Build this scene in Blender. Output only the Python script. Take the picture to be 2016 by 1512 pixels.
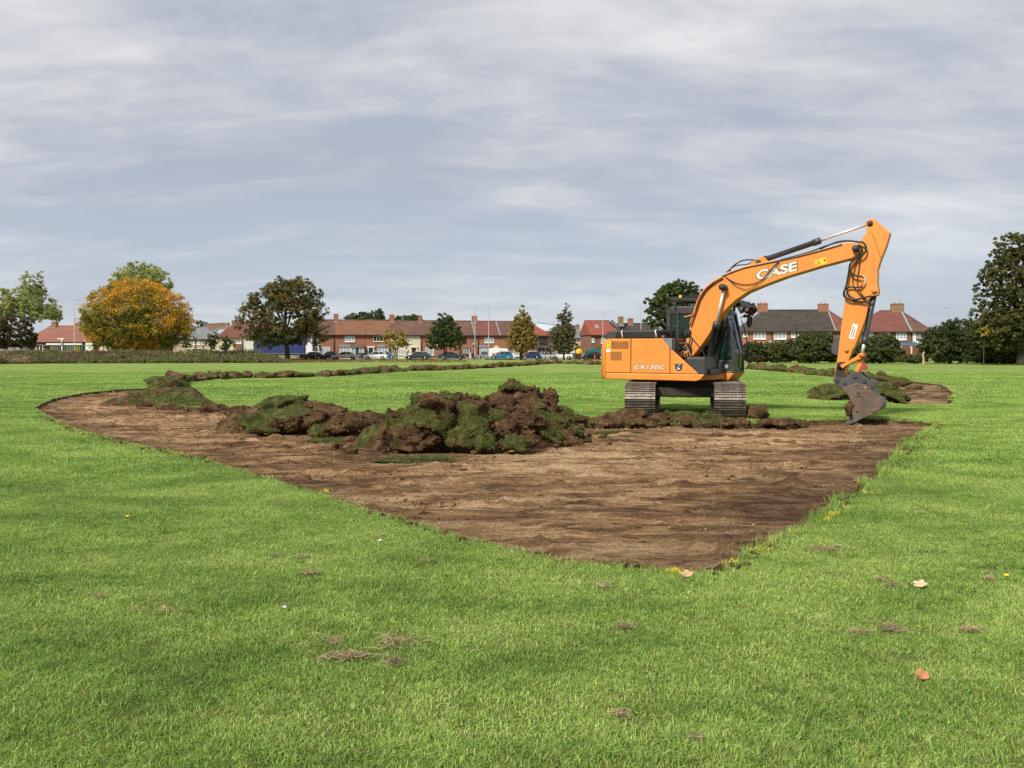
import bpy, bmesh, math, random
import numpy as np
from mathutils import Vector, Matrix, Euler
from mathutils.geometry import delaunay_2d_cdt

for o in list(bpy.data.objects):
    bpy.data.objects.remove(o, do_unlink=True)
SC = bpy.context.scene
COL = SC.collection
R = math.radians

# ------------------------------------------------------------------ camera
FPX, EYE = 1630.0, 1.5
PITCH = math.atan(64 / FPX)
cam_data = bpy.data.cameras.new('camera')
cam = bpy.data.objects.new('camera', cam_data)
COL.objects.link(cam)
cam.location = (0, 0, EYE)
cam.rotation_euler = (math.pi / 2 - PITCH, 0, 0)
cam_data.sensor_width = 36
cam_data.lens = 36 * FPX / 2016
cam_data.clip_start = 0.1
cam_data.clip_end = 6000
SC.camera = cam

# ------------------------------------------------------------------ light and exposure
SUN_DIR = Vector((-0.46, -0.56, 0.69)).normalized()
SUN_EL = math.asin(SUN_DIR.z)
SUN_AZ = math.atan2(SUN_DIR.x, SUN_DIR.y)
sun_data = bpy.data.lights.new('sun', 'SUN')
sun_data.energy = 2.7
sun_data.angle = R(9)
sun_data.color = (1.0, 0.94, 0.84)
sun = bpy.data.objects.new('sun', sun_data)
COL.objects.link(sun)
sun.location = (-30, -20, 40)
sun.rotation_euler = (-SUN_DIR).to_track_quat('-Z', 'Y').to_euler()
SC.view_settings.view_transform = 'Standard'
SC.view_settings.look = 'None'
SC.view_settings.gamma = 1
SC.view_settings.use_curve_mapping = False
SC.view_settings.exposure = 0.9
SC.render.engine = 'CYCLES'
SC.cycles.max_bounces = 6
SC.cycles.transparent_max_bounces = 8
SC.cycles.use_denoising = False

world = bpy.data.worlds.new('World')
SC.world = world
world.use_nodes = True


class NT:
    """small helper round a node tree"""
    def __init__(self, nt):
        self.nt = nt

    def n(self, kind, **kw):
        nd = self.nt.nodes.new(kind)
        for k, v in kw.items():
            if k.startswith('i_'):
                nd.inputs[k[2:].replace('_', ' ')].default_value = v
            else:
                setattr(nd, k, v)
        return nd

    def l(self, a, b):
        self.nt.links.new(a, b)

    def math(self, op, a, b=None, clamp=False):
        nd = self.nt.nodes.new('ShaderNodeMath')
        nd.operation = op
        nd.use_clamp = clamp
        for i, v in enumerate((a, b)):
            if v is None:
                continue
            if isinstance(v, (int, float)):
                nd.inputs[i].default_value = v
            else:
                self.l(v, nd.inputs[i])
        return nd.outputs[0]

    def mix(self, fac, a, b, mode='MIX'):
        nd = self.nt.nodes.new('ShaderNodeMix')
        nd.data_type = 'RGBA'
        nd.blend_type = mode
        for key, v in ((0, fac), (6, a), (7, b)):
            if isinstance(v, (int, float)):
                nd.inputs[key].default_value = v
            elif isinstance(v, (tuple, list)):
                nd.inputs[key].default_value = tuple(v) + ((1,) if len(v) == 3 else ())
            else:
                self.l(v, nd.inputs[key])
        return nd.outputs[2]

    def ramp(self, fac, stops, interp='LINEAR'):
        nd = self.nt.nodes.new('ShaderNodeValToRGB')
        cr = nd.color_ramp
        cr.interpolation = interp
        while len(cr.elements) < len(stops):
            cr.elements.new(0.5)
        for e, (p, c) in zip(cr.elements, stops):
            e.position = p
            e.color = tuple(c) + ((1,) if len(c) == 3 else ()) if isinstance(c, (tuple, list)) else (c, c, c, 1)
        self.l(fac, nd.inputs[0])
        return nd.outputs[0]

    def noise(self, vec, scale, detail=4, rough=0.55, dist=0.0):
        nd = self.nt.nodes.new('ShaderNodeTexNoise')
        nd.inputs['Scale'].default_value = scale
        nd.inputs['Detail'].default_value = detail
        nd.inputs['Roughness'].default_value = rough
        nd.inputs['Distortion'].default_value = dist
        if vec is not None:
            self.l(vec, nd.inputs['Vector'])
        return nd.outputs[0]

    def mapping(self, vec, scale=(1, 1, 1), rot=(0, 0, 0), loc=(0, 0, 0)):
        nd = self.nt.nodes.new('ShaderNodeMapping')
        nd.inputs['Scale'].default_value = scale
        nd.inputs['Rotation'].default_value = rot
        nd.inputs['Location'].default_value = loc
        self.l(vec, nd.inputs['Vector'])
        return nd.outputs[0]


def build_world():
    nt = world.node_tree
    nt.nodes.clear()
    g = NT(nt)
    out = g.n('ShaderNodeOutputWorld')
    bg = g.n('ShaderNodeBackground')
    bg.inputs['Strength'].default_value = 0.1
    sky = g.n('ShaderNodeTexSky', sky_type='NISHITA', sun_disc=False)
    sky.sun_elevation = SUN_EL
    sky.sun_rotation = SUN_AZ
    sky.air_density = 1.0
    sky.dust_density = 2.0
    tc = g.n('ShaderNodeTexCoord')
    sep = g.n('ShaderNodeSeparateXYZ')
    g.l(tc.outputs['Generated'], sep.inputs[0])
    z = g.math('MAXIMUM', sep.outputs[2], 0.0)
    den = g.math('ADD', z, 0.24)
    comb = g.n('ShaderNodeCombineXYZ')
    g.l(g.math('DIVIDE', sep.outputs[0], den), comb.inputs[0])
    g.l(g.math('DIVIDE', sep.outputs[1], den), comb.inputs[1])
    v1 = g.mapping(comb.outputs[0], scale=(0.85, 1.25, 1), rot=(0, 0, R(-14)), loc=(3.1, 1.7, 0))
    big = g.noise(v1, 0.75, 6, 0.54, 0.3)
    v2 = g.mapping(comb.outputs[0], scale=(1.1, 2.5, 1), rot=(0, 0, R(-12)), loc=(7.3, 4.1, 0))
    fine = g.noise(v2, 2.2, 7, 0.62, 0.35)
    v3 = g.mapping(comb.outputs[0], scale=(0.6, 0.8, 1), rot=(0, 0, R(6)), loc=(1.3, 9.1, 0))
    huge = g.noise(v3, 0.32, 3, 0.5, 0.2)
    s = g.math('ADD', g.math('MULTIPLY', big, 0.55), g.math('MULTIPLY', fine, 0.36))
    s = g.math('ADD', s, g.math('MULTIPLY', huge, 0.36))
    s = g.math('ADD', g.math('MULTIPLY', g.math('SUBTRACT', s, 0.635), 1.15), 0.570)
    # cloud brightness: grey-violet undersides to near white thin places
    cl = g.ramp(s, [(0.45, (2.22, 2.36, 2.72)), (0.53, (2.84, 2.97, 3.28)), (0.61, (3.60, 3.66, 3.85)), (0.70, (4.4, 4.42, 4.5))])
    # cloud cover thins to pale blue towards the horizon
    thin = g.ramp(z, [(0.0, 0.45), (0.10, 0.60), (0.20, 0.97), (0.4, 1.0)])
    cov = g.math('MULTIPLY', thin, g.ramp(s, [(0.40, 0.62), (0.62, 1.0)]))
    blue = g.mix(0.78, sky.outputs[0], (2.75, 3.22, 3.80))
    col = g.mix(cov, blue, cl)
    g.l(col, bg.inputs['Color'])
    g.l(bg.outputs[0], out.inputs[0])


build_world()


# ------------------------------------------------------------------ measuring helpers (photograph pixel -> place in the world)
def ray(px, py):
    cx, cy = (px - 1008) / FPX, (756 - py) / FPX
    return Vector((cx, math.cos(PITCH) + cy * math.sin(PITCH), -math.sin(PITCH) + cy * math.cos(PITCH)))


def at(px, py, Y):
    d = ray(px, py)
    return Vector((0, 0, EYE)) + d * (Y / d.y)


def gnd(px, py, z=0.0):
    d = ray(px, py)
    return Vector((0, 0, EYE)) + d * ((z - EYE) / d.z)


# ------------------------------------------------------------------ numpy noise
def _hash(ix, iy, iz, s):
    n = (ix.astype(np.int64) * 374761393 + iy.astype(np.int64) * 668265263 + iz.astype(np.int64) * 1274126177 + s * 951274213) & 0xffffffff
    n = ((n ^ (n >> 13)) * 1274126177) & 0xffffffff
    n = ((n ^ (n >> 16)) * 2246822519) & 0xffffffff
    return ((n ^ (n >> 15)) & 0xffffff) / float(0xffffff)


def vnoise(p, seed=0):
    i = np.floor(p).astype(np.int64)
    f = p - i
    f = f * f * (3 - 2 * f)
    r = 0
    for dx in (0, 1):
        wx = f[:, 0] if dx else 1 - f[:, 0]
        for dy in (0, 1):
            wy = f[:, 1] if dy else 1 - f[:, 1]
            for dz in (0, 1):
                wz = f[:, 2] if dz else 1 - f[:, 2]
                r = r + wx * wy * wz * _hash(i[:, 0] + dx, i[:, 1] + dy, i[:, 2] + dz, seed)
    return r * 2 - 1


def fbm(p, octv=4, seed=0, gain=0.5):
    a, r, s = 1.0, 0, 0
    q = np.array(p, dtype=float)
    for k in range(octv):
        r = r + a * vnoise(q + 17.3 * k, seed + k)
        s += a
        a *= gain
        q = q * 2.03
    return r / s


# ------------------------------------------------------------------ mesh helpers
def tag(o, label=None, cat=None, group=None, kind=None):
    if label:
        o['label'] = label
    if cat:
        o['category'] = cat
    if group:
        o['group'] = group
    if kind:
        o['kind'] = kind
    return o


def empty(name, loc=(0, 0, 0), rz=0.0, parent=None):
    o = bpy.data.objects.new(name, None)
    o.empty_display_size = 0.2
    COL.objects.link(o)
    o.location = loc
    o.rotation_euler = (0, 0, rz)
    o.parent = parent
    return o


def link(name, me, parent=None, loc=(0, 0, 0), rot=(0, 0, 0), scale=(1, 1, 1)):
    o = bpy.data.objects.new(name, me)
    COL.objects.link(o)
    o.parent = parent
    o.location = loc
    o.rotation_euler = rot
    o.scale = scale
    return o


def copy_tree(o, parent=None):
    c = o.copy()
    COL.objects.link(c)
    c.parent = parent
    for ch in list(o.children):
        copy_tree(ch, c)
    return c


def mesh_np(name, verts, faces, mat=None, smooth=False, col=None, attrs=None):
    """verts (N,3), faces (M,k) all with k corners"""
    verts = np.ascontiguousarray(verts, dtype=np.float32)
    faces = np.ascontiguousarray(faces, dtype=np.int32)
    me = bpy.data.meshes.new(name)
    M, k = faces.shape
    me.vertices.add(len(verts))
    me.vertices.foreach_set('co', verts.ravel())
    me.loops.add(M * k)
    me.loops.foreach_set('vertex_index', faces.ravel())
    me.polygons.add(M)
    me.polygons.foreach_set('loop_start', np.arange(0, M * k, k, dtype=np.int32))
    me.polygons.foreach_set('loop_total', np.full(M, k, dtype=np.int32))
    if smooth:
        me.polygons.foreach_set('use_smooth', np.ones(M, dtype=bool))
    me.update(calc_edges=True)
    if col is not None:
        c = np.ones((len(verts), 4), dtype=np.float32)
        c[:, :3] = col
        a = me.color_attributes.new('col', 'FLOAT_COLOR', 'POINT')
        a.data.foreach_set('color', c.ravel())
    for nm, arr in (attrs or {}).items():
        a = me.attributes.new(nm, 'FLOAT', 'POINT')
        a.data.foreach_set('value', np.ascontiguousarray(arr, dtype=np.float32))
    if mat:
        me.materials.append(mat)
    return me


class MB:
    """collects boxes, prisms, tubes; build() links them as ONE mesh object"""
    def __init__(self):
        self.v, self.f, self.s = [], [], []

    def add(self, vs, fs, smooth=False):
        b = len(self.v)
        self.v += [tuple(x) for x in vs]
        self.f += [tuple(i + b for i in f) for f in fs]
        self.s += [smooth] * len(fs)
        return self

    def box(self, c, d, rz=0.0, M=None):
        x, y, z = d[0] / 2, d[1] / 2, d[2] / 2
        vs = [Vector((sx * x, sy * y, sz * z)) for sz in (-1, 1) for sy in (-1, 1) for sx in (-1, 1)]
        if M is None:
            M = Matrix.Rotation(rz, 3, 'Z')
        vs = [M @ q + Vector(c) for q in vs]
        return self.add(vs, [(0, 2, 3, 1), (4, 5, 7, 6), (0, 1, 5, 4), (2, 6, 7, 3), (0, 4, 6, 2), (1, 3, 7, 5)])

    def b2(self, x0, x1, y0, y1, z0, z1):
        return self.box(((x0 + x1) / 2, (y0 + y1) / 2, (z0 + z1) / 2), (abs(x1 - x0), abs(y1 - y0), abs(z1 - z0)))

    def prism(self, poly, y0, y1, smooth=False, plane='xz'):
        """extrude a polygon of (x,z) from y0 to y1 (or (x,y) from z0 to z1)"""
        n = len(poly)
        if plane == 'xz':
            vs = [(a, y0, b) for a, b in poly] + [(a, y1, b) for a, b in poly]
        elif plane == 'yz':
            vs = [(y0, a, b) for a, b in poly] + [(y1, a, b) for a, b in poly]
        else:
            vs = [(a, b, y0) for a, b in poly] + [(a, b, y1) for a, b in poly]
        area = sum(poly[i][0] * poly[(i + 1) % n][1] - poly[(i + 1) % n][0] * poly[i][1] for i in range(n))
        o = list(range(n))
        fs = [tuple(o), tuple(n + i for i in reversed(o))]
        for i in range(n):
            j = (i + 1) % n
            fs.append((j, i, n + i, n + j))
        flip = (area < 0) != (plane == 'xz' and False)
        if (plane == 'xz' and area < 0) or (plane != 'xz' and area > 0):
            fs = [tuple(reversed(f)) for f in fs]
        return self.add(vs, fs, smooth)

    def tube(self, pts, r, n=8, cap=True):
        pts = [Vector(p) for p in pts]
        rs = r if isinstance(r, (list, tuple)) else [r] * len(pts)
        ring, up = [], None
        vs, fs = [], []
        for i, p in enumerate(pts):
            t = (pts[min(i + 1, len(pts) - 1)] - pts[max(i - 1, 0)])
            t.normalize()
            if up is None:
                a = Vector((0, 0, 1)) if abs(t.z) < 0.9 else Vector((1, 0, 0))
            else:
                a = up
            x = a - t * a.dot(t)
            if x.length < 1e-6:
                x = t.orthogonal()
            x.normalize()
            up = x
            y = t.cross(x)
            for k in range(n):
                an = 2 * math.pi * k / n
                vs.append(p + (x * math.cos(an) + y * math.sin(an)) * rs[i])
        for i in range(len(pts) - 1):
            for k in range(n):
                a, b = i * n + k, i * n + (k + 1) % n
                fs.append((a, b, b + n, a + n))
        self.add(vs, fs, True)
        if cap:
            b = len(self.v) - len(vs)
            self.f.append(tuple(b + k for k in reversed(range(n))))
            self.f.append(tuple(b + (len(pts) - 1) * n + k for k in range(n)))
            self.s += [False, False]
        return self

    def cyl(self, a, b, r, n=14):
        return self.tube([a, b], r, n)

    def lathe(self, prof, n=16, c=(0, 0, 0), axis='y'):
        """prof: (radius, along)"""
        vs, fs = [], []
        for r, h in prof:
            for k in range(n):
                an = 2 * math.pi * k / n
                a, b = r * math.cos(an), r * math.sin(an)
                q = {'y': (a, h, b), 'z': (a, b, h), 'x': (h, a, b)}[axis]
                vs.append((q[0] + c[0], q[1] + c[1], q[2] + c[2]))
        m = len(prof)
        for i in range(m - 1):
            for k in range(n):
                fs.append((i * n + k, i * n + (k + 1) % n, (i + 1) * n + (k + 1) % n, (i + 1) * n + k))
        self.add(vs, fs, True)
        return self

    def mesh(self, name, mat=None):
        me = bpy.data.meshes.new(name)
        me.from_pydata([tuple(q) for q in self.v], [], self.f)
        me.polygons.foreach_set('use_smooth', self.s)
        if mat:
            me.materials.append(mat)
        bm = bmesh.new()
        bm.from_mesh(me)
        bmesh.ops.recalc_face_normals(bm, faces=bm.faces)
        bm.to_mesh(me)
        bm.free()
        me.update()
        return me

    def build(self, name, mat, parent=None, bevel=0.0, seg=2, loc=(0, 0, 0), rot=(0, 0, 0)):
        o = link(name, self.mesh(name, mat), parent, loc, rot)
        if bevel:
            m = o.modifiers.new('bevel', 'BEVEL')
            m.width = bevel
            m.segments = seg
            m.limit_method = 'ANGLE'
            m.angle_limit = R(35)
        return o


def smooth_path(pts, n=8):
    """Catmull-Rom through points"""
    P = [Vector(p) for p in pts]
    P = [P[0] * 2 - P[1]] + P + [P[-1] * 2 - P[-2]]
    out = []
    for i in range(1, len(P) - 2):
        for k in range(n):
            t = k / n
            a, b, c, d = P[i - 1], P[i], P[i + 1], P[i + 2]
            out.append(0.5 * ((2 * b) + (c - a) * t + (2 * a - 5 * b + 4 * c - d) * t * t + (3 * b - a - 3 * c + d) * t ** 3))
    out.append(P[-2])
    return out


# ------------------------------------------------------------------ materials
def new_mat(name):
    m = bpy.data.materials.new(name)
    m.use_nodes = True
    nt = m.node_tree
    nt.nodes.clear()
    g = NT(nt)
    out = g.n('ShaderNodeOutputMaterial')
    b = g.n('ShaderNodeBsdfPrincipled')
    g.l(b.outputs[0], out.inputs[0])
    return m, g, b, out


def plain(name, c, rough=0.6, metal=0.0, var=0.12, scale=6.0, bump=0.0, spec=0.5, coat=0.0, dirt=None, dirt_amt=0.0):
    """base colour with slight mottling, optional dirt blotches and bump"""
    m, g, b, out = new_mat(name)
    tc = g.n('ShaderNodeTexCoord')
    n1 = g.noise(tc.outputs['Object'], scale, 5, 0.6)
    lo = tuple(x * (1 - var) for x in c)
    hi = tuple(min(1, x * (1 + var)) for x in c)
    colr = g.ramp(n1, [(0.3, lo), (0.7, hi)])
    if dirt:
        n2 = g.noise(tc.outputs['Object'], scale * 0.7, 8, 0.7, 0.6)
        fac = g.ramp(n2, [(0.62 - 0.25 * dirt_amt, 0.0), (0.80, min(1.0, dirt_amt * 1.4))])
        colr = g.mix(fac, colr, dirt)
    g.l(colr, b.inputs['Base Color'])
    b.inputs['Metallic'].default_value = metal
    rr = g.ramp(n1, [(0.2, max(0.02, rough - 0.08)), (0.8, min(1, rough + 0.1))])
    g.l(rr, b.inputs['Roughness'])
    b.inputs['Specular IOR Level'].default_value = spec
    b.inputs['Coat Weight'].default_value = coat
    if bump:
        bp = g.n('ShaderNodeBump')
        bp.inputs['Strength'].default_value = bump
        bp.inputs['Distance'].default_value = 0.02
        g.l(g.noise(tc.outputs['Object'], scale * 4, 5, 0.65), bp.inputs['Height'])
        g.l(bp.outputs[0], b.inputs['Normal'])
    return m


def glass_mat(name, tint, alpha=0.75, rough=0.03):
    """window glass: a dark or curtained tint with a clear reflection"""
    m, g, b, out = new_mat(name)
    b.inputs['Base Color'].default_value = tuple(tint) + (1,)
    b.inputs['Roughness'].default_value = rough
    b.inputs['Specular IOR Level'].default_value = 0.7
    if alpha < 1:
        tr = g.n('ShaderNodeBsdfTransparent')
        tr.inputs[0].default_value = (0.75, 0.9, 0.85, 1)
        mx = g.n('ShaderNodeMixShader')
        mx.inputs[0].default_value = alpha
        g.l(tr.outputs[0], mx.inputs[1])
        g.l(b.outputs[0], mx.inputs[2])
        g.l(mx.outputs[0], out.inputs[0])
    return m


def leaf_mat(name, trans=0.42, rough=0.55):
    m, g, b, out = new_mat(name)
    at_ = g.n('ShaderNodeAttribute', attribute_name='col')
    g.l(at_.outputs[0], b.inputs['Base Color'])
    b.inputs['Roughness'].default_value = rough
    b.inputs['Specular IOR Level'].default_value = 0.25
    tl = g.n('ShaderNodeBsdfTranslucent')
    g.l(at_.outputs[0], tl.inputs[0])
    mx = g.n('ShaderNodeMixShader')
    mx.inputs[0].default_value = trans
    g.l(b.outputs[0], mx.inputs[1])
    g.l(tl.outputs[0], mx.inputs[2])
    g.l(mx.outputs[0], out.inputs[0])
    return m


def lawn_tone(g, pos):
    """shared mottling of the lawn, by place in the field: large soft drifts and small tufts"""
    a = g.noise(g.mapping(pos, scale=(0.55, 1.0, 0)), 0.22, 4, 0.55)
    b_ = g.noise(g.mapping(pos, scale=(0.7, 1.0, 0), loc=(4, 9, 0)), 1.5, 4, 0.6, 0.3)
    c = g.noise(g.mapping(pos, scale=(1, 1, 0)), 9.0, 3, 0.6)
    s = g.math('ADD', g.math('MULTIPLY', a, 0.34), g.math('MULTIPLY', b_, 0.44))
    return g.math('ADD', s, g.math('MULTIPLY', c, 0.22))


LAWN_STOPS = [(0.37, (0.102, 0.168, 0.032)), (0.46, (0.170, 0.250, 0.052)), (0.54, (0.248, 0.330, 0.078)), (0.65, (0.345, 0.388, 0.125))]


def build_lawn_mats():
    m, g, b, out = new_mat('lawn_turf')
    geo = g.n('ShaderNodeNewGeometry')
    t = lawn_tone(g, geo.outputs['Position'])
    colr = g.ramp(t, LAWN_STOPS)
    # thin scuffed and thatchy spots
    n2 = g.noise(g.mapping(geo.outputs['Position'], scale=(0.6, 1.3, 0), loc=(31, 7, 0)), 0.55, 6, 0.7, 0.8)
    colr = g.mix(g.ramp(n2, [(0.60, 0.0), (0.72, 0.6)]), colr, (0.095, 0.085, 0.034))
    n3 = g.noise(g.mapping(geo.outputs['Position'], scale=(1, 1.0, 0)), 38.0, 3, 0.7)
    colr = g.mix(g.ramp(n3, [(0.35, 0.38), (0.62, 0.0)]), colr, (0.040, 0.075, 0.012))
    # an old mower line crossing the far lawn
    dt = g.n('ShaderNodeVectorMath', operation='DOT_PRODUCT')
    g.l(geo.outputs['Position'], dt.inputs[0])
    dt.inputs[1].default_value = (0.832, -0.556, 0)
    wob = g.math('MULTIPLY', g.math('SUBTRACT', n2, 0.5), 2.4)
    dl = g.math('ABSOLUTE', g.math('ADD', g.math('ADD', dt.outputs['Value'], 58.15), wob))
    band = g.math('MULTIPLY', g.ramp(dl, [(0.0, 1.0), (0.9, 0.0)]), g.ramp(n2, [(0.40, 0.0), (0.58, 0.75)]))
    colr = g.mix(band, colr, (0.070, 0.085, 0.026))
    # between the standing blades near by, the ground shows as thatch and earth
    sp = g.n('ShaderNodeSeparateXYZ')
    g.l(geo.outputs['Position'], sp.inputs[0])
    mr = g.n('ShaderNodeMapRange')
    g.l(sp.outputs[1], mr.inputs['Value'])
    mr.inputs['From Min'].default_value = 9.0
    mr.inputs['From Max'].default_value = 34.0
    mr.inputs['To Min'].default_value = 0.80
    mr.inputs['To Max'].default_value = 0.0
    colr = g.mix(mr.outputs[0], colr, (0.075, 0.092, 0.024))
    g.l(colr, b.inputs['Base Color'])
    b.inputs['Roughness'].default_value = 0.9
    b.inputs['Specular IOR Level'].default_value = 0.1
    bp = g.n('ShaderNodeBump')
    bp.inputs['Strength'].default_value = 0.55
    bp.inputs['Distance'].default_value = 0.05
    g.l(g.noise(geo.outputs['Position'], 14.0, 5, 0.7), bp.inputs['Height'])
    g.l(bp.outputs[0], b.inputs['Normal'])
    m2, g, b, out = new_mat('grass_blade')
    geo = g.n('ShaderNodeNewGeometry')
    t = lawn_tone(g, geo.outputs['Position'])
    colr = g.ramp(t, [(p, tuple(x * f for x, f in zip(c, (1.55, 1.68, 1.62)))) for p, c in LAWN_STOPS])
    at_ = g.n('ShaderNodeAttribute', attribute_name='col')
    colr = g.mix(1.0, colr, at_.outputs[0], 'MULTIPLY')
    g.l(colr, b.inputs['Base Color'])
    b.inputs['Roughness'].default_value = 0.5
    b.inputs['Specular IOR Level'].default_value = 0.3
    tl = g.n('ShaderNodeBsdfTranslucent')
    g.l(colr, tl.inputs[0])
    mx = g.n('ShaderNodeMixShader')
    mx.inputs[0].default_value = 0.4
    g.l(b.outputs[0], mx.inputs[1])
    g.l(tl.outputs[0], mx.inputs[2])
    g.l(mx.outputs[0], out.inputs[0])
    return m, m2


def soil_mat(name, turf=False, streak=True):
    m, g, b, out = new_mat(name)
    geo = g.n('ShaderNodeNewGeometry')
    pos = geo.outputs['Position']
    if streak:
        st = g.noise(g.mapping(pos, scale=(0.55, 1.5, 1.0), rot=(0, 0, R(-6))), 2.1, 8, 0.74, 0.6)
        st2 = g.noise(g.mapping(pos, scale=(0.5, 1.0, 1.0), loc=(5, 2, 1)), 0.38, 4, 0.6, 0.4)
        s = g.math('ADD', g.math('MULTIPLY', st, 0.62), g.math('MULTIPLY', st2, 0.38))
        s = g.math('ADD', g.math('MULTIPLY', g.math('SUBTRACT', s, 0.5), 1.6), 0.50)
        colr = g.ramp(s, [(0.37, (0.090, 0.0465, 0.0220)), (0.44, (0.195, 0.108, 0.0500)), (0.50, (0.310, 0.181, 0.0850)), (0.56, (0.445, 0.282, 0.1400)), (0.63, (0.580, 0.405, 0.2250))])
    else:
        st = g.noise(pos, 3.2, 8, 0.7, 0.3)
        colr = g.ramp(st, [(0.36, (0.048, 0.0265, 0.0130)), (0.5, (0.118, 0.067, 0.0315)), (0.62, (0.225, 0.136, 0.066))])
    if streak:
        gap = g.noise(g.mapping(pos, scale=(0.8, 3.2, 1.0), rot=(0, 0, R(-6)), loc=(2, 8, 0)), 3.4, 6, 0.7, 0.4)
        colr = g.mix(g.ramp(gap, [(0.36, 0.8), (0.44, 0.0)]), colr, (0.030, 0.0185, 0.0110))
    if streak:                                  # freshly cut margins are still damp
        dp = g.n('ShaderNodeAttribute', attribute_name='damp')
        colr = g.mix(g.math('MULTIPLY', dp.outputs['Fac'], 0.52), colr, (0.052, 0.029, 0.0150))
    fine = g.noise(pos, 34.0, 6, 0.75)
    colr = g.mix(g.ramp(fine, [(0.38, 0.5), (0.56, 0.0)]), colr, (0.024, 0.0155, 0.010))
    if turf:
        at_ = g.n('ShaderNodeAttribute', attribute_name='turf')
        gr = g.ramp(g.noise(pos, 7.0, 5, 0.65), [(0.35, (0.034, 0.043, 0.012)), (0.52, (0.076, 0.085, 0.023)), (0.66, (0.150, 0.140, 0.046))])
        e = g.math('ADD', at_.outputs['Fac'], g.math('MULTIPLY', g.math('SUBTRACT', fine, 0.5), 0.9))
        colr = g.mix(g.ramp(e, [(0.44, 0.0), (0.56, 1.0)]), colr, gr)
    g.l(colr, b.inputs['Base Color'])
    b.inputs['Roughness'].default_value = 0.95
    b.inputs['Specular IOR Level'].default_value = 0.15
    bp = g.n('ShaderNodeBump')
    bp.inputs['Strength'].default_value = 1.0
    bp.inputs['Distance'].default_value = 0.06
    hh = g.math('ADD', g.noise(pos, 22.0, 7, 0.75), g.math('MULTIPLY', g.noise(g.mapping(pos, scale=(0.5, 1.4, 1)), 6.0, 5, 0.7), 0.8))
    g.l(hh, bp.inputs['Height'])
    g.l(bp.outputs[0], b.inputs['Normal'])
    return m


M_LAWN, M_BLADE = build_lawn_mats()
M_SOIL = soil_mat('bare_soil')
M_CLOD = soil_mat('clod_soil', turf=True, streak=False)
M_LEAF = leaf_mat('leaf')
M_STRAW = leaf_mat('dry_grass', 0.2, 0.8)

# ------------------------------------------------------------------ the field: lawn with the stripped plots cut out of it
def inpoly(P, poly):
    x, y = P[:, 0], P[:, 1]
    r = np.zeros(len(P), dtype=bool)
    n = len(poly)
    for i in range(n):
        x0, y0 = poly[i]
        x1, y1 = poly[(i + 1) % n]
        if y0 == y1:
            continue
        c = ((y0 > y) != (y1 > y)) & (x < (x1 - x0) * (y - y0) / (y1 - y0) + x0)
        r ^= c
    return r


def outline(px, step, amp, seed):
    P = [gnd(*q).xy for q in px]
    out = []
    for i in range(len(P)):
        a, b = P[i], P[(i + 1) % len(P)]
        n = max(1, int((b - a).length / step))
        for k in range(n):
            out.append(a.lerp(b, k / n))
    A = np.array([[q.x, q.y, 0] for q in out])
    j = np.stack([fbm(A * 2.6, 3, seed), fbm(A * 2.6 + 50, 3, seed + 9)], 1) * amp
    j += np.stack([fbm(A * 9, 2, seed + 3), fbm(A * 9 + 50, 2, seed + 5)], 1) * amp * 0.5
    if seed == 4:                               # the right-hand side was cut bite by bite
        rag = (A[:, 0] > 1.5) & (A[:, 1] < 17.3) & (A[:, 0] > 0.2 * A[:, 1])
        bite = (np.abs(fbm(A * 1.5 + 7, 2, 77)) * 0.30 + 0.09 * fbm(A * 5, 2, 78)) * np.clip((16.2 - A[:, 1]) / 2, 0, 1)
        j[rag] = j[rag] * 1.3 - np.stack([bite, -bite * 0.5], 1)[rag] + [0.07, -0.01]
    return A[:, :2] + j


PLOT_PX = [(65, 800), (95, 820), (148, 845), (199, 857), (258, 871), (318, 883), (377, 896), (440, 913), (510, 934), (600, 960), (720, 999), (840, 1032), (920, 1055), (1000, 1068), (1075, 1088), (1140, 1100), (1220, 1106), (1290, 1112),
           (1345, 1121), (1385, 1116), (1440, 1105), (1480, 1082), (1530, 1068), (1545, 1040), (1625, 1015), (1660, 1000), (1700, 980), (1722, 955), (1728, 938), (1760, 918), (1770, 885), (1795, 868), (1826, 848), (1838, 833),
           (1760, 827), (1690, 826), (1600, 828), (1560, 831), (1480, 834), (1420, 835), (1300, 834), (1150, 834), (1100, 831), (1000, 822), (900, 815), (760, 815), (640, 803), (560, 800), (440, 803), (330, 800), (262, 784), (300, 764),
           (230, 767), (160, 774), (100, 786)]
PLOT_PX = [(x, y + (y - 692) * 0.021) if (i < 24) else (x, y) for i, (x, y) in enumerate(PLOT_PX)]      # grass standing at the lip hides a little of it
FAR_PX = [(1690, 770), (1745, 752), (1790, 750), (1850, 757), (1870, 766), (1877, 780), (1873, 796), (1800, 797), (1760, 795), (1715, 785)]
PLOT = outline(PLOT_PX, 0.11, 0.055, 4)
PLOT2 = outline(FAR_PX, 0.25, 0.16, 8)


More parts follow.
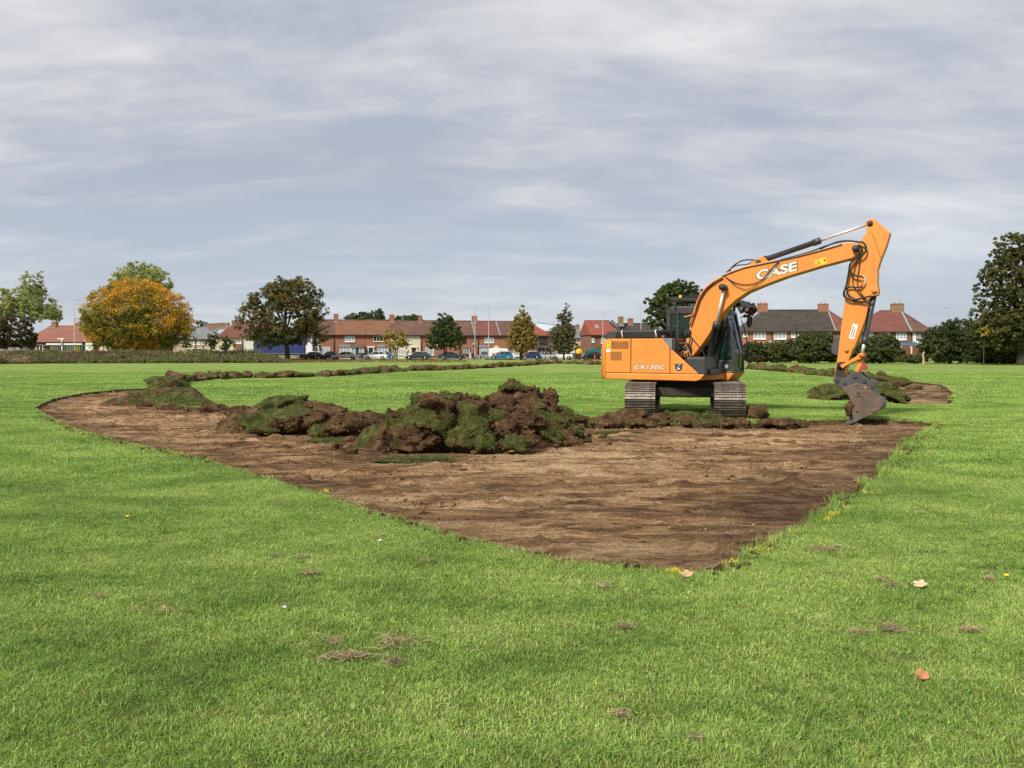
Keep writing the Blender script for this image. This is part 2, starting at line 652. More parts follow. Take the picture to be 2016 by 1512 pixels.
def build_lawn():
    rect = [(-1600, -60), (1600, -60), (1600, 2800), (-1600, 2800)]
    vs = [Vector(q) for q in rect]
    es = [(0, 1), (1, 2), (2, 3), (3, 0)]
    for poly in (PLOT, PLOT2):
        b = len(vs)
        vs += [Vector(q) for q in poly]
        n = len(poly)
        es += [(b + i, b + (i + 1) % n) for i in range(n)]
    # a coarse net of extra points keeps the triangles well shaped
    rng = np.random.default_rng(1)
    ex = []
    for y in np.geomspace(2.5, 140, 26):
        for k in np.linspace(-1, 1, 17):
            ex.append((k * (y * 0.75 + 3), y + rng.uniform(-.05, .05) * y))
    ex = np.array(ex)
    ex = ex[~(inpoly(ex, PLOT) | inpoly(ex, PLOT2))]
    vs += [Vector(q) for q in ex]
    r = delaunay_2d_cdt(vs, es, [], 0, 1e-5)
    V = np.array([[q.x, q.y, 0] for q in r[0]])
    F = np.array([f for f in r[2]], dtype=int)
    c = V[F].mean(axis=1)[:, :2]
    F = F[~(inpoly(c, PLOT) | inpoly(c, PLOT2))]
    a = V[F]
    cr = np.cross(a[:, 1] - a[:, 0], a[:, 2] - a[:, 0])[:, 2]
    F[cr < 0] = F[cr < 0][:, ::-1]
    o = link('lawn', mesh_np('lawn', V, F, M_LAWN))
    tag(o, kind='structure')
    return o


def plot_floor(name, poly, step, depth, seed):
    lo, hi = poly.min(0) - 0.3, poly.max(0) + 0.3
    nx, ny = int((hi[0] - lo[0]) / step) + 1, int((hi[1] - lo[1]) / step) + 1
    X, Y = np.meshgrid(lo[0] + np.arange(nx) * step, lo[1] + np.arange(ny) * step)
    P = np.stack([X.ravel(), Y.ravel(), np.zeros(X.size)], 1)
    ins = inpoly(P, poly)
    keep = ins.copy().reshape(ny, nx)
    for _ in range(3):
        k2 = keep.copy()
        k2[1:] |= keep[:-1]; k2[:-1] |= keep[1:]; k2[:, 1:] |= keep[:, :-1]; k2[:, :-1] |= keep[:, 1:]
        keep = k2
    c, s_ = math.cos(R(6)), math.sin(R(6))
    Q = np.stack([P[:, 0] * c - P[:, 1] * s_, P[:, 0] * s_ + P[:, 1] * c, P[:, 2]], 1)
    h = -depth + 0.030 * fbm(Q * (0.5, 1.9, 1), 4, seed) + 0.016 * fbm(Q * (1.6, 6.0, 1), 4, seed + 7, 0.65)
    lump = fbm(Q * (2.2, 3.4, 1) + 3, 4, seed + 21, 0.6)
    h += np.clip(lump - 0.22, 0, 1) * 0.17
    ridge = 1 - np.abs(fbm(Q * (0.8, 4.2, 1) + 9, 3, seed + 31)) * 2.4
    h += np.clip(ridge - 0.5, 0, 1) * 0.04 * np.clip(fbm(Q * 0.6, 2, seed + 40) + 0.4, 0, 1)
    crumb = fbm(Q * (11, 13, 1), 2, seed + 51)
    h += np.clip(crumb - 0.35, 0, 1) * 0.07
    h[~ins] = np.minimum(h[~ins], -0.05)
    P[:, 2] = h
    idx = np.arange(nx * ny).reshape(ny, nx)
    cell = keep[:-1, :-1] & keep[1:, :-1] & keep[:-1, 1:] & keep[1:, 1:]
    F = np.stack([idx[:-1, :-1][cell], idx[:-1, 1:][cell], idx[1:, 1:][cell], idx[1:, :-1][cell]], 1)
    used = np.unique(F)
    rm = np.full(nx * ny, -1)
    rm[used] = np.arange(len(used))
    pu = P[used].astype(np.float32)
    dist = np.empty(len(pu), dtype=np.float32)
    pf = poly[::2].astype(np.float32)
    for a in range(0, len(pu), 20000):
        q = pu[a:a + 20000, None, :2] - pf[None]
        dist[a:a + 20000] = np.sqrt((q * q).sum(2).min(1))
    reach = 1.0 + 0.9 * fbm(pu.astype(float) * 0.7, 3, seed + 60) + 0.5 * np.clip(pu[:, 0] / 6, 0, 1)
    damp = np.clip(1 - dist / np.maximum(reach, 0.15), 0, 1) ** 0.8
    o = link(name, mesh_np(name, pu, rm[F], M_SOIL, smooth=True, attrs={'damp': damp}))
    tag(o, kind='structure')
    # cut edge of the turf
    n = len(poly)
    ctr = np.roll(poly, -1, 0) - np.roll(poly, 1, 0)
    nrm = np.stack([-ctr[:, 1], ctr[:, 0]], 1)
    nrm /= np.linalg.norm(nrm, axis=1)[:, None] + 1e-9
    test = inpoly(poly + nrm * 0.03, poly)
    nrm[~test] *= -1
    A3 = np.c_[poly, np.zeros(n)]
    w = (0.025 + 0.03 * fbm(A3 * 5, 2, seed + 2))[:, None]
    top = np.c_[poly, np.full(n, 0.0)]
    mid = np.c_[poly + nrm * w, np.full(n, -depth * 0.5)]
    bot = np.c_[poly + nrm * (w + 0.03), np.full(n, -depth - 0.05)]
    V = np.concatenate([top, mid, bot])
    F = []
    for i in range(n):
        j = (i + 1) % n
        F += [(i, j, n + j, n + i), (n + i, n + j, 2 * n + j, 2 * n + i)]
    tf = np.concatenate([np.full(n, 0.75), np.full(n, 0.2), np.zeros(n)])
    e = link('cut_edge', mesh_np('cut_edge', V, F, M_CLOD, attrs={'turf': tf}), o)
    return o


lawn = build_lawn()
plot_floor('stripped_soil', PLOT, 0.055, 0.09, 3)
plot_floor('stripped_soil', PLOT2, 0.16, 0.10, 13)


# ------------------------------------------------------------------ grass
def blades(pos, nrm, h, w, rng, lean=0.75, straw=0.05, tint=(1, 1, 1), spread=0.3):
    """thin bent blades at pos (N,3) growing along nrm; returns verts, tris, colours"""
    N = len(pos)
    d = rng.normal(size=(N, 3))
    d -= nrm * (d * nrm).sum(1)[:, None]
    d /= np.linalg.norm(d, axis=1)[:, None] + 1e-9
    side = np.cross(nrm, d)
    hh = h * rng.uniform(0.45, 1.5, N)[:, None]
    ww = w * rng.uniform(0.7, 1.3, N)[:, None]
    ln = lean * rng.uniform(0.15, 1.25, N)[:, None]
    mid = pos + nrm * hh * 0.55 + d * hh * ln * 0.28
    tip = pos + nrm * hh * (1.0 - 0.35 * ln) + d * hh * ln
    # the flat of the blade turns at random about its axis
    an = rng.uniform(0, math.pi, N)[:, None]
    sd = side * np.cos(an) + d * np.sin(an)
    V = np.stack([pos - sd * ww, pos + sd * ww, mid - sd * ww * 0.8, mid + sd * ww * 0.8, tip], 1)
    i = (np.arange(N) * 5)[:, None]
    F = np.concatenate([i + [0, 1, 3], i + [0, 3, 2], i + [2, 3, 4]])
    br = rng.uniform(0.55, 1.35, N)[:, None] * np.array(tint)[None]
    br = br * (1 + spread * rng.uniform(-0.3, 0.3, (N, 3)))
    st = rng.random(N) < straw
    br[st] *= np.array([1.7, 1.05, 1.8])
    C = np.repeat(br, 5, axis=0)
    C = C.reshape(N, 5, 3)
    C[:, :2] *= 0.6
    return V.reshape(-1, 3), F, C.reshape(-1, 3)


def patch(name, size, n, h, w, seed, lean, straw, broad=0):
    rng = np.random.default_rng(seed)
    r = size * 0.5 * np.sqrt(rng.random(n)) * 1.15
    a = rng.uniform(0, 2 * math.pi, n)
    pos = np.stack([r * np.cos(a), r * np.sin(a), np.full(n, -0.004)], 1)
    nr = np.tile([0.0, 0, 1], (n, 1)) + rng.normal(size=(n, 3)) * 0.15
    nr /= np.linalg.norm(nr, axis=1)[:, None]
    clump = 0.75 + 0.5 * (fbm(pos * 14 / size * 0.25, 2, seed) * 0.5 + 0.5)
    ww = np.full((n, 1), w)
    ww[:broad] *= 2.6                           # a few broad-leaved weeds among the blades
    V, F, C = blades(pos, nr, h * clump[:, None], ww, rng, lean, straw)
    return bpy.data.objects.new(name, mesh_np(name, V, F, M_BLADE, col=C))


def scatter(name, pts, src, seed, smin, smax, label):
    """one grass object: src repeated over the points with geometry nodes"""
    rng = np.random.default_rng(seed)
    n = len(pts)
    me = bpy.data.meshes.new(name)
    me.vertices.add(n)
    me.vertices.foreach_set('co', np.ascontiguousarray(pts, dtype=np.float32).ravel())
    a = me.attributes.new('turn', 'FLOAT_VECTOR', 'POINT')
    rot = np.zeros((n, 3), dtype=np.float32)
    rot[:, 2] = rng.uniform(0, 6.283, n)
    a.data.foreach_set('vector', rot.ravel())
    b = me.attributes.new('size', 'FLOAT', 'POINT')
    b.data.foreach_set('value', rng.uniform(smin, smax, n).astype(np.float32))
    o = link(name, me)
    ng = bpy.data.node_groups.new(name, 'GeometryNodeTree')
    ng.interface.new_socket('Geometry', in_out='INPUT', socket_type='NodeSocketGeometry')
    ng.interface.new_socket('Geometry', in_out='OUTPUT', socket_type='NodeSocketGeometry')
    N = ng.nodes
    gi, go = N.new('NodeGroupInput'), N.new('NodeGroupOutput')
    ip = N.new('GeometryNodeInstanceOnPoints')
    oi = N.new('GeometryNodeObjectInfo')
    oi.inputs['Object'].default_value = src
    na = N.new('GeometryNodeInputNamedAttribute')
    na.data_type = 'FLOAT_VECTOR'
    na.inputs['Name'].default_value = 'turn'
    e2r = N.new('FunctionNodeEulerToRotation')
    nb = N.new('GeometryNodeInputNamedAttribute')
    nb.data_type = 'FLOAT'
    nb.inputs['Name'].default_value = 'size'
    L_ = ng.links.new
    L_(gi.outputs[0], ip.inputs['Points'])
    L_(oi.outputs['Geometry'], ip.inputs['Instance'])
    L_(na.outputs[0], e2r.inputs[0])
    L_(e2r.outputs[0], ip.inputs['Rotation'])
    L_(nb.outputs[0], ip.inputs['Scale'])
    L_(ip.outputs[0], go.inputs[0])
    md = o.modifiers.new('grass', 'NODES')
    md.node_group = ng
    tag(o, label, 'grass', kind='stuff')
    return o


def wedge(y0, y1, dens, seed, margin=0.06):
    rng = np.random.default_rng(seed)
    wmax = 0.85 * y1 + 4
    st = 1 / math.sqrt(dens)
    X, Y = np.meshgrid(np.arange(-wmax, wmax, st), np.arange(y0, y1, st))
    P = np.stack([X.ravel(), Y.ravel(), np.zeros(X.size)], 1)          # jittered grid, so that no bare spots are left
    P[:, :2] += rng.uniform(-0.6, 0.6, (len(P), 2)) * st
    P = P[np.abs(P[:, 0]) < 0.85 * P[:, 1] + 4]
    bad = inpoly(P, PLOT) | inpoly(P, PLOT2)
    near = (P[:, 1] < 48)
    for a in np.linspace(0, 2 * math.pi, 6, endpoint=False):
        Q = P[near] + np.array([math.cos(a), math.sin(a), 0]) * margin
        bad[near] |= inpoly(Q, PLOT) | inpoly(Q, PLOT2)
    return P[~bad]


def build_grass():
    lab = 'short green mown grass of the near lawn'
    for k in range(3):
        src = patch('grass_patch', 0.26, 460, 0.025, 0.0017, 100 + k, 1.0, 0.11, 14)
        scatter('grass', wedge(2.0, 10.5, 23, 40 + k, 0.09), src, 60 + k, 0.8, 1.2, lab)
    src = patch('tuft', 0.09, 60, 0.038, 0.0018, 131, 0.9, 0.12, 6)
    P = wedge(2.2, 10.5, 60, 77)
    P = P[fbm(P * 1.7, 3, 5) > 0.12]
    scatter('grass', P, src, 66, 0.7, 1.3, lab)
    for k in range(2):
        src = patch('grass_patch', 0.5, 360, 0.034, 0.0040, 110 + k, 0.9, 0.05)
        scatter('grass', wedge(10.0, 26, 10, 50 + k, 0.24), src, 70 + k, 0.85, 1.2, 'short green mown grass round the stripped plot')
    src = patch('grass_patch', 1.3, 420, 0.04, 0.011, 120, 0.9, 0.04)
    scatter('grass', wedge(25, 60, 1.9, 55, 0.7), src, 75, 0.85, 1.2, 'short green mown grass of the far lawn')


build_grass()


def edge_fringe():
    """longer uncut blades leaning over the ragged edge of the stripped plot"""
    rng = np.random.default_rng(9)
    P = PLOT
    n = len(P)
    nxt = np.roll(P, -1, 0)
    pos, yel = [], []
    for i in range(n):
        d = P[i][1]
        ragged = P[i][0] > 1.6 and d < 17 and P[i][0] > 0.2 * d
        k = int((46 if ragged else 26) * min(1.0, 9 / d + 0.25))
        t = rng.random(k)[:, None]
        q = P[i] * (1 - t) + nxt[i] * t + rng.normal(size=(k, 2)) * (0.035 if ragged else 0.022)
        pos.append(np.c_[q, np.full(k, -0.01)])
    pos = np.concatenate(pos)
    nr = np.tile([0.0, 0, 1], (len(pos), 1)) + rng.normal(size=(len(pos), 3)) * 0.3
    nr /= np.linalg.norm(nr, axis=1)[:, None]
    rag = (pos[:, 0] > 1.6) & (pos[:, 0] > 0.2 * pos[:, 1]) & (pos[:, 1] < 17)
    h = np.where(rag, 0.075, 0.05)[:, None] * (1 + 0.5 * fbm(pos * 3, 2, 3))[:, None]
    w = np.clip(pos[:, 1] * 0.00028, 0.0018, 0.006)[:, None]
    V, F, C = blades(pos, nr, h, w, rng, 0.7, 0.12)
    o = link('grass', mesh_np('grass', V, F, M_BLADE, col=C))
    tag(o, 'fringe of longer grass along the cut edge of the plot', 'grass', kind='stuff')


edge_fringe()


# ------------------------------------------------------------------ soil clods and turf
def ico(sub):
    bm = bmesh.new()
    bmesh.ops.create_icosphere(bm, subdivisions=sub, radius=1)
    V = np.array([v.co[:] for v in bm.verts])
    F = np.array([[v.index for v in f.verts] for f in bm.faces])
    bm.free()
    return V, F


ICO = {3: ico(3), 4: ico(4), 5: ico(5)}


def vnormals(V, F):
    n = np.cross(V[F[:, 1]] - V[F[:, 0]], V[F[:, 2]] - V[F[:, 0]])
    r = np.zeros_like(V)
    for k in range(3):
        np.add.at(r, F[:, k], n)
    return r / (np.linalg.norm(r, axis=1)[:, None] + 1e-9)


def clod_mesh(seed, size, turf_dir=None, turf_cut=0.2, sub=4, nblade=0, blade=(0.07, 0.004), rough=1.0):
    """rough lump of earth; where turf_dir is given the side that faces it carries sod"""
    V, F = ICO[sub]
    V = V.copy()
    o = seed * 7.13
    rg = np.random.default_rng(seed)
    pn = rg.normal(size=(13, 3))                # broken faces: nearest of a few random planes
    pn /= np.linalg.norm(pn, axis=1)[:, None]
    pd = rg.uniform(0.66, 1.02, 13)
    dots = V @ pn.T
    fac = np.where(dots > 0.05, pd[None] / np.maximum(dots, 0.05), 9).min(1)
    fac = np.minimum(fac, 1.25)
    r = fac * (1 + rough * (0.20 * fbm(V * 1.3 + o, 3, seed) + 0.24 * fbm(V * 3.3 + o, 4, seed + 3, 0.62) + 0.10 * fbm(V * 10 + o, 3, seed + 5, 0.6)))
    crack = np.abs(fbm(V * 2.0 + o + 30, 2, seed + 8))
    r -= rough * 0.16 * np.clip(1 - crack / 0.10, 0, 1)
    V = V * r[:, None]
    V[:, 2] = np.where(V[:, 2] < -0.55, -0.55 + (V[:, 2] + 0.55) * 0.35, V[:, 2])
    V = V * np.array(size)[None] * 0.5
    N = vnormals(V, F)
    if turf_dir is not None:
        td = np.array(turf_dir, float)
        td /= np.linalg.norm(td)
        sc = 1.0 / max(size)
        t = (N @ td) * 0.6 + (V @ td) * sc * 1.0 - turf_cut + 0.35 * fbm(V * sc * 5 + o, 3, seed + 12)
        turf = np.clip(0.5 + t * 1.6, 0, 1)
    else:
        turf = np.zeros(len(V))
    me = mesh_np('clod', V, F, M_CLOD, smooth=True, attrs={'turf': turf})
    bl = None
    if nblade and turf_dir is not None:
        rng = np.random.default_rng(seed)
        cand = np.where(turf > 0.6)[0]
        if len(cand) > 8:
            ii = rng.choice(cand, nblade)
            p = V[ii] + rng.normal(size=(nblade, 3)) * 0.5 * np.array(size) / (2 ** sub)
            nn = N[ii] + np.array([0, 0, -0.25]) + rng.normal(size=(nblade, 3)) * 0.35
            nn /= np.linalg.norm(nn, axis=1)[:, None]
            bv, bf, bc = blades(p - nn * 0.012, nn, blade[0], blade[1], rng, 0.9, 0.2, (0.47, 0.42, 0.37))
            bl = mesh_np('sod_grass', bv, bf, M_BLADE, col=bc)
    return me, bl


_seed = [500]


def clod(px, py, d, wpx, hpx, turf=None, cut=0.2, name='soil_clod', parent=None, label=None, group=None, cat='clod', depth=0.9, sub=4, nb=260, zoff=0.0, rot=None, rough=1.0):
    """a lump centred on photograph pixel px,py at distance d, wpx by hpx pixels large there"""
    _seed[0] += 1
    s = _seed[0]
    k = d / FPX
    P = at(px, py, d)
    if turf is not None and name == 'soil_clod':
        name = 'turf_clod'
    size = (wpx * k, min(wpx, hpx * 1.6) * k * depth, hpx * k)
    near = d < 30
    me, bl = clod_mesh(s, size, turf, cut, sub, nb if turf is not None else 0, (0.055 if near else 0.06, 0.0035 if d < 20 else 0.007), rough)
    loc = Vector((P.x, P.y, P.z + zoff))
    if parent is not None:
        loc = loc - parent.location
    o = link(name, me, parent, loc, rot or (0, 0, random.uniform(-0.3, 0.3)))
    if bl is not None:
        tag(link('sod_grass', bl, o), kind='stuff')
    if parent is None:
        tag(o, label, cat, group)
    return o


random.seed(5)
UP = (0, 0, 1)


# -- the big heap beside the excavator
def heap_base(name, loc, humps, ext, step, seed, label, cat='soil heap', turfy=0.25):
    """loose earth under a heap; humps: (x, y, rx, ry, h) about loc"""
    nx = int(2 * ext[0] / step) + 1
    ny = int(2 * ext[1] / step) + 1
    X, Y = np.meshgrid(np.linspace(-ext[0], ext[0], nx), np.linspace(-ext[1], ext[1], ny))
    P = np.stack([X.ravel(), Y.ravel(), np.zeros(X.size)], 1)
    h = np.zeros(len(P))
    for (x, y, rx, ry, hh) in humps:
        q = ((P[:, 0] - x) / rx) ** 2 + ((P[:, 1] - y) / ry) ** 2
        h = np.maximum(h, hh * np.clip(1 - q, 0, 1) ** 0.75)
    n1 = fbm(P * 2.2 + seed, 4, seed, 0.6)
    n2 = fbm(P * 7.0 + seed, 3, seed + 4, 0.6)
    w = np.clip(h / 0.25, 0, 1)
    h = h + w * (0.14 * n1 + 0.06 * n2) - 0.16 * (1 - w)
    P[:, 2] = h
    idx = np.arange(nx * ny).reshape(ny, nx)
    F = np.stack([idx[:-1, :-1].ravel(), idx[:-1, 1:].ravel(), idx[1:, 1:].ravel(), idx[1:, :-1].ravel()], 1)
    F = F[(h[F] > -0.13).any(axis=1)]
    used = np.unique(F)
    rm = np.full(nx * ny, -1)
    rm[used] = np.arange(len(used))
    tf = np.clip(0.5 + (fbm(P * 1.8 + 40 + seed, 4, seed + 9, 0.6) - 0.55 + turfy) * 3, 0, 1)
    root = empty(name, loc)
    tag(root, label, cat)
    link('loose_soil', mesh_np('loose_soil', P[used], rm[F], M_CLOD, smooth=True, attrs={'turf': tf[used]}), root)
    return root


heap = heap_base('soil_heap', (-0.75, 14.3, -0.06), [(-0.75, -0.45, 0.85, 0.75, 0.60), (0.05, 0.1, 0.9, 0.9, 0.64), (0.85, 0.7, 0.9, 0.85, 0.86), (1.15, 0.8, 0.95, 1.0, 0.58), (-1.3, -0.4, 0.7, 0.5, 0.3), (0.3, -0.5, 1.2, 0.5, 0.32), (1.3, 0.2, 0.9, 0.9, 0.35)],
                 (2.9, 2.3), 0.045, 21, 'tallest heap of dug soil and torn turf, beside the excavator')
HEAP = [  # px, py, d, w, h, turf direction, cut
    (812, 858, 12.95, 108, 78, (-0.5, 0.1, 1), 0.42), (826, 822, 13.2, 92, 26, (0.1, -0.3, 1), 0.0), (845, 802, 13.7, 96, 60, (-0.8, -0.1, 0.6), 0.35), (768, 862, 13.1, 46, 44, None, 0),
    (775, 835, 13.3, 36, 60, (-0.9, -0.3, 0.5), 0.1), (925, 818, 13.75, 84, 84, (0.1, -1, 0.3), 0.15), (905, 800, 14.1, 52, 60, None, 0), (880, 790, 14.3, 34, 30, (0, 0, 1), 0.3),
    (938, 836, 13.15, 50, 30, (0, -0.4, 1), -0.1), (915, 862, 13.0, 88, 40, (0, -0.8, 0.7), 0.0), (952, 868, 12.95, 42, 34, (0.2, -0.8, 0.6), 0.05), (876, 842, 13.2, 44, 60, (0.2, -0.8, 0.3), 0.25),
    (1000, 848, 13.2, 48, 50, None, 0), (1040, 822, 13.7, 62, 36, None, 0), (985, 828, 13.8, 60, 40, (0, -0.8, 0.5), 0.25), (1012, 772, 15.0, 78, 40, (0.2, 0.2, 1), 0.35), (1049, 778, 15.0, 30, 52, (0.9, 0.1, 0.1), 0.35),
    (985, 792, 14.6, 76, 44, None, 0), (1035, 800, 14.5, 90, 44, (0.2, -0.6, 0.4), 0.45), (1078, 792, 15.2, 42, 50, (0.7, 0, 0.3), 0.5), (1075, 806, 14.9, 44, 46, None, 0), (1098, 818, 15.0, 66, 36, (0.8, -0.2, 0.7), 0.2),
    (1085, 842, 14.3, 84, 30, (0.6, -0.5, 0.9), 0.1), (1118, 826, 14.9, 60, 28, (0.7, -0.3, 0.8), 0.2), (1075, 850, 13.8, 40, 34, (0.2, -0.9, 0.5), 0.0), (1128, 850, 14.2, 40, 22, (0.6, -0.6, 0.8), 0.05), (1140, 826, 16.2, 32, 18, None, 0),
    (1015, 874, 12.9, 44, 24, (0.2, -0.6, 0.7), 0.1), (1040, 864, 13.1, 46, 34, None, 0), (1046, 872, 13.0, 30, 18, None, 0), (962, 852, 13.3, 36, 40, None, 0), (850, 870, 12.8, 46, 26, None, 0), (780, 880, 12.75, 30, 18, (0, -0.5, 0.8), 0.0),
    (1112, 838, 14.8, 30, 24, None, 0), (1060, 826, 14.2, 26, 30, None, 0), (960, 800, 14.6, 40, 30, None, 0), (935, 790, 14.7, 36, 28, (0, 0, 1), 0.2), (895, 868, 12.85, 26, 18, None, 0), (990, 876, 12.85, 22, 16, None, 0)]
for (px, py, d, w, h, t, c) in HEAP:
    rot = (random.uniform(-0.25, 0.25), random.uniform(-0.35, 0.35), random.uniform(-0.3, 0.3))
    clod(px, py, d, w * 0.93, h * 0.97, t, c + 0.42, name='clod', parent=heap, nb=260, rot=rot, depth=0.8, sub=4)


def slab_mesh(seed, L, W, T, bend):
    """a torn piece of sod: grass on its upper face, broken earth at the sides and below"""
    nu, nv = 22, 14
    U, Vv = np.meshgrid(np.linspace(-0.5, 0.5, nu), np.linspace(-0.5, 0.5, nv), indexing='ij')
    u, v = U.ravel(), Vv.ravel()
    A = np.c_[u * 3, v * 3, np.full(u.size, seed * 3.7)]
    eu = u * L * (1 + 0.25 * fbm(np.c_[v * 5, v * 0, v * 0 + seed], 2, seed))
    ev = v * W * (1 + 0.30 * fbm(np.c_[u * 5, u * 0, u * 0 + seed + 9], 2, seed + 1))
    rim = np.clip(np.maximum(np.abs(u), np.abs(v)) * 2 - 0.75, 0, 0.25) * 4
    top = 0.030 * fbm(A * 1.5, 3, seed + 2) - 0.03 * rim ** 2
    bot = -T * (1 - 0.55 * rim ** 2) + 0.06 * fbm(A * 2.2 + 5, 4, seed + 3, 0.65)
    out = []
    for h in (top, bot):
        if abs(bend) > 0.05:
            Rr = L / bend
            an = eu / Rr
            out.append(np.c_[(Rr + h) * np.sin(an), ev, (Rr + h) * np.cos(an) - Rr])
        else:
            out.append(np.c_[eu, ev, h])
    P = np.concatenate(out)
    n = nu * nv
    idx = np.arange(n).reshape(nu, nv)
    q = np.stack([idx[:-1, :-1].ravel(), idx[1:, :-1].ravel(), idx[1:, 1:].ravel(), idx[:-1, 1:].ravel()], 1)
    F = [q, q[:, ::-1] + n]
    ring = list(idx[:, 0]) + list(idx[-1, 1:]) + list(idx[-2::-1, -1]) + list(idx[0, -2:0:-1])
    rr = np.array(ring)
    r2 = np.roll(rr, -1)
    F.append(np.stack([r2, rr, rr + n, r2 + n], 1))
    F = np.concatenate(F)
    tf = np.concatenate([np.clip(0.95 - rim * 0.35 + 0.5 * fbm(A * 2, 3, seed + 6), 0, 1), np.zeros(n)])
    me = mesh_np('turf_slab', P, F, M_CLOD, smooth=True, attrs={'turf': tf})
    rng = np.random.default_rng(seed)
    tri = np.concatenate([q[:, :3], q[:, [0, 2, 3]]])
    N = vnormals(P[:n], tri)
    k = int(900 * L * W / 0.3)
    ii = rng.choice(np.where(tf[:n] > 0.5)[0], k)
    p = P[ii] + rng.normal(size=(k, 3)) * np.array([L / nu, W / nv, 0]) * 0.6
    nn = N[ii] + rng.normal(size=(k, 3)) * 0.35
    nn /= np.linalg.norm(nn, axis=1)[:, None]
    bv, bf, bc = blades(p - nn * 0.01, nn, 0.048, 0.0032, rng, 0.95, 0.2, (0.55, 0.49, 0.42))
    return me, mesh_np('sod_grass', bv, bf, M_BLADE, col=bc)


def slab(par, px, py, d, L, W, rot, bend, T=0.10):
    _seed[0] += 1
    me, bl = slab_mesh(_seed[0], L, W, T, bend)
    o = link('turf_slab', me, par, at(px, py, d) - par.location, rot)
    tag(link('sod_grass', bl, o), kind='stuff')


for a in [(826, 822, 12.95, 0.85, 0.42, (0.35, 0, 0.05), 1.7), (912, 862, 12.8, 0.55, 0.26, (0.75, 0.05, -0.1), 0.7), (940, 833, 12.95, 0.38, 0.30, (0.5, 0.1, 0.3), 1.0), (1094, 824, 14.3, 0.78, 0.36, (0.45, 0.62, 0.1), 0.3),
          (1080, 846, 13.75, 0.62, 0.30, (0.5, 0.55, -0.1), 0.4), (1010, 757, 14.9, 0.50, 0.30, (0.15, 0.05, 0.1), 1.0), (782, 838, 13.0, 0.55, 0.34, (0.5, -0.9, 0.1), 0.8),
          (1016, 868, 12.7, 0.40, 0.28, (0.6, 0.2, 0), 0.8), (958, 866, 12.75, 0.36, 0.30, (0.9, 0.1, 0.3), 0.9), (880, 778, 14.0, 0.35, 0.3, (0.3, -0.2, 0), 1.0)]:
    slab(heap, *a)
rng_ = np.random.default_rng(3)
small = [clod_mesh(960 + k, (1, 0.9, 0.75), None, sub=3)[0] for k in range(8)]
lsoil = heap.children[0].data
co_ = np.empty(len(lsoil.vertices) * 3, dtype=np.float32)
lsoil.vertices.foreach_get('co', co_)
co_ = co_.reshape(-1, 3)
co_ = co_[(co_[:, 2] > 0.05) & (co_[:, 1] < 0.9)]
for k in range(90):
    p = co_[rng_.integers(len(co_))]
    s = rng_.uniform(0.08, 0.26)
    link('clod', small[k % 8], heap, (p[0], p[1] - 0.04, p[2] + s * 0.18), tuple(rng_.uniform(-0.6, 0.6, 3)), (s * rng_.uniform(0.9, 1.6), s, s * rng_.uniform(0.6, 1.0)))
for k in range(46):                    # crumbs that rolled down round the foot of the heap
    a = rng_.uniform(0, 6.283)
    x, y = -0.6 + 2.15 * math.cos(a) + rng_.normal() * 0.2 + 0.25 * math.sin(a), 14.3 + 1.5 * math.sin(a) + 0.35 * math.cos(a) + rng_.normal() * 0.15
    s = rng_.uniform(0.05, 0.15)
    me, _ = clod_mesh(900 + k % 8, (s * 1.3, s * 1.2, s), None, sub=3)
    link('crumb', me, heap, Vector((x, y, -0.07 + s * 0.25)) - heap.location, (0, 0, a))

# -- folded turf and soil slabs left of the heap
fold = heap_base('turf_heap', (-4.1, 16.3, -0.06), [(-1.1, 0.2, 0.8, 0.6, 0.42), (0.2, 0.0, 1.0, 0.55, 0.40), (1.3, -0.2, 1.1, 0.55, 0.34)], (2.8, 1.2), 0.05, 33, 'low heap of folded turf slabs joining the left end of the tall heap', 'turf heap', 0.05)
for (px, py, d, w, h, t, c) in [(545, 806, 16.6, 118, 44, (-0.2, -0.3, 1), -0.15), (505, 832, 16.0, 66, 40, (-0.4, -0.5, 0.8), -0.1), (600, 806, 16.5, 90, 30, (-0.2, 0.3, 1), 0.1), (590, 826, 15.9, 110, 46, (-0.4, 0, 0.9), 0.55), (548, 838, 15.6, 44, 34, None, 0),
                               (575, 840, 15.6, 40, 28, None, 0), (640, 822, 16.1, 90, 46, None, 0), (680, 830, 15.8, 90, 42, None, 0), (715, 838, 15.4, 70, 30, None, 0), (622, 848, 15.4, 24, 18, (0, -0.8, 0.6), -0.1), (665, 845, 15.4, 60, 24, None, 0), (525, 846, 15.5, 50, 20, (0, -0.6, 0.8), 0.0)]:
    clod(px, py, d, w, h, t, c, name='clod', parent=fold, nb=420, depth=0.8, rot=(random.uniform(-.2, .2), random.uniform(-.3, .3), random.uniform(-.3, .3)))

for a in [(548, 802, 16.4, 0.95, 0.50, (0.3, -0.1, 0.1), 1.5), (506, 826, 15.8, 0.55, 0.42, (0.75, -0.3, 0.1), 0.8), (600, 800, 16.3, 0.75, 0.34, (0.2, 0.15, 0.05), 0.6), (625, 846, 15.2, 0.28, 0.2, (0.7, 0, 0), 0.8)]:
    slab(fold, *a)

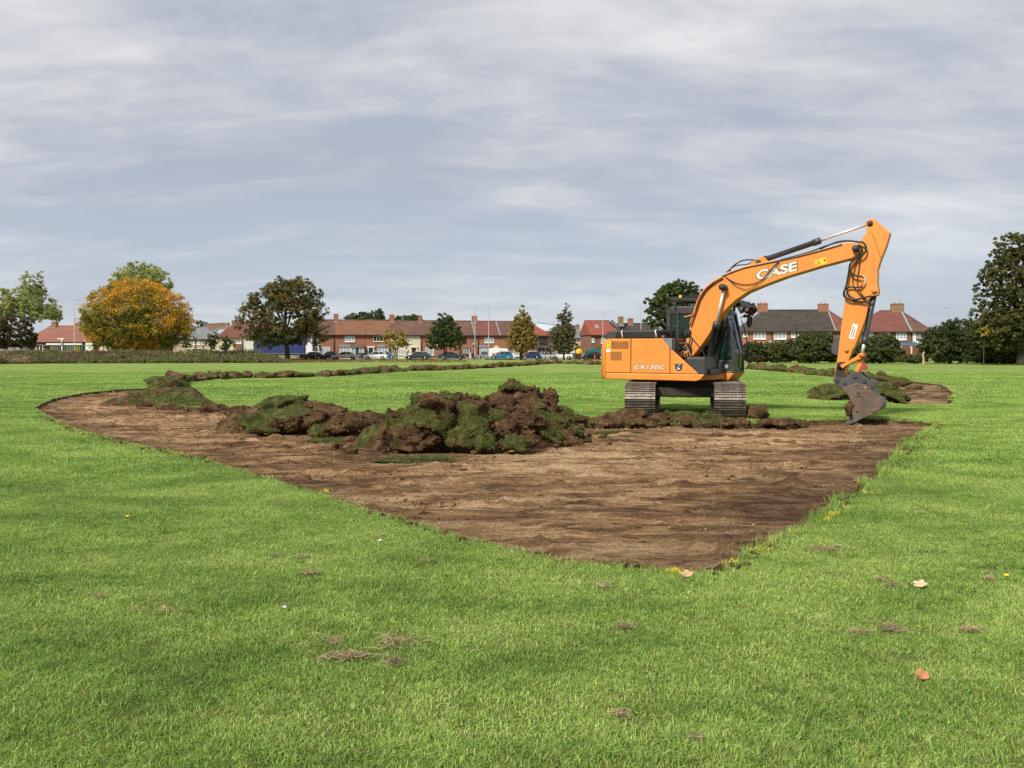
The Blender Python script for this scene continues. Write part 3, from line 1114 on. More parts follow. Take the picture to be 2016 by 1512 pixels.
# -- turf heap at the bend on the left
bend = heap_base('turf_heap', (-10.4, 25.0, -0.06), [(-0.3, 0.9, 1.2, 1.1, 0.42), (-0.9, -0.2, 1.2, 1.0, 0.26), (0.6, -0.6, 1.1, 1.0, 0.30), (1.6, -1.8, 1.2, 1.0, 0.16)], (3.6, 3.6), 0.09, 45, 'grassy heap of rolled turf and soil at the far-left bend of the plot', 'turf heap', 0.42)
for (px, py, d, w, h, t, c) in [(322, 768, 26, 72, 40, (-0.7, 0, 0.8), 0.35), (345, 764, 26.6, 50, 34, (0.6, -0.1, 0.8), 0.2), (340, 752, 28, 56, 22, UP, 0.0), (280, 786, 25, 54, 30, (-0.3, -0.5, 1), -0.2), (316, 794, 24, 60, 34, (-0.1, -0.7, 0.8), -0.2),
                               (362, 795, 23.6, 64, 38, (-0.2, -0.7, 0.8), -0.1), (300, 782, 25.4, 50, 26, (-0.2, -0.6, 0.8), -0.1), (268, 792, 24.2, 36, 16, (-0.2, -0.5, 1), -0.2), (405, 800, 22.8, 60, 26, (0, -0.2, 1), 0.4), (345, 808, 22.4, 60, 22, None, 0), (430, 806, 21.8, 70, 22, None, 0), (285, 800, 23.4, 40, 18, None, 0), (385, 812, 21.5, 50, 16, None, 0), (470, 812, 19.5, 60, 24, None, 0), (372, 772, 27.5, 40, 20, (0.3, -0.4, 1), 0.1)]:
    clod(px, py, d, w, h, t, c, name='clod', parent=bend, nb=360, depth=0.9, rot=(0, random.uniform(-.3, .3), random.uniform(-.3, .3)))

for a in [(316, 788, 23.6, 0.9, 0.6, (0.6, -0.1, 0.1), 0.8), (362, 790, 23.2, 0.95, 0.6, (0.65, 0.1, -0.1), 0.6), (280, 782, 24.6, 0.8, 0.55, (0.55, -0.3, 0.1), 0.8), (300, 766, 25.8, 0.8, 0.5, (0.4, -0.6, 0), 0.5), (345, 752, 27.6, 0.8, 0.5, (0.3, 0.1, 0), 1.2), (352, 766, 26.2, 0.7, 0.4, (0.5, 0.7, 0), 0.4)]:
    slab(bend, *a)

# -- turf heap behind the bucket
bk = heap_base('turf_heap', (10.5, 27.5, -0.06), [(-0.55, -1.6, 0.8, 1.1, 0.36), (0.7, -1.2, 1.1, 1.2, 0.42), (0.9, 1.4, 1.2, 1.6, 0.42)], (4.0, 4.5), 0.1, 57, 'green turf heap on the lawn just behind the bucket', 'turf heap', 0.75)
for (px, py, d, w, h, t, c) in [(1640, 776, 25.5, 66, 36, (-0.3, -0.6, 1), -0.3), (1668, 772, 26, 60, 34, (0, -0.5, 1), -0.3), (1735, 772, 26.0, 76, 46, (0.3, -0.5, 1), -0.1), (1765, 782, 25.5, 50, 30, (0.5, -0.5, 1), -0.2), (1745, 748, 34, 60, 20, (0, -0.3, 1), 0.2), (1712, 744, 37, 50, 16, (0, -0.3, 1), 0.1),
                               (1736, 737, 41, 16, 14, None, 0), (1775, 756, 33, 44, 20, (0.6, -0.2, 0.6), 0.35), (1800, 764, 31, 36, 9, None, 0), (1760, 752, 34, 46, 18, None, 0)]:
    clod(px, py, d, w, h, t, c, name='clod', parent=bk, nb=300, depth=0.9)

for a in [(1640, 768, 25.2, 1.0, 0.7, (0.5, -0.3, 0), 0.9), (1672, 766, 25.8, 0.9, 0.7, (0.45, 0.1, 0), 0.7), (1738, 764, 25.6, 1.0, 0.7, (0.5, 0.3, 0), 0.8), (1766, 778, 25.2, 0.7, 0.5, (0.5, 0.5, 0), 0.6)]:
    slab(bk, *a)

# -- lumps between the plot and the tracks
for (px, py, d, w, h, t, lab) in [
        (1488, 817, 18.3, 44, 38, None, 'upright brown soil clod to the right of the excavator tracks'),
        (1240, 824, 17.6, 62, 27, None, 'rounded brown soil clod in front of the left track'),
        (1395, 829, 17.4, 48, 27, (-0.2, -0.1, 1), 'square soil clod with a grassy top in front of the right track'),
        (1345, 829, 17.5, 66, 24, (0, 0.1, 1), 'long soil clod between the two tracks, grass along its top'),
        (1292, 829, 17.5, 58, 20, None, 'low crumbly soil clod between the tracks, nearer the left one'),
        (1318, 822, 17.8, 30, 18, (0, 0, 1), 'small tufted clod behind the low clods between the tracks'),
        (1524, 834, 17.5, 70, 18, None, 'flat spread of brown soil to the right of the upright clod'),
        (1548, 838, 17.2, 40, 12, None, 'low soil lump nearest the bucket tip'),
        (1198, 828, 17.5, 36, 18, None, 'small brown clod between the tall heap and the left track'),
        (1168, 829, 17.6, 24, 14, None, 'smallest brown clod at the right foot of the tall heap'),
        (1265, 834, 17.2, 40, 12, None, 'flat brown clod lying before the rounded clod'),
        (1450, 836, 17.2, 60, 10, None, 'thin ridge of soil under the right track edge')]:
    clod(px, py, d, w * 1.25, h * 1.35, t, 0.35, label=lab, group='soil clods in front of the tracks', nb=200, depth=1.0)
for (px, py, w, h, lab) in [(655, 864, 100, 14, 'narrow strip of uncut grass left in the soil before the low heap'), (825, 900, 170, 18, 'wedge of uncut grass left in the soil before the tall heap'), (1210, 846, 90, 6, 'thin strip of leftover grass before the left track'), (1800, 756, 40, 5, 'small strip of grass left in the far stripped patch')]:
    P = gnd(px, py + 4, -0.05)
    o = clod(px, py, P.y, w, h, UP, -0.4, name='turf_strip', label=lab, cat='turf', nb=700 if P.y < 20 else 200, depth=2.4, rough=0.7)
    o.location.z = -0.075
    o.rotation_euler = (0, 0, 0.1 if px == 825 else -0.05)


# -- long rows of lifted turf curving away to the road, and towards the hedge
def turf_row(path, n, label, group, seed, marks, hpx=(0.26, 0.62)):
    rng = np.random.default_rng(seed)
    pts = smooth_path([gnd(*q) for q in path], 12)
    seg = np.cumsum([0] + [(pts[i + 1] - pts[i]).length for i in range(len(pts) - 1)])
    var = []
    for k in range(10):
        t = None if k % 3 == 2 else (rng.normal() * 0.6, rng.normal() * 0.4 - 0.2, 0.6)
        var.append(clod_mesh(seed + k, (1, 1, 1), t, rng.uniform(-0.05, 0.45), 3, 70, (0.08, 0.016)) + (t is not None,))
    # more clods where they stand nearer
    u = np.sort(rng.random(n) ** 1.0)
    for i in range(n):
        s = (i + rng.uniform(-0.3, 0.3)) / n * seg[-1]
        j = int(np.clip(np.searchsorted(seg, s) - 1, 0, len(pts) - 2))
        p = pts[j].lerp(pts[j + 1], float(np.clip((s - seg[j]) / (seg[j + 1] - seg[j] + 1e-9), 0, 1)))
        me, bl, tf = var[rng.integers(len(var))]
        hgt = rng.uniform(*hpx)
        o = link('turf_clod' if tf else 'soil_clod', me, None, (p.x + rng.normal() * 0.22, p.y + rng.normal() * 0.35, hgt * 0.22), (rng.normal() * 0.2, rng.normal() * 0.2, rng.uniform(0, 6.28)), (rng.uniform(0.6, 1.8), rng.uniform(0.5, 1.1), hgt))
        if bl:
            tag(link('sod_grass', bl, o), kind='stuff')
        size = 'tall' if hgt > 0.50 else 'low' if hgt < 0.38 else 'middling'
        ppx = 1008 + FPX * p.x / p.y
        where = next(w for lim, w in marks if ppx < lim)
        tag(o, f"{size} {'grassy turf' if tf else 'bare soil'} lump in {label}, {where}", 'clod', group)


turf_row([(330, 757), (400, 748), (470, 745), (560, 744), (640, 741), (700, 738), (790, 731), (880, 728), (960, 724), (1010, 721), (1055, 718)], 150, 'the long curving row', 'long curving row of turf lumps', 700,
         [(430, 'at the left bend'), (520, 'left of the maple'), (585, 'below the maple trunk'), (660, 'below the black saloon'), (740, 'below the white porch house'), (835, 'below the cream house'), (930, 'below the dark round tree'), (1000, 'below the two lamp posts'), (9999, 'below the yellow conical tree')])
turf_row([(1060, 717), (1090, 716), (1120, 716), (1175, 718)], 30, 'the far row', 'far row of turf lumps', 730, [(1095, 'below the white hatchback'), (1135, 'below the dark conical tree'), (9999, 'below the teal van')])
turf_row([(1478, 727), (1540, 731), (1580, 735), (1640, 741), (1690, 745), (1730, 750)], 52, 'the row before the hedge', 'row of turf lumps before the hedge', 760, [(1530, 'beside the cab'), (1590, 'below the mossy roof'), (1650, 'left of the arm'), (9999, 'behind the bucket hitch')])


# ------------------------------------------------------------------ loose crumbs of earth
def crumb_src(seed, mat=None):
    me, _ = clod_mesh(seed, (1, 1, 0.8), None, sub=3, rough=1.3)
    if mat:
        me.materials[0] = mat
    return bpy.data.objects.new('crumb_piece', me)


def crumbs():
    rng = np.random.default_rng(88)
    lo, hi = PLOT.min(0), PLOT.max(0)
    P = np.c_[rng.uniform(lo[0], hi[0], 60000), rng.uniform(lo[1], hi[1], 60000), np.zeros(60000)]
    P = P[inpoly(P, PLOT)]
    dens = fbm(P * (0.7, 1.6, 1), 3, 91) + 0.35 * fbm(P * 3, 2, 92)
    keep = dens + rng.random(len(P)) * 0.5 > 0.36
    P = P[keep]
    P[:, 2] = -0.085
    for k in range(3):
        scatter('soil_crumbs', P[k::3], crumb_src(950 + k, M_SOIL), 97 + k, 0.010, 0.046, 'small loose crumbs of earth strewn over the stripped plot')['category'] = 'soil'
    # crumbs lodged all over the heaps
    for hp, lab in ((heap, 'loose crumbs of earth over the tallest heap'), (fold, 'loose crumbs of earth over the low heap'), (bend, 'loose crumbs of earth over the heap at the bend')):
        pts = []
        for ch in hp.children:
            n = len(ch.data.vertices)
            if n < 500:
                continue
            co = np.empty(n * 3, dtype=np.float32)
            ch.data.vertices.foreach_get('co', co)
            co = co.reshape(-1, 3)
            tf = np.empty(n, dtype=np.float32)
            ch.data.attributes['turf'].data.foreach_get('value', tf)
            M = np.array(Matrix.LocRotScale(ch.location, ch.rotation_euler, ch.scale))
            w = co @ M[:3, :3].T + M[:3, 3] + np.array(hp.location)
            sel = (tf < 0.5) & (rng.random(n) < (0.13 if n < 4000 else 0.22)) & (w[:, 2] > -0.1)
            pts.append(w[sel])
        o = scatter('soil_crumbs', np.concatenate(pts), crumb_src(970), 99, 0.015, 0.075 if hp is heap else 0.09, lab)
        o['category'] = 'soil'

    # crumbs spilled over the cut edge
    E1 = PLOT[rng.integers(0, len(PLOT), 2600)]
    E1 = E1[E1[:, 1] < 19]
    E1 = np.c_[E1 + rng.normal(size=E1.shape) * 0.07, np.full(len(E1), 0.0)]
    E1 = E1[fbm(E1 * 1.1, 2, 23) > -0.15]
    E1[:, 2] = np.where(inpoly(E1, PLOT), -0.07, 0.012)
    scatter('soil_crumbs', E1, crumb_src(977), 103, 0.012, 0.062, 'crumbs of earth spilled along the cut edge of the plot')['category'] = 'soil'
    # loose lumps between the plot and the tracks
    Q = np.c_[rng.uniform(1.2, 6.2, 620), 17.55 + rng.normal(size=620) * 0.30, np.full(620, 0.02)]
    Q = Q[fbm(Q * 1.3, 2, 17) > -0.1]
    scatter('soil_crumbs', Q, crumb_src(975), 101, 0.04, 0.20, 'loose small lumps of earth strewn before the excavator tracks')['category'] = 'soil'


crumbs()

# ------------------------------------------------------------------ excavator
def worn_orange():
    m, g, b, out = new_mat('orange_paint')
    tc = g.n('ShaderNodeTexCoord')
    o = tc.outputs['Object']
    c = g.ramp(g.noise(o, 1.3, 5, 0.6), [(0.3, (0.64, 0.222, 0.027)), (0.7, (0.74, 0.268, 0.040))])
    run = g.noise(g.mapping(o, scale=(5.0, 5.0, 0.5)), 1.6, 6, 0.7)            # grime that has run down with the rain
    c = g.mix(g.ramp(run, [(0.52, 0.0), (0.78, 0.42)]), c, (0.26, 0.115, 0.045))
    spl = g.noise(o, 14.0, 6, 0.75)                                            # mud splashes and chips
    low = g.n('ShaderNodeSeparateXYZ')
    g.l(o, low.inputs[0])
    amt = g.ramp(low.outputs[2], [(0.80, 0.9), (1.35, 0.25)])
    c = g.mix(g.math('MULTIPLY', g.ramp(spl, [(0.60, 0.0), (0.68, 1.0)]), amt), c, (0.17, 0.095, 0.048))
    g.l(c, b.inputs['Base Color'])
    g.l(g.ramp(run, [(0.3, 0.38), (0.7, 0.62)]), b.inputs['Roughness'])
    b.inputs['Coat Weight'].default_value = 0.08
    return m


M_ORANGE = worn_orange()
M_ORANGE_D = plain('worn_orange_paint', (0.62, 0.22, 0.045), 0.5, var=0.10, scale=2.5, dirt=(0.05, 0.03, 0.02), dirt_amt=0.8)
M_DARK = plain('dark_grey_paint', (0.040, 0.040, 0.042), 0.42, var=0.2, scale=3, dirt=(0.10, 0.08, 0.06), dirt_amt=0.35)
M_BLACK = plain('black_paint', (0.012, 0.012, 0.013), 0.4, var=0.2, scale=3)
M_RUBBER = plain('black_rubber', (0.012, 0.012, 0.012), 0.6, var=0.2, scale=5)
M_CHROME = plain('bright_rod', (0.78, 0.78, 0.77), 0.3, metal=0.55, var=0.04)
M_STEEL = plain('track_steel', (0.200, 0.172, 0.148), 0.38, metal=0.6, var=0.35, scale=9, bump=0.35, dirt=(0.11, 0.068, 0.038), dirt_amt=0.8)
M_BUCKET = plain('bucket_steel', (0.128, 0.100, 0.082), 0.55, metal=0.2, var=0.35, scale=3.5, bump=0.3, dirt=(0.150, 0.082, 0.040), dirt_amt=0.9)
M_GREY = plain('grey_casting', (0.075, 0.075, 0.078), 0.5, metal=0.3, var=0.25, scale=5, bump=0.2, dirt=(0.10, 0.075, 0.05), dirt_amt=0.5)
M_LGREY = plain('light_grey_plastic', (0.17, 0.18, 0.2), 0.5, var=0.1)
M_GLASS = glass_mat('cab_glass', (0.010, 0.028, 0.024), 0.55)
M_MUD = plain('undercarriage_dirt', (0.040, 0.030, 0.022), 0.9, var=0.4, scale=5, bump=0.6)
M_CREAM = plain('cream_lettering', (0.62, 0.60, 0.50), 0.5, var=0.03)
M_INK = plain('dark_lettering', (0.05, 0.045, 0.04), 0.5, var=0.05)
M_YELLOW = plain('yellow_sticker', (0.80, 0.55, 0.02), 0.5, var=0.05)
M_WHITE = plain('white_sticker', (0.75, 0.73, 0.68), 0.5, var=0.05)
M_RED = plain('red_paint', (0.33, 0.05, 0.03), 0.5, var=0.2)
M_NAVY = plain('navy_print', (0.020, 0.035, 0.085), 0.4, var=0.2)
M_VENT = plain('vent_mesh', (0.26, 0.115, 0.032), 0.6, var=0.2, scale=20)

EX_C = Vector((4.2, 20.1, 0))
EX_A = R(30)
EX_U = Vector((math.cos(EX_A), -math.sin(EX_A), 0))
EX_V = Vector((math.sin(EX_A), math.cos(EX_A), 0))
exc = empty('excavator', EX_C, -EX_A)
tag(exc, 'orange tracked excavator with its bucket resting on the soil', 'excavator')


def E(px, py, m):
    """(along, height) in the machine's own frame of the pixel, on its upright plane at side offset m"""
    d = ray(px, py)
    t = (m + EX_C.dot(EX_V)) / d.dot(EX_V)
    P = d * t + Vector((0, 0, EYE))
    return ((P - EX_C).dot(EX_U), P.z)


def Z2(X, Y):
    return 1320 + X / 4.3826, 420 + Y / 4.3826


def Z3(X, Y):
    return 1580 + X / 5.2125, 560 + Y / 5.2125


def Z1(X, Y):
    return 1160 + X / 5.2147, 560 + Y / 5.2147


def poly(zf, pts, m):
    return [E(*zf(*q), m) for q in pts]


def p3(zf, q, m):
    s, z = E(*zf(*q), m)
    return (s, m, z)


# undercarriage, turned a little against the house
UC = R(18)


def undercarriage():
    fr = MB()
    fr.b2(-0.62, 0.62, -0.55, 0.55, 0.42, 0.62)
    fr.b2(-0.72, 0.72, -0.62, 0.62, 0.622, 0.83)
    fr.prism([(-0.95, 0.30), (-0.62, 0.46), (0.62, 0.46), (0.95, 0.30), (0.95, 0.52), (0.62, 0.66), (-0.62, 0.66), (-0.95, 0.52)], -1.0, -0.7)
    fr.prism([(-0.95, 0.30), (-0.62, 0.46), (0.62, 0.46), (0.95, 0.30), (0.95, 0.52), (0.62, 0.66), (-0.62, 0.66), (-0.95, 0.52)], 0.7, 1.0)
    fr.build('undercarriage_frame', M_MUD, exc, 0.02, rot=(0, 0, UC))
    MB().lathe([(0.0, 0.60), (0.62, 0.60), (0.62, 0.66), (0.56, 0.67), (0.56, 0.76), (0.60, 0.77), (0.60, 0.84), (0, 0.84)], 32, axis='z').build('slew_ring', M_BLACK, exc)
    # one shoe: plate with three grouser bars, x across the track, y along it, z outward
    W, pitch = 0.68, 0.1715
    sh = MB()
    sh.b2(-W / 2, W / 2, -pitch * 0.49, pitch * 0.49, -0.012, 0.010)
    for k in (-0.40, 0.0, 0.36):
        sh.prism([(k * pitch - 0.012, 0.008), (k * pitch + 0.012, 0.008), (k * pitch + 0.007, 0.034), (k * pitch - 0.007, 0.034)], -W / 2, W / 2, plane='yz')
    shoe = sh.mesh('shoe', M_STEEL)
    a, r, zc = 1.37, 0.355, 0.395
    per = 4 * a + 2 * math.pi * r
    N = 46
    for side in (-1, 1):
        x = side * 0.985
        t = MB()
        # side frame, idler and sprocket between the chains
        t.prism([(-1.45, 0.22), (1.45, 0.22), (1.35, 0.52), (-1.35, 0.52)], x - 0.17, x + 0.17, plane='yz')
        for yy in (-a, a):
            t.lathe([(0.0, x - 0.12), (0.30, x - 0.12), (0.32, x - 0.06), (0.32, x + 0.06), (0.30, x + 0.12), (0.0, x + 0.12)], 24, (0, yy, zc), 'x')
        for k in range(7):
            t.cyl((x - 0.16, -1.05 + k * 0.35, 0.15), (x + 0.16, -1.05 + k * 0.35, 0.15), 0.09, 10)
        tr = t.build('track', M_MUD, exc, rot=(0, 0, UC))
        for k in range(N):
            s = (k + 0.3) / N * per
            if s < 2 * a:
                y, z, an = -a + s, zc + r, 0.0
            elif s < 2 * a + math.pi * r:
                th = (s - 2 * a) / r
                y, z, an = a + r * math.sin(th), zc + r * math.cos(th), -th
            elif s < 4 * a + math.pi * r:
                y, z, an = a - (s - 2 * a - math.pi * r), zc - r, math.pi
            else:
                th = (s - 4 * a - math.pi * r) / r
                y, z, an = -a - r * math.sin(th), zc - r * math.cos(th), math.pi - th
            link('shoe', shoe, tr, (x, y, z), (an, 0, 0))


undercarriage()


def decal_text(body, quad, m, mat, parent, name, off=0.0, zoff=0.003, size=1.0, space=1.0, ext=0.001):
    """flat lettering stretched over a quad (bl, br, tr, tl) of (along, height) on side plane m"""
    cu = bpy.data.curves.new(name, 'FONT')
    cu.body = body
    cu.offset = off
    cu.space_character = space
    cu.extrude = 0
    ob = bpy.data.objects.new(name, cu)
    me = bpy.data.meshes.new_from_object(ob)
    bpy.data.objects.remove(ob)
    co = np.array([v.co[:] for v in me.vertices])
    lo, hi = co.min(0), co.max(0)
    t = (co[:, :2] - lo[:2]) / (hi[:2] - lo[:2])
    q = np.array(quad)
    P = (q[0] * (1 - t[:, :1]) + q[1] * t[:, :1]) * (1 - t[:, 1:]) + (q[3] * (1 - t[:, :1]) + q[2] * t[:, :1]) * t[:, 1:]
    out = np.c_[P[:, 0], np.full(len(P), m - zoff), P[:, 1]]
    me.vertices.foreach_set('co', out.astype(np.float32).ravel())
    me.materials.clear()
    me.materials.append(mat)
    me.update()
    o = link(name, me, parent)
    return o


def plate(pts, m, th, mat, name, parent):
    return MB().prism(pts, m - th, m).build(name, mat, parent)


def house_body():
    NS = -1.25
    rail = MB().prism([(-1.55, 0.845), (0.66, 0.828), (0.78, 0.87), (0.86, 0.985), (-1.55, 0.992)], NS + 0.005, -1.1).build('lower_rail', M_ORANGE, exc, 0.02)
    MB().prism([(-1.5, -1.1), (0.74, -1.1), (0.9, 0.28), (1.0, 1.2), (-1.5, 1.2)], 0.84, 0.975, plane='xy').build('revolving_frame', M_ORANGE_D, exc, 0.01)
    MB().prism([(0.10, 0.81), (0.98, 0.805), (1.12, 0.985), (0.10, 0.985)], 0.26, 1.25).build('cab_platform', M_ORANGE, exc, 0.012)
    for k, (a, b, c, d_) in enumerate([(0.50, 0.585, 0.86, 0.93), (0.60, 0.665, 0.855, 0.93), (0.68, 0.75, 0.86, 0.935)]):
        plate([(a, c), (b, c), (b, d_), (a, d_)], 0.257, 0.003, M_WHITE, 'sticker', exc)
    # counterweight with rounded tail
    tail = [(-2.05 + 0.46 * (m / 1.25) ** 2, m) for m in np.linspace(-1.25, 1.25, 17)]
    plan = [(-1.30, 1.25)] + [(-1.57, 1.25)] + [q for q in reversed(tail)] + [(-1.57, -1.25), (-1.30, -1.25)]
    plan = [(-1.30, 1.22)] + list(reversed(tail)) + [(-1.565, -1.245), (-1.565, -1.2), (-1.30, -1.2)]
    cw = MB()
    n = len(plan)
    lv = [(0.85, 0.03), (0.90, 0.0), (1.55, 0.0), (1.72, 0.035), (1.785, 0.09), (1.80, 0.16)]
    for i, (z, ins) in enumerate(lv):
        for (x, y) in plan:
            f = 1 if x < -1.4 else 0
            cw.v.append((x + ins * f, y * (1 - ins * 0.35 * f), z))
    for i in range(len(lv) - 1):
        for k in range(n):
            a, b = i * n + k, i * n + (k + 1) % n
            cw.f.append((a, b, b + n, a + n)); cw.s.append(False)
    cw.f += [tuple(range(n)), tuple((len(lv) - 1) * n + k for k in range(n))]
    cw.s += [False, False]
    o = cw.build('counterweight', M_ORANGE, exc)
    for p in o.data.polygons:
        p.use_smooth = len(p.vertices) == 4
    # engine core behind the doors
    MB().b2(-1.5, 0.02, -1.19, 1.2, 0.98, 1.78).build('engine_bay', M_BLACK, exc)
    T = 0.045
    d1 = MB().prism([(-1.555, 1.0), (-0.912, 0.998), (-0.912, 1.72), (-0.93, 1.80), (-1.50, 1.805), (-1.555, 1.72)], NS, NS + T).build('engine_door', M_ORANGE, exc, 0.016)
    d2 = MB().prism([(-0.898, 0.998), (0.046, 0.995), (0.046, 1.585), (-0.02, 1.67), (-0.132, 1.798), (-0.88, 1.80), (-0.898, 1.74)], NS, NS + T).build('engine_door', M_ORANGE, exc, 0.016)
    d3 = MB().prism([(0.060, 0.995), (0.72, 0.99), (0.70, 1.02), (0.060, 1.57)], NS, NS + T).build('front_panel', M_ORANGE, exc, 0.014)
    top = MB().b2(-1.52, -0.14, NS + 0.02, 1.2, 1.775, 1.80).build('top_cover', M_ORANGE, exc, 0.01)
    MB().prism([(-0.125, 1.80), (0.10, 1.80), (0.10, 1.50), (0.056, 1.585)], NS, -1.0).build('corner_trim', M_LGREY, exc, 0.008)
    MB().b2(0.105, 0.16, NS + 0.02, -0.95, 1.40, 1.80).build('corner_trim', M_DARK, exc, 0.008)
    # vents with slats
    for (x0, x1, y0, y1) in ((1203.5, 1237.5, 671.5, 686.6), (1202, 1223.7, 692.3, 709)):
        a, b = E(x0, y1, NS), E(x1, y0, NS)
        v = MB().b2(a[0], b[0], NS - 0.004, NS + 0.004, a[1], b[1]).build('vent', M_VENT, d1)
        ns = 9
        for k in range(ns):
            zc = a[1] + (k + 0.5) / ns * (b[1] - a[1])
            MB().b2(a[0] + 0.01, b[0] - 0.01, NS - 0.010, NS - 0.004, zc - 0.004, zc + 0.004).build('slat', M_ORANGE_D, v)
    a, b = E(1195, 686.5, NS), E(1202, 672, NS)
    plate([(a[0], a[1]), (b[0], a[1]), (b[0], b[1]), (a[0], b[1])], NS - 0.001, 0.002, M_YELLOW, 'warning_sticker', d1)
    c_ = (a[0] + b[0]) / 2
    plate([(c_ - 0.02, b[1] - 0.065), (c_ + 0.02, b[1] - 0.065), (c_, b[1] - 0.025)], NS - 0.004, 0.001, M_INK, 'warning_mark', d1)
    plate([(c_ - 0.01, a[1] + 0.03), (c_ + 0.025, a[1] + 0.03), (c_ + 0.025, a[1] + 0.07), (c_ + 0.012, a[1] + 0.07)], NS - 0.004, 0.001, M_INK, 'warning_mark', d1)
    a, b = E(1193, 693, NS), E(1202, 688, NS)
    plate([(a[0], a[1]), (b[0], a[1]), (b[0], b[1]), (a[0], b[1])], NS - 0.001, 0.002, M_WHITE, 'sticker', d1)
    a = E(1229, 704, NS)
    MB().b2(a[0] - 0.02, a[0] + 0.10, NS - 0.004, NS, a[1] - 0.03, a[1] + 0.04).build('door_latch', M_ORANGE, d1, 0.003)
    MB().b2(a[0] - 0.016, a[0] + 0.008, NS - 0.007, NS - 0.003, a[1] + 0.012, a[1] + 0.03).build('latch_keyhole', M_INK, d1)
    q = [E(1245.5, 727.2, NS), E(1307.5, 728.0, NS), E(1311, 718.2, NS), E(1248.5, 717.4, NS)]
    decal_text('CX130C', q, NS, M_INK, d2, 'lettering', 0.06, 0.0015, space=1.06)
    sh = [(q[i][0] * 0.972 + 0.028 * (q[0][0] + q[2][0]) / 2, q[i][1] * 0.86 + 0.14 * (q[0][1] + q[2][1]) / 2) for i in range(4)]
    decal_text('CX130C', sh, NS, M_CREAM, d2, 'lettering', 0.030, 0.003, space=1.10)
    # round shield emblem with spread wings
    c = E(1336.3, 723.2, NS)
    rr = 0.085
    plate([(c[0] + rr * math.cos(t), c[1] + rr * math.sin(t)) for t in np.linspace(0, 2 * math.pi, 24, endpoint=False)], NS - 0.001, 0.0015, M_NAVY, 'emblem', d3)
    plate([(c[0] - 0.105, c[1] + 0.088), (c[0] - 0.035, c[1] + 0.066), (c[0] + 0.03, c[1] + 0.072), (c[0] + 0.105, c[1] + 0.088), (c[0] + 0.085, c[1] + 0.03), (c[0] + 0.03, c[1] + 0.02), (c[0] - 0.04, c[1] + 0.015), (c[0] - 0.09, c[1] + 0.04)], NS - 0.003, 0.001, M_DARK, 'emblem_wings', d3)
    plate([(c[0] - 0.01, c[1] + 0.05), (c[0] + 0.035, c[1] + 0.066), (c[0] + 0.02, c[1] + 0.035)], NS - 0.0045, 0.001, M_WHITE, 'emblem_mark', d3)
    plate([(c[0] - 0.05, c[1] - 0.045), (c[0] + 0.02, c[1] - 0.05), (c[0] + 0.022, c[1] - 0.01), (c[0] - 0.012, c[1] - 0.012), (c[0] - 0.015, c[1] + 0.012), (c[0] - 0.035, c[1]), (c[0] - 0.02, c[1] - 0.035)], NS - 0.0035, 0.001, M_WHITE, 'emblem_mark', d3)
    # step box at the front corner
    bx = MB().prism([(0.44, 1.35), (0.87, 1.35), (0.87, 0.985), (0.735, 0.985), (0.40, 1.30)], NS + 0.01, -0.55).build('tool_box', M_DARK, exc, 0.015)
    MB().b2(0.46, 0.88, NS + 0.002, -0.55, 1.352, 1.375).build('box_lid', M_GREY, bx, 0.006)
    # bonnet, exhaust, latches
    hd = MB()
    prof = [(-1.62, 1.81), (-1.62, 1.90), (-1.55, 1.985), (-1.46, 2.005), (-0.40, 2.02), (-0.33, 1.97), (-0.31, 1.81)]
    hd.prism(prof, -0.98, 0.2).build('engine_hood', M_BLACK, exc, 0.045, 3)
    MB().prism([(-1.68, 1.80), (-1.68, 1.90), (-1.60, 1.99), (-1.36, 2.01), (-1.34, 1.96), (-1.40, 1.80)], -1.0, -0.2).build('hood_end', M_DARK, exc, 0.03, 3)
    for X, Y in ((340, 512), (686, 505)):
        s, z = E(*Z1(X, Y), -1.0)
        MB().tube([(s, -1.0, z + 0.09), (s - 0.01, -1.03, z + 0.05), (s + 0.01, -1.02, z - 0.02), (s, -0.99, z - 0.09)], 0.014, 6).build('hood_latch', M_WHITE, exc)
    s0, z0 = E(*Z1(300, 470), -0.45)
    pth = smooth_path([(s0, -0.45, z0 - 0.1), (s0, -0.45, z0 + 0.02), (s0 - 0.04, -0.45, z0 + 0.09), (s0 - 0.13, -0.45, z0 + 0.15), (s0 - 0.2, -0.45, z0 + 0.22)], 5)
    ex = MB().tube(pth, 0.055, 14, cap=False)
    ex.tube([pth[0], (s0, -0.45, z0 + 0.0)], 0.068, 14)
    ex.build('exhaust_pipe', M_GREY, exc)
    s0, z0 = E(*Z1(760, 535), -0.9)
    MB().cyl((s0, -0.9, 1.79), (s0, -0.9, z0 + 0.03), 0.045).build('filler_cap', M_GREY, exc)
    # dark well that the boom stands in
    MB().prism([(-0.1, 0.98), (0.92, 0.98), (0.92, 1.10), (0.2, 1.22), (0.05, 1.5), (-0.1, 1.5)], -0.98, 0.25).build('swing_deck', M_BLACK, exc, 0.02)
    for m in (-0.36, 0.30):
        MB().prism([(-0.15, 0.98), (0.75, 0.98), (0.75, 1.12), (0.58, 1.22), (0.2, 1.35), (0.12, 1.62), (-0.06, 1.62)], m, m + 0.06).build('boom_bracket', M_DARK, exc, 0.01)
    MB().lathe([(0.16, -0.75), (0.2, -0.7), (0.2, -0.62), (0.16, -0.58)], 18, (0.18, 0, 1.52), 'y').build('hose_drum', M_GREY, exc)
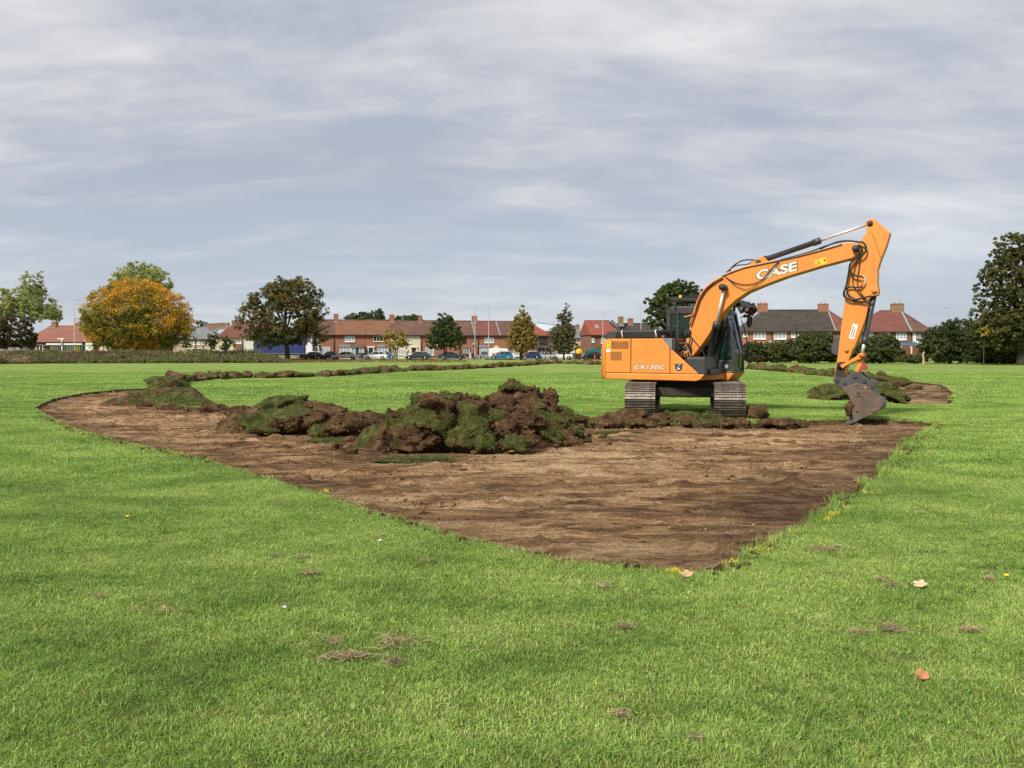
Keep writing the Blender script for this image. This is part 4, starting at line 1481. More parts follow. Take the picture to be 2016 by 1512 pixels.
    for k, (X0, Y0) in enumerate([(900, 560), (920, 575)]):
        pts = [p3(Z1, (X0, Y0 + 60), -0.7), p3(Z1, (X0 + 40, Y0 + 110), -0.75), p3(Z1, (X0 + 120, Y0 + 60), -0.75), p3(Z1, (X0 + 140, Y0 - 20), -0.7)]
        MB().tube(smooth_path(pts, 6), 0.016, 8).build('hose', M_RUBBER, exc)
    for (X, Y) in ((955, 700), (985, 712), (1010, 705)):
        pts = [p3(Z1, (X, Y + 40), -0.85), p3(Z1, (X - 10, Y), -0.85), p3(Z1, (X + 15, Y - 12), -0.8), p3(Z1, (X + 30, Y + 35), -0.8)]
        MB().tube(smooth_path(pts, 6), 0.014, 8).build('pipe', M_ORANGE_D, exc)
    # handrail and mirror at the near side
    m = -1.14
    hr = MB()
    hr.tube(smooth_path([p3(Z1, q, m) for q in [(728, 350), (727, 255), (745, 234), (795, 232), (830, 256), (1000, 478), (1150, 672), (1178, 712), (1182, 800), (1186, 900)]], 4), 0.014, 8)
    hr.tube([p3(Z1, q, m) for q in [(728, 350), (790, 432), (848, 520), (852, 560)]], 0.013, 8)
    hr.tube([p3(Z1, q, m) for q in [(790, 435), (978, 432)]], 0.013, 8)
    hr.build('handrail', M_BLACK, exc)
    mr = MB()
    s, z = E(*Z1(1010, 505), -1.0)
    mr.lathe([(0.0, -0.03), (0.07, -0.025), (0.10, 0.0), (0.10, 0.03), (0.0, 0.035)], 18, (0, 0, 0), 'x')
    o = mr.build('mirror', M_DARK, exc, loc=(s, -1.0, z), rot=(0, 0.2, -0.5))
    s2, z2 = E(*Z1(858, 522), -1.1)
    MB().tube([(s2, -1.1, z2), (s - 0.1, -1.02, z + 0.02)], 0.012, 8).build('mirror_arm', M_BLACK, exc)


house_body()


def cab():
    m0, m1 = 0.30, 1.24
    c = empty('cab', parent=exc)
    fr = MB()

    def post(a, b, w, m, d=0.07):
        (s0, z0), (s1, z1) = a, b
        fr.prism([(s0 - w / 2, z0), (s0 + w / 2, z0), (s1 + w / 2, z1), (s1 - w / 2, z1)], m, m + d)
    for m in (m0, m1 - 0.07):
        post((-0.55, 0.99), (-0.53, 2.50), 0.10, m)
        post((-0.30, 1.3), (-0.30, 2.5), 0.06, m)
        post((1.075, 1.46), (0.87, 2.47), 0.085, m)
        post((1.085, 0.99), (1.075, 1.47), 0.07, m)
    fr.prism([(-0.60, 2.44), (0.92, 2.40), (0.86, 2.52), (0.72, 2.60), (-0.46, 2.61), (-0.58, 2.54)], m0 - 0.01, m1 + 0.01)
    fr.b2(-0.60, 1.11, m0, m1, 0.985, 1.03)
    fr.b2(1.06, 1.11, m0, m1, 1.42, 1.49)
    fr.build('cab_frame', M_DARK, c, 0.015)
    MB().prism([(-0.5, 1.03), (1.05, 1.03), (1.05, 1.29), (-0.5, 1.29)], m0 + 0.005, m0 + 0.045).build('lower_panel', M_DARK, c, 0.008)
    MB().prism([(-0.5, 1.03), (1.05, 1.03), (1.05, 1.29), (-0.5, 1.29)], m1 - 0.045, m1 - 0.005).build('door', M_DARK, c, 0.008)
    MB().b2(-0.60, -0.54, m0, m1, 1.0, 1.75).build('rear_panel', M_DARK, c, 0.008)
    for m in (m0 + 0.03, m1 - 0.03):
        MB().prism([(-0.27, 1.29), (1.05, 1.29), (1.04, 1.50), (0.85, 2.42), (-0.27, 2.44)], m, m + 0.006).build('side_window', M_GLASS, c)
        MB().prism([(-0.50, 1.75), (-0.33, 1.75), (-0.33, 2.44), (-0.50, 2.44)], m, m + 0.006).build('quarter_window', M_GLASS, c)
    w = MB()
    w.add([(1.095, m0 + 0.06, 1.49), (1.095, m1 - 0.06, 1.49), (0.885, m1 - 0.06, 2.42), (0.885, m0 + 0.06, 2.42), (1.089, m0 + 0.06, 1.49), (1.089, m1 - 0.06, 1.49), (0.879, m1 - 0.06, 2.42), (0.879, m0 + 0.06, 2.42)],
          [(0, 1, 2, 3), (7, 6, 5, 4), (0, 4, 5, 1), (2, 6, 7, 3), (1, 5, 6, 2), (0, 3, 7, 4)])
    w.build('windscreen', M_GLASS, c)
    MB().b2(1.085, 1.092, m0 + 0.06, m1 - 0.06, 1.03, 1.42).build('lower_window', M_GLASS, c)
    MB().b2(-0.585, -0.579, m0 + 0.07, m1 - 0.07, 1.76, 2.44).build('rear_window', M_GLASS, c)
    MB().tube([(1.10, 0.62, 1.55), (1.02, 0.72, 1.95), (0.98, 0.60, 2.2)], 0.01, 6).build('wiper', M_BLACK, c)
    # seat and consoles inside
    st = MB().b2(-0.15, 0.35, 0.52, 1.02, 1.40, 1.52)
    st.prism([(-0.22, 1.5), (-0.10, 1.5), (-0.16, 2.15), (-0.27, 2.15)], 0.54, 1.0)
    st.b2(-0.1, 0.45, 0.42, 0.5, 1.55, 1.65)
    st.b2(-0.1, 0.45, 1.04, 1.12, 1.55, 1.65)
    st.b2(-0.1, 0.3, 0.5, 1.05, 1.05, 1.42)
    st.build('operator_seat', M_BLACK, c, 0.02)
    s, z = E(*Z1(1407, 840), m0)
    plate([(s - 0.055, z), (s, z - 0.06), (s + 0.055, z), (s, z + 0.06)], m0, 0.004, plain('pale_green_sticker', (0.55, 0.66, 0.52), 0.5), 'diamond_sticker', c)
    # falling-object guard over the roof
    g = empty('roof_guard', parent=exc)
    A, B = (-0.52, 2.80), (1.22, 2.70)

    def gz(s):
        return A[1] + (B[1] - A[1]) * (s - A[0]) / (B[0] - A[0])
    f = MB()
    for m in (m0 - 0.03, m1 - 0.05):
        f.prism([(A[0], gz(A[0]) - 0.05), (B[0], gz(B[0]) - 0.05), (B[0], gz(B[0]) + 0.02), (A[0], gz(A[0]) + 0.02)], m, m + 0.07)
        for s in (-0.35, 0.85):
            f.b2(s - 0.03, s + 0.03, m + 0.01, m + 0.06, 2.5, gz(s))
    for s in (A[0], 0.3, B[0] - 0.06):
        f.b2(s, s + 0.06, m0 - 0.03, m1 + 0.02, gz(s) - 0.05, gz(s) + 0.02)
    f.build('guard_frame', M_BLACK, g, 0.006)
    for k in range(7):
        m = m0 + 0.06 + k * 0.125
        MB().prism([(A[0] + 0.03, gz(A[0]) + 0.022), (B[0] - 0.03, gz(B[0]) + 0.022), (B[0] - 0.03, gz(B[0]) + 0.03), (0.2, 2.90), (A[0] + 0.03, gz(A[0]) + 0.06)], m, m + 0.05).build('guard_bar', M_BLACK, g)
    MB().b2(0.95, 1.25, m0, m1, 2.58, 2.66).build('light_bar', M_BLACK, g, 0.01)
    for m in (0.42, 0.98):
        MB().lathe([(0, 0.0), (0.05, 0.0), (0.055, 0.03), (0.04, 0.07), (0, 0.08)], 14, (1.18, m, 2.53), 'x').build('work_light', M_WHITE, g)
    s, z = E(*Z1(935, 122), m0 - 0.03)
    plate([(s - 0.03, z - 0.03), (s + 0.03, z - 0.03), (s + 0.03, z + 0.03), (s - 0.03, z + 0.03)], m0 - 0.03, 0.004, M_YELLOW, 'yellow_sticker', g)
    # far mirror on its bracket and the long whisker rail at the front
    mm = 1.26
    MB().tube(smooth_path([p3(Z1, q, mm) for q in [(1550, 350), (1585, 324), (1640, 322), (1668, 335), (1668, 385)]], 4), 0.012, 8).build('mirror_arm', M_BLACK, exc)
    s, z = E(*Z1(1642, 380), mm)
    MB().lathe([(0.0, -0.03), (0.07, -0.025), (0.09, 0.0), (0.09, 0.03), (0.0, 0.035)], 18, (0, 0, 0), 'x').build('mirror', M_DARK, exc, loc=(s, mm, z), rot=(0, 0.1, -0.9)).scale = (1, 0.75, 1.7)
    MB().tube(smooth_path([p3(Z1, q, mm) for q in [(1565, 370), (1600, 480), (1625, 640), (1638, 780), (1634, 850), (1600, 866)]], 5), 0.013, 8).build('grab_rail', M_BLACK, exc)


cab()


def cylinder(name, a, b, r_barrel, r_rod, frac, parent, head=1.22):
    """hydraulic ram from pin a (barrel end) to pin b (rod end)"""
    a, b = Vector(a), Vector(b)
    e = empty(name, parent=parent)
    h = a.lerp(b, frac)
    d = (b - a).normalized()
    t = MB().tube([a + d * 0.03, a + d * 0.05, h - d * 0.16, h - d * 0.16, h, h + d * 0.02], [r_barrel * 0.8, r_barrel, r_barrel, r_barrel * head, r_barrel * head, r_barrel * 0.8], 18)
    t.cyl(a + Vector((0, -0.07, 0)), a + Vector((0, 0.07, 0)), r_barrel * 1.05, 14)
    t.build('barrel', M_DARK, e)
    MB().cyl(h - d * 0.05, b, r_rod, 14).build('rod', M_CHROME, e)
    MB().cyl(b + Vector((0, -0.075, 0)), b + Vector((0, 0.075, 0)), r_rod * 2.0, 14).build('rod_eye', M_DARK, e)
    return e


def boom():
    W = 0.2
    top = [(112, 1188), (140, 1070), (165, 985), (215, 820), (250, 722), (300, 640), (370, 580), (440, 540), (520, 497), (640, 458), (740, 432), (850, 412), (950, 402), (1100, 365), (1300, 312), (1470, 262), (1530, 250), (1590, 252), (1632, 275), (1645, 305)]
    bot = [(1632, 345), (1565, 388), (1470, 412), (1300, 457), (1000, 547), (800, 622), (660, 682), (570, 742), (500, 804), (440, 872), (390, 942), (330, 1048), (280, 1122), (200, 1225), (150, 1248), (112, 1235)]
    o = MB().prism(poly(Z2, top + bot, -W), -W, W).build('boom', M_ORANGE, exc, 0.014)
    # flange strip on the near face
    for (X, Y, r, d_) in ((1602, 306, 0.075, 0.30), (463, 640, 0.075, 0.42), (150, 1205, 0.09, 0.36), (752, 420, 0.06, 0.17)):
        s, z = E(*Z2(X, Y), -W)
        pn = MB().lathe([(0.0, -d_ - 0.005), (r * 0.45, -d_ - 0.005), (r * 0.5, -d_ + 0.01), (r, -d_ + 0.012), (r, d_), (0, d_)], 18, (s, 0, z), 'y')
        pn.build('pivot_pin', M_DARK if r < 0.08 else M_ORANGE_D, o)
    # bracket of the arm ram
    for m in (-0.12, 0.08):
        MB().prism(poly(Z2, [(640, 470), (720, 410), (790, 372), (808, 378), (850, 420), (840, 470)], m), m, m + 0.035).build('ram_bracket', M_ORANGE, o, 0.006)
    q = [E(1487.7, 553.9, -W), E(1570.8, 532.8, -W), E(1570.8, 512.1, -W), E(1487.7, 533.4, -W)]
    decal_text('CASE', q, -W, M_INK, o, 'lettering', 0.085, 0.002, space=0.98)
    cx, cz = (q[0][0] + q[2][0]) / 2, (q[0][1] + q[2][1]) / 2
    qi = [(cx + (a - cx) * 0.965, cz + (b - cz) * 0.94) for a, b in q]
    decal_text('CASE', qi, -W, M_CREAM, o, 'lettering', 0.045, 0.004, space=1.0)
    st = poly(Z2, [(1243, 408), (1335, 380), (1350, 430), (1258, 455)], -W)
    plate(st, -W - 0.001, 0.002, M_YELLOW, 'warning_sticker', o)
    plate(poly(Z2, [(1258, 444), (1296, 433), (1272, 405)], -W), -W - 0.004, 0.001, M_INK, 'warning_mark', o)
    plate(poly(Z2, [(1266, 438), (1287, 432), (1273, 415)], -W), -W - 0.0055, 0.001, M_YELLOW, 'warning_mark', o)
    plate(poly(Z2, [(1318, 404), (1334, 392), (1340, 412), (1328, 416)], -W), -W - 0.004, 0.001, M_INK, 'warning_mark', o)
    # rams
    for m in (-0.30, 0.30):
        a, b = E(*Z1(1212, 862), m), E(*Z2(463, 640), m)
        if m > 0:
            a, b = E(*Z1(1212, 862), -0.30), E(*Z2(463, 640), -0.30)
        cylinder('boom_ram', (a[0], m, a[1]), (b[0], m, b[1]), 0.072, 0.033, 0.575, exc)
    a, b = E(*Z2(752, 420), 0), E(*Z2(1722, 88), 0)
    cylinder('arm_ram', (a[0], 0, a[1]), (b[0], 0, b[1]), 0.062, 0.030, 0.572, exc)
    # hoses and pipes along the boom
    def hose(pts, m, r, mat, nm='hose', par=None):
        mm = m if isinstance(m, (list, tuple)) else [m] * len(pts)
        MB().tube(smooth_path([p3(Z2, q, k) for q, k in zip(pts, mm)], 6), r, 8).build(nm, mat, par or o)
    hose([(165, 960), (205, 840), (240, 740), (300, 652), (372, 590), (450, 548)], -0.225, 0.016, M_ORANGE, 'pipe')
    hose([(180, 980), (225, 850), (262, 745), (318, 660), (390, 600), (455, 560)], -0.222, 0.012, M_DARK, 'pipe')
    hose([(118, 895), (160, 885), (200, 862), (232, 760), (290, 660), (370, 588)], -0.26, 0.016, M_ORANGE, 'pipe')
    hose([(440, 545), (540, 505), (640, 470), (760, 445), (900, 415), (1100, 372), (1300, 320), (1480, 268)], -0.215, 0.012, M_DARK, 'pipe')
    hose([(505, 505), (540, 455), (620, 408), (700, 402), (745, 410)], -0.08, 0.016, M_RUBBER)
    hose([(480, 510), (560, 452), (660, 440), (740, 405), (820, 370), (850, 385)], 0.05, 0.014, M_RUBBER)
    hose([(470, 545), (540, 590), (620, 612), (720, 605), (800, 560), (860, 490), (930, 415)], -0.228, 0.009, M_RUBBER)
    hose([(490, 560), (570, 628), (650, 655), (730, 625), (800, 570), (870, 500), (940, 410)], -0.235, 0.007, M_RUBBER)
    hose([(950, 402), (1180, 340), (1330, 285), (1430, 255), (1530, 238), (1620, 248)], -0.16, 0.017, M_RUBBER)
    hose([(1290, 310), (1420, 252), (1520, 236), (1610, 244)], 0.1, 0.017, M_RUBBER)
    return o


BOOM = boom()


def arm():
    W = 0.145
    left = [(1680, 66), (1690, 110), (1692, 160), (1640, 238), (1600, 300), (1562, 392), (1532, 560), (1500, 780), (1470, 1000), (1440, 1250)]
    lowl = [Z3(338, 850), Z3(325, 950), Z3(325, 985)]
    lowr = [Z3(345, 1012), Z3(372, 1000), Z3(440, 930), Z3(470, 790), Z3(500, 700)]
    right = [(1600, 1130), (1640, 1030), (1690, 860), (1712, 740), (1740, 715), (1788, 705), (1797, 672), (1786, 610), (1788, 480), (1818, 390), (1862, 280), (1896, 166), (1768, 54), (1722, 45)]
    pts = [E(*Z2(*q), -W) for q in left] + [E(*q, -W) for q in lowl] + [E(*q, -W) for q in lowr] + [E(*Z2(*q), -W) for q in right]
    o = MB().prism(pts, -W, W).build('arm', M_ORANGE, exc, 0.012)
    # dirty worn foot of the arm
    MB().prism([E(*Z3(*q), -W) for q in [(356, 800), (329, 950), (328, 990), (350, 1012), (372, 1000), (436, 925), (462, 800), (420, 790)]], -W - 0.006, W + 0.006).build('worn_foot', M_MUD, o, 0.004)
    for (zf, X, Y, r, d_, mt) in ((Z2, 1722, 88, 0.06, 0.17, M_DARK), (Z2, 1760, 672, 0.06, 0.17, M_ORANGE_D), (Z3, 395, 845, 0.075, 0.17, M_BLACK), (Z3, 350, 985, 0.055, 0.25, M_GREY), (Z3, 455, 680, 0.05, 0.165, M_ORANGE_D)):
        s, z = E(*zf(X, Y), -W)
        MB().lathe([(0.0, -d_ - 0.004), (r * 0.4, -d_ - 0.004), (r * 0.45, -d_ + 0.008), (r, -d_ + 0.01), (r, d_), (0, d_)], 16, (s, 0, z), 'y').build('pivot_pin', mt, o)
    st = poly(Z2, [(1575, 950), (1620, 960), (1585, 1087), (1537, 1075)], -W)
    plate(st, -W - 0.001, 0.002, M_WHITE, 'sticker', o)
    c0, c1 = Vector(st[3]), Vector(st[0])
    r0, r1 = Vector(st[2]), Vector(st[1])
    for f, a_, b_ in ((0.30, 0.12, 0.88), (0.66, 0.08, 0.72)):
        A, B = c0.lerp(r0, f), c1.lerp(r1, f)
        n = (B - A).orthogonal().normalized() * 0.009
        for k in range(9):
            t0 = a_ + (b_ - a_) * k / 9
            t1 = t0 + (b_ - a_) / 9 * 0.72
            p, q = A.lerp(B, t0), A.lerp(B, t1)
            plate([tuple(p + n), tuple(p - n), tuple(q - n), tuple(q + n)], -W - 0.004, 0.001, M_GREY, 'sticker_print', o)
    # weld rib and edge strip down the bucket side
    MB().tube(smooth_path([p3(Z2, q, -W - 0.01) for q in [(1702, 780), (1680, 900), (1640, 1010), (1600, 1110), (1575, 1170)]], 5), 0.018, 8).build('pipe', M_ORANGE, o)
    MB().tube(smooth_path([p3(Z2, q, -W - 0.005) for q in [(1740, 175), (1770, 250), (1790, 310), (1815, 385)]], 5), 0.007, 6).build('pipe', M_ORANGE_D, o)

    def hose(pts, m, r, mat=M_RUBBER, nm='hose'):
        mm = m if isinstance(m, (list, tuple)) else [m] * len(pts)
        MB().tube(smooth_path([p3(Z2, q, k) for q, k in zip(pts, mm)], 6), r, 8).build(nm, mat, o)
    hose([(1610, 248), (1660, 252), (1688, 295), (1668, 350), (1600, 392), (1550, 440), (1548, 490), (1580, 530), (1660, 548)], -0.25, 0.020)
    hose([(1625, 270), (1650, 300), (1632, 350), (1570, 405), (1545, 470), (1522, 600), (1500, 680), (1510, 725), (1570, 748), (1640, 735), (1735, 712)], -0.23, 0.020)
    hose([(1655, 632), (1600, 640), (1545, 635), (1498, 670), (1502, 720), (1560, 752), (1640, 762), (1705, 775)], -0.21, 0.018)
    hose([(1520, 660), (1535, 700), (1580, 735), (1625, 745)], -0.22, 0.016)
    hose([(1640, 300), (1600, 440), (1572, 560), (1590, 640), (1680, 755)], -0.185, 0.009)
    hose([(1645, 330), (1625, 480), (1612, 600), (1640, 680), (1690, 745)], -0.185, 0.009)
    hose([(1650, 540), (1676, 552), (1680, 590), (1665, 610)], -0.17, 0.014, M_CHROME, 'pipe')
    hose([(1640, 640), (1668, 628), (1672, 600)], -0.18, 0.016, M_ORANGE, 'pipe')
    s, z = E(*Z2(1668, 602), -W)
    MB().b2(s - 0.05, s + 0.05, -W - 0.03, -W, z - 0.05, z + 0.05).build('valve_block', M_ORANGE_D, o, 0.008)
    # far-side steel bracket with holes, behind the arm
    MB().prism([E(*Z3(*q), 0.2) for q in [(296, 620), (330, 545), (392, 520), (380, 740), (320, 715), (296, 705)]], 0.2, 0.26).build('lifting_bracket', M_GREY, o, 0.008)
    # bucket ram and linkage
    a, b = E(*Z2(1760, 690), 0), E(*Z3(606, 730), 0)
    cylinder('bucket_ram', (a[0], 0, a[1]), (b[0], 0, b[1]), 0.058, 0.034, 0.80, exc, 1.15)
    for m in (-0.185, 0.15):
        l1, l2 = E(*Z3(395, 845), -0.19), E(*Z3(606, 730), -0.19)
        d = Vector((l2[0] - l1[0], l2[1] - l1[1]))
        n = Vector((-d.y, d.x)).normalized()
        A, B = Vector(l1), Vector(l2)
        dn = d.normalized()
        ring = [A + n * 0.045, A + dn * 0.12 + n * 0.034, B - dn * 0.11 + n * 0.040, B - dn * 0.03 + n * 0.066, B + dn * 0.035 + n * 0.055, B + dn * 0.066, B + dn * 0.035 - n * 0.055, B - dn * 0.03 - n * 0.066, B - dn * 0.11 - n * 0.040, A + dn * 0.12 - n * 0.034, A - n * 0.045]
        MB().prism([tuple(q) for q in ring], m, m + 0.04).build('tipping_link', M_ORANGE, exc, 0.008)
        MB().lathe([(0, -0.02), (0.05, -0.02), (0.05, 0.02), (0, 0.02)], 14, (B.x, m + (0 if m < 0 else 0.04), B.y), 'y').build('link_pin', M_ORANGE_D, exc)
    MB().prism([E(*Z3(*q), 0) for q in [(582, 770), (630, 770), (610, 840), (578, 900), (540, 892)]], -0.11, 0.11).build('bucket_link', M_ORANGE, exc, 0.01)
    MB().prism([E(*Z3(*q), -0.1) for q in [(618, 790), (668, 842), (665, 870), (640, 880), (588, 880)]], -0.10, -0.05).build('safety_latch', M_RED, exc, 0.006)
    return o


arm()


def bucket():
    # quick hitch
    qh = [(325, 962), (345, 950), (390, 962), (440, 952), (500, 905), (540, 893), (590, 900), (640, 945), (690, 975), (735, 990), (760, 1005), (748, 1040), (715, 1062), (680, 1040), (640, 1022), (560, 1012), (500, 1025), (440, 1052), (395, 1058), (345, 1022)]
    h = empty('quick_hitch', parent=exc)
    for m in (-0.22, 0.17):
        MB().prism(poly(Z3, qh, -0.22), m, m + 0.05).build('hitch_plate', M_GREY, h, 0.006)
    MB().prism(poly(Z3, [(430, 980), (520, 930), (600, 930), (680, 1000), (640, 1015), (540, 1005), (450, 1040)], -0.22), -0.17, 0.17).build('hitch_body', M_GREY, h, 0.006)
    for X, Y, r in ((535, 937, 0.05), (642, 993, 0.035), (437, 1012, 0.03), (350, 985, 0.05)):
        s, z = E(*Z3(X, Y), -0.22)
        MB().cyl((s, -0.25, z), (s, 0.25, z), r, 14).build('hitch_pin', M_DARK, h)
    MB().tube(smooth_path([p3(Z3, q, -0.1) for q in [(475, 940), (480, 890), (505, 882), (520, 910)]], 5), 0.012, 8).build('hose', M_RUBBER, h)
    b = empty('bucket', parent=exc)
    W = 0.48
    side = [(412, 1458), (440, 1420), (478, 1370), (503, 1318), (511, 1255), (497, 1195), (470, 1140), (480, 1122), (508, 1112), (560, 1128), (640, 1120), (705, 1085), (722, 1120), (748, 1160), (790, 1192), (812, 1225), (815, 1255), (800, 1288), (690, 1342), (560, 1400)]
    for m in (-W, W - 0.025):
        MB().prism(poly(Z3, side, -W), m, m + 0.025).build('side_plate', M_BUCKET, b, 0.004)
    # raised wear rim along the side plate's back
    MB().prism(poly(Z3, [(508, 1108), (560, 1122), (620, 1165), (672, 1220), (692, 1262), (688, 1300), (720, 1318), (800, 1280), (816, 1240), (795, 1190), (748, 1156), (722, 1116), (706, 1080), (640, 1112)], -W), -W - 0.018, -W + 0.004).build('side_rim', M_BUCKET, b, 0.008)
    # wrapped shell: floor, heel, back
    path = [(412, 1460), (560, 1402), (690, 1345), (800, 1290), (816, 1255), (812, 1222), (790, 1190), (748, 1158), (722, 1118), (706, 1082)]
    pts = [E(*Z3(*q), -W) for q in path]
    V, F = [], []
    n = len(pts)
    cx, cz = E(*Z3(600, 1240), -W)
    inner = [(s + (cx - s) * 0.08, z + (cz - z) * 0.08) for s, z in pts]
    ring = pts + inner[::-1]
    MB().prism(ring, -W + 0.026, W - 0.026).build('shell', M_BUCKET, b, 0.003)
    MB().prism(poly(Z3, [(404, 1463), (430, 1428), (560, 1394), (565, 1404), (440, 1456)], -W), -W - 0.006, W + 0.006).build('cutting_edge', M_CHROME if False else M_GREY, b, 0.003)
    ears = [(404, 1062), (470, 1036), (560, 1014), (640, 1024), (700, 1056), (712, 1095), (706, 1125), (640, 1150), (540, 1150), (470, 1135), (430, 1092)]
    for m in (-0.27, -0.02, 0.22):
        MB().prism(poly(Z3, ears, -0.25), m, m + 0.05).build('bucket_ear', M_BUCKET, b, 0.008)
    s, z = E(*Z3(560, 1100), -0.4)
    MB().cyl((s, -0.5, z - 0.03), (s, 0.5, z - 0.03), 0.07, 16).build('torsion_tube', M_BUCKET, b)
    s2, z2 = E(*Z3(690, 1085), -0.4)
    MB().prism([(s, z - 0.09), (s2, z2 - 0.03), (s2, z2), (s, z + 0.02)], -0.5, 0.5).build('top_plate', M_BUCKET, b, 0.006)
    for X, Y in ((645, 1075),):
        s, z = E(*Z3(X, Y), -0.28)
        MB().lathe([(0, -0.33), (0.055, -0.33), (0.07, -0.31), (0.07, 0.31), (0, 0.31)], 16, (s, 0, z), 'y').build('bucket_pin', M_BUCKET, b)
    for X, Y in ((520, 1372), (560, 1305)):
        s, z = E(*Z3(X, Y), -W)
        MB().cyl((s, -W - 0.012, z), (s, -W + 0.01, z), 0.022, 10).build('bolt', M_DARK, b)
    # turf caught in the mouth
    s, z = E(*Z3(480, 1270), -0.1)
    me, bl = clod_mesh(77, (0.26, 0.8, 0.50), (-1, 0, 0.2), 0.55, 4, 160, (0.05, 0.004))
    P = EX_C + EX_U * (s + 0.06) + EX_V * -0.1
    o = link('turf_clod', me, None, (P.x, P.y, z), (0, 0, -EX_A))
    if bl:
        tag(link('sod_grass', bl, o), kind='stuff')
    tag(o, 'torn piece of turf caught in the mouth of the bucket', 'clod')


bucket()

# ------------------------------------------------------------------ road along the houses
M_ASPHALT = plain('asphalt', (0.055, 0.055, 0.058), 0.9, var=0.2, scale=0.6)
M_PAVE = plain('pavement', (0.24, 0.22, 0.20), 0.9, var=0.15, scale=0.5)
M_KERB = plain('kerb_stone', (0.30, 0.29, 0.27), 0.9, var=0.15, scale=0.7)
TA, TB = at(640, 700, 160), at(1085, 700, 170)
TA.z = TB.z = 0
T_DIR = (TB - TA).normalized()
T_NRM = Vector((T_DIR.y, -T_DIR.x, 0))        # towards the field
T_ANG = math.atan2(T_DIR.y, T_DIR.x)


def strip(name, mat, off0, off1, z0, z1, along=(-420, 420)):
    o = MB().b2(along[0], along[1], -off1, -off0, z0, z1).build(name, mat, None, 0, loc=(TA.x, TA.y, 0), rot=(0, 0, T_ANG))
    tag(o, kind='structure')
    return o


strip('road', M_ASPHALT, 5.2, 13.2, -0.05, 0.02)
strip('pavement', M_PAVE, 2.6, 5.0, -0.05, 0.13)
strip('kerb', M_KERB, 5.0, 5.2, -0.05, 0.14)
strip('kerb', M_KERB, 13.2, 13.4, -0.05, 0.12)


# ------------------------------------------------------------------ buildings
def brick_mat(name, c1, c2, mortar, bw=0.23, bh=0.075):
    m, g, b, out = new_mat(name)
    tc = g.n('ShaderNodeTexCoord')
    sep = g.n('ShaderNodeSeparateXYZ')
    g.l(tc.outputs['Object'], sep.inputs[0])
    cb = g.n('ShaderNodeCombineXYZ')
    g.l(g.math('ADD', sep.outputs[0], sep.outputs[1]), cb.inputs[0])
    g.l(sep.outputs[2], cb.inputs[1])
    br = g.n('ShaderNodeTexBrick')
    br.inputs['Color1'].default_value = tuple(c1) + (1,)
    br.inputs['Color2'].default_value = tuple(c2) + (1,)
    br.inputs['Mortar'].default_value = tuple(mortar) + (1,)
    br.inputs['Scale'].default_value = 1.0
    br.inputs['Brick Width'].default_value = bw
    br.inputs['Row Height'].default_value = bh
    br.inputs['Mortar Size'].default_value = min(0.008, bh * 0.1)
    g.l(cb.outputs[0], br.inputs['Vector'])
    n = g.noise(tc.outputs['Object'], 0.55, 5, 0.65)
    colr = g.mix(g.ramp(n, [(0.3, 0.0), (0.7, 0.5)]), br.outputs[0], tuple(x * 0.62 for x in c1))
    g.l(colr, b.inputs['Base Color'])
    b.inputs['Roughness'].default_value = 0.9
    return m


M_BRICK = brick_mat('red_brick', (0.33, 0.118, 0.062), (0.40, 0.155, 0.080), (0.32, 0.22, 0.15))
M_BRICK_D = brick_mat('brown_brick', (0.20, 0.085, 0.050), (0.25, 0.11, 0.062), (0.22, 0.16, 0.11))
M_BRICK_P = brick_mat('pale_brick', (0.45, 0.30, 0.20), (0.52, 0.36, 0.25), (0.45, 0.38, 0.30))
M_BRICK_Y = brick_mat('stock_brick', (0.30, 0.19, 0.09), (0.24, 0.14, 0.07), (0.25, 0.2, 0.14))
M_TILE_B = brick_mat('brown_tiles', (0.1054, 0.0558, 0.0394), (0.1700, 0.0850, 0.0558), (0.0612, 0.0340, 0.0272), 0.9, 0.42)
M_TILE_O = brick_mat('orange_brown_tiles', (0.1768, 0.0762, 0.0422), (0.2244, 0.1020, 0.0558), (0.1020, 0.0476, 0.0272), 1.2, 0.36)
M_TILE_R = brick_mat('red_tiles', (0.2448, 0.0578, 0.0354), (0.2856, 0.0782, 0.0476), (0.1496, 0.0340, 0.0238), 1.4, 0.40)
M_TILE_DR = brick_mat('dull_red_tiles', (0.1496, 0.0530, 0.0374), (0.1904, 0.0714, 0.0490), (0.0884, 0.0340, 0.0272), 1.3, 0.38)
M_TILE_K = brick_mat('dark_mossy_tiles', (0.0422, 0.0340, 0.0258), (0.0680, 0.0558, 0.0394), (0.0272, 0.0238, 0.0204), 1.0, 0.40)
M_SLATE = brick_mat('grey_slate', (0.16, 0.165, 0.18), (0.21, 0.215, 0.23), (0.1, 0.1, 0.11), 0.8, 0.35)
M_TILE_SH = brick_mat('terracotta_tiles', (0.2312, 0.0918, 0.0598), (0.2584, 0.1088, 0.0714), (0.1632, 0.0612, 0.0408), 1.1, 0.5)
M_RENDER_C = plain('cream_render', (0.66, 0.58, 0.40), 0.9, var=0.06, scale=0.4)
M_RENDER_W = plain('white_render', (0.72, 0.69, 0.63), 0.9, var=0.06, scale=0.4)
M_UPVC = plain('white_frame', (0.80, 0.80, 0.79), 0.5, var=0.03)
M_DKFRAME = plain('dark_frame', (0.03, 0.026, 0.024), 0.5, var=0.1)
M_CREAMFRAME = plain('cream_frame', (0.66, 0.60, 0.47), 0.5, var=0.05)
M_PANE_C = glass_mat('net_curtain_pane', (0.36, 0.40, 0.44), 1.0, 0.06)
M_PANE_D = glass_mat('dark_pane', (0.022, 0.028, 0.032), 1.0, 0.04)
M_GUTTER = plain('black_gutter', (0.018, 0.017, 0.016), 0.5, var=0.1)
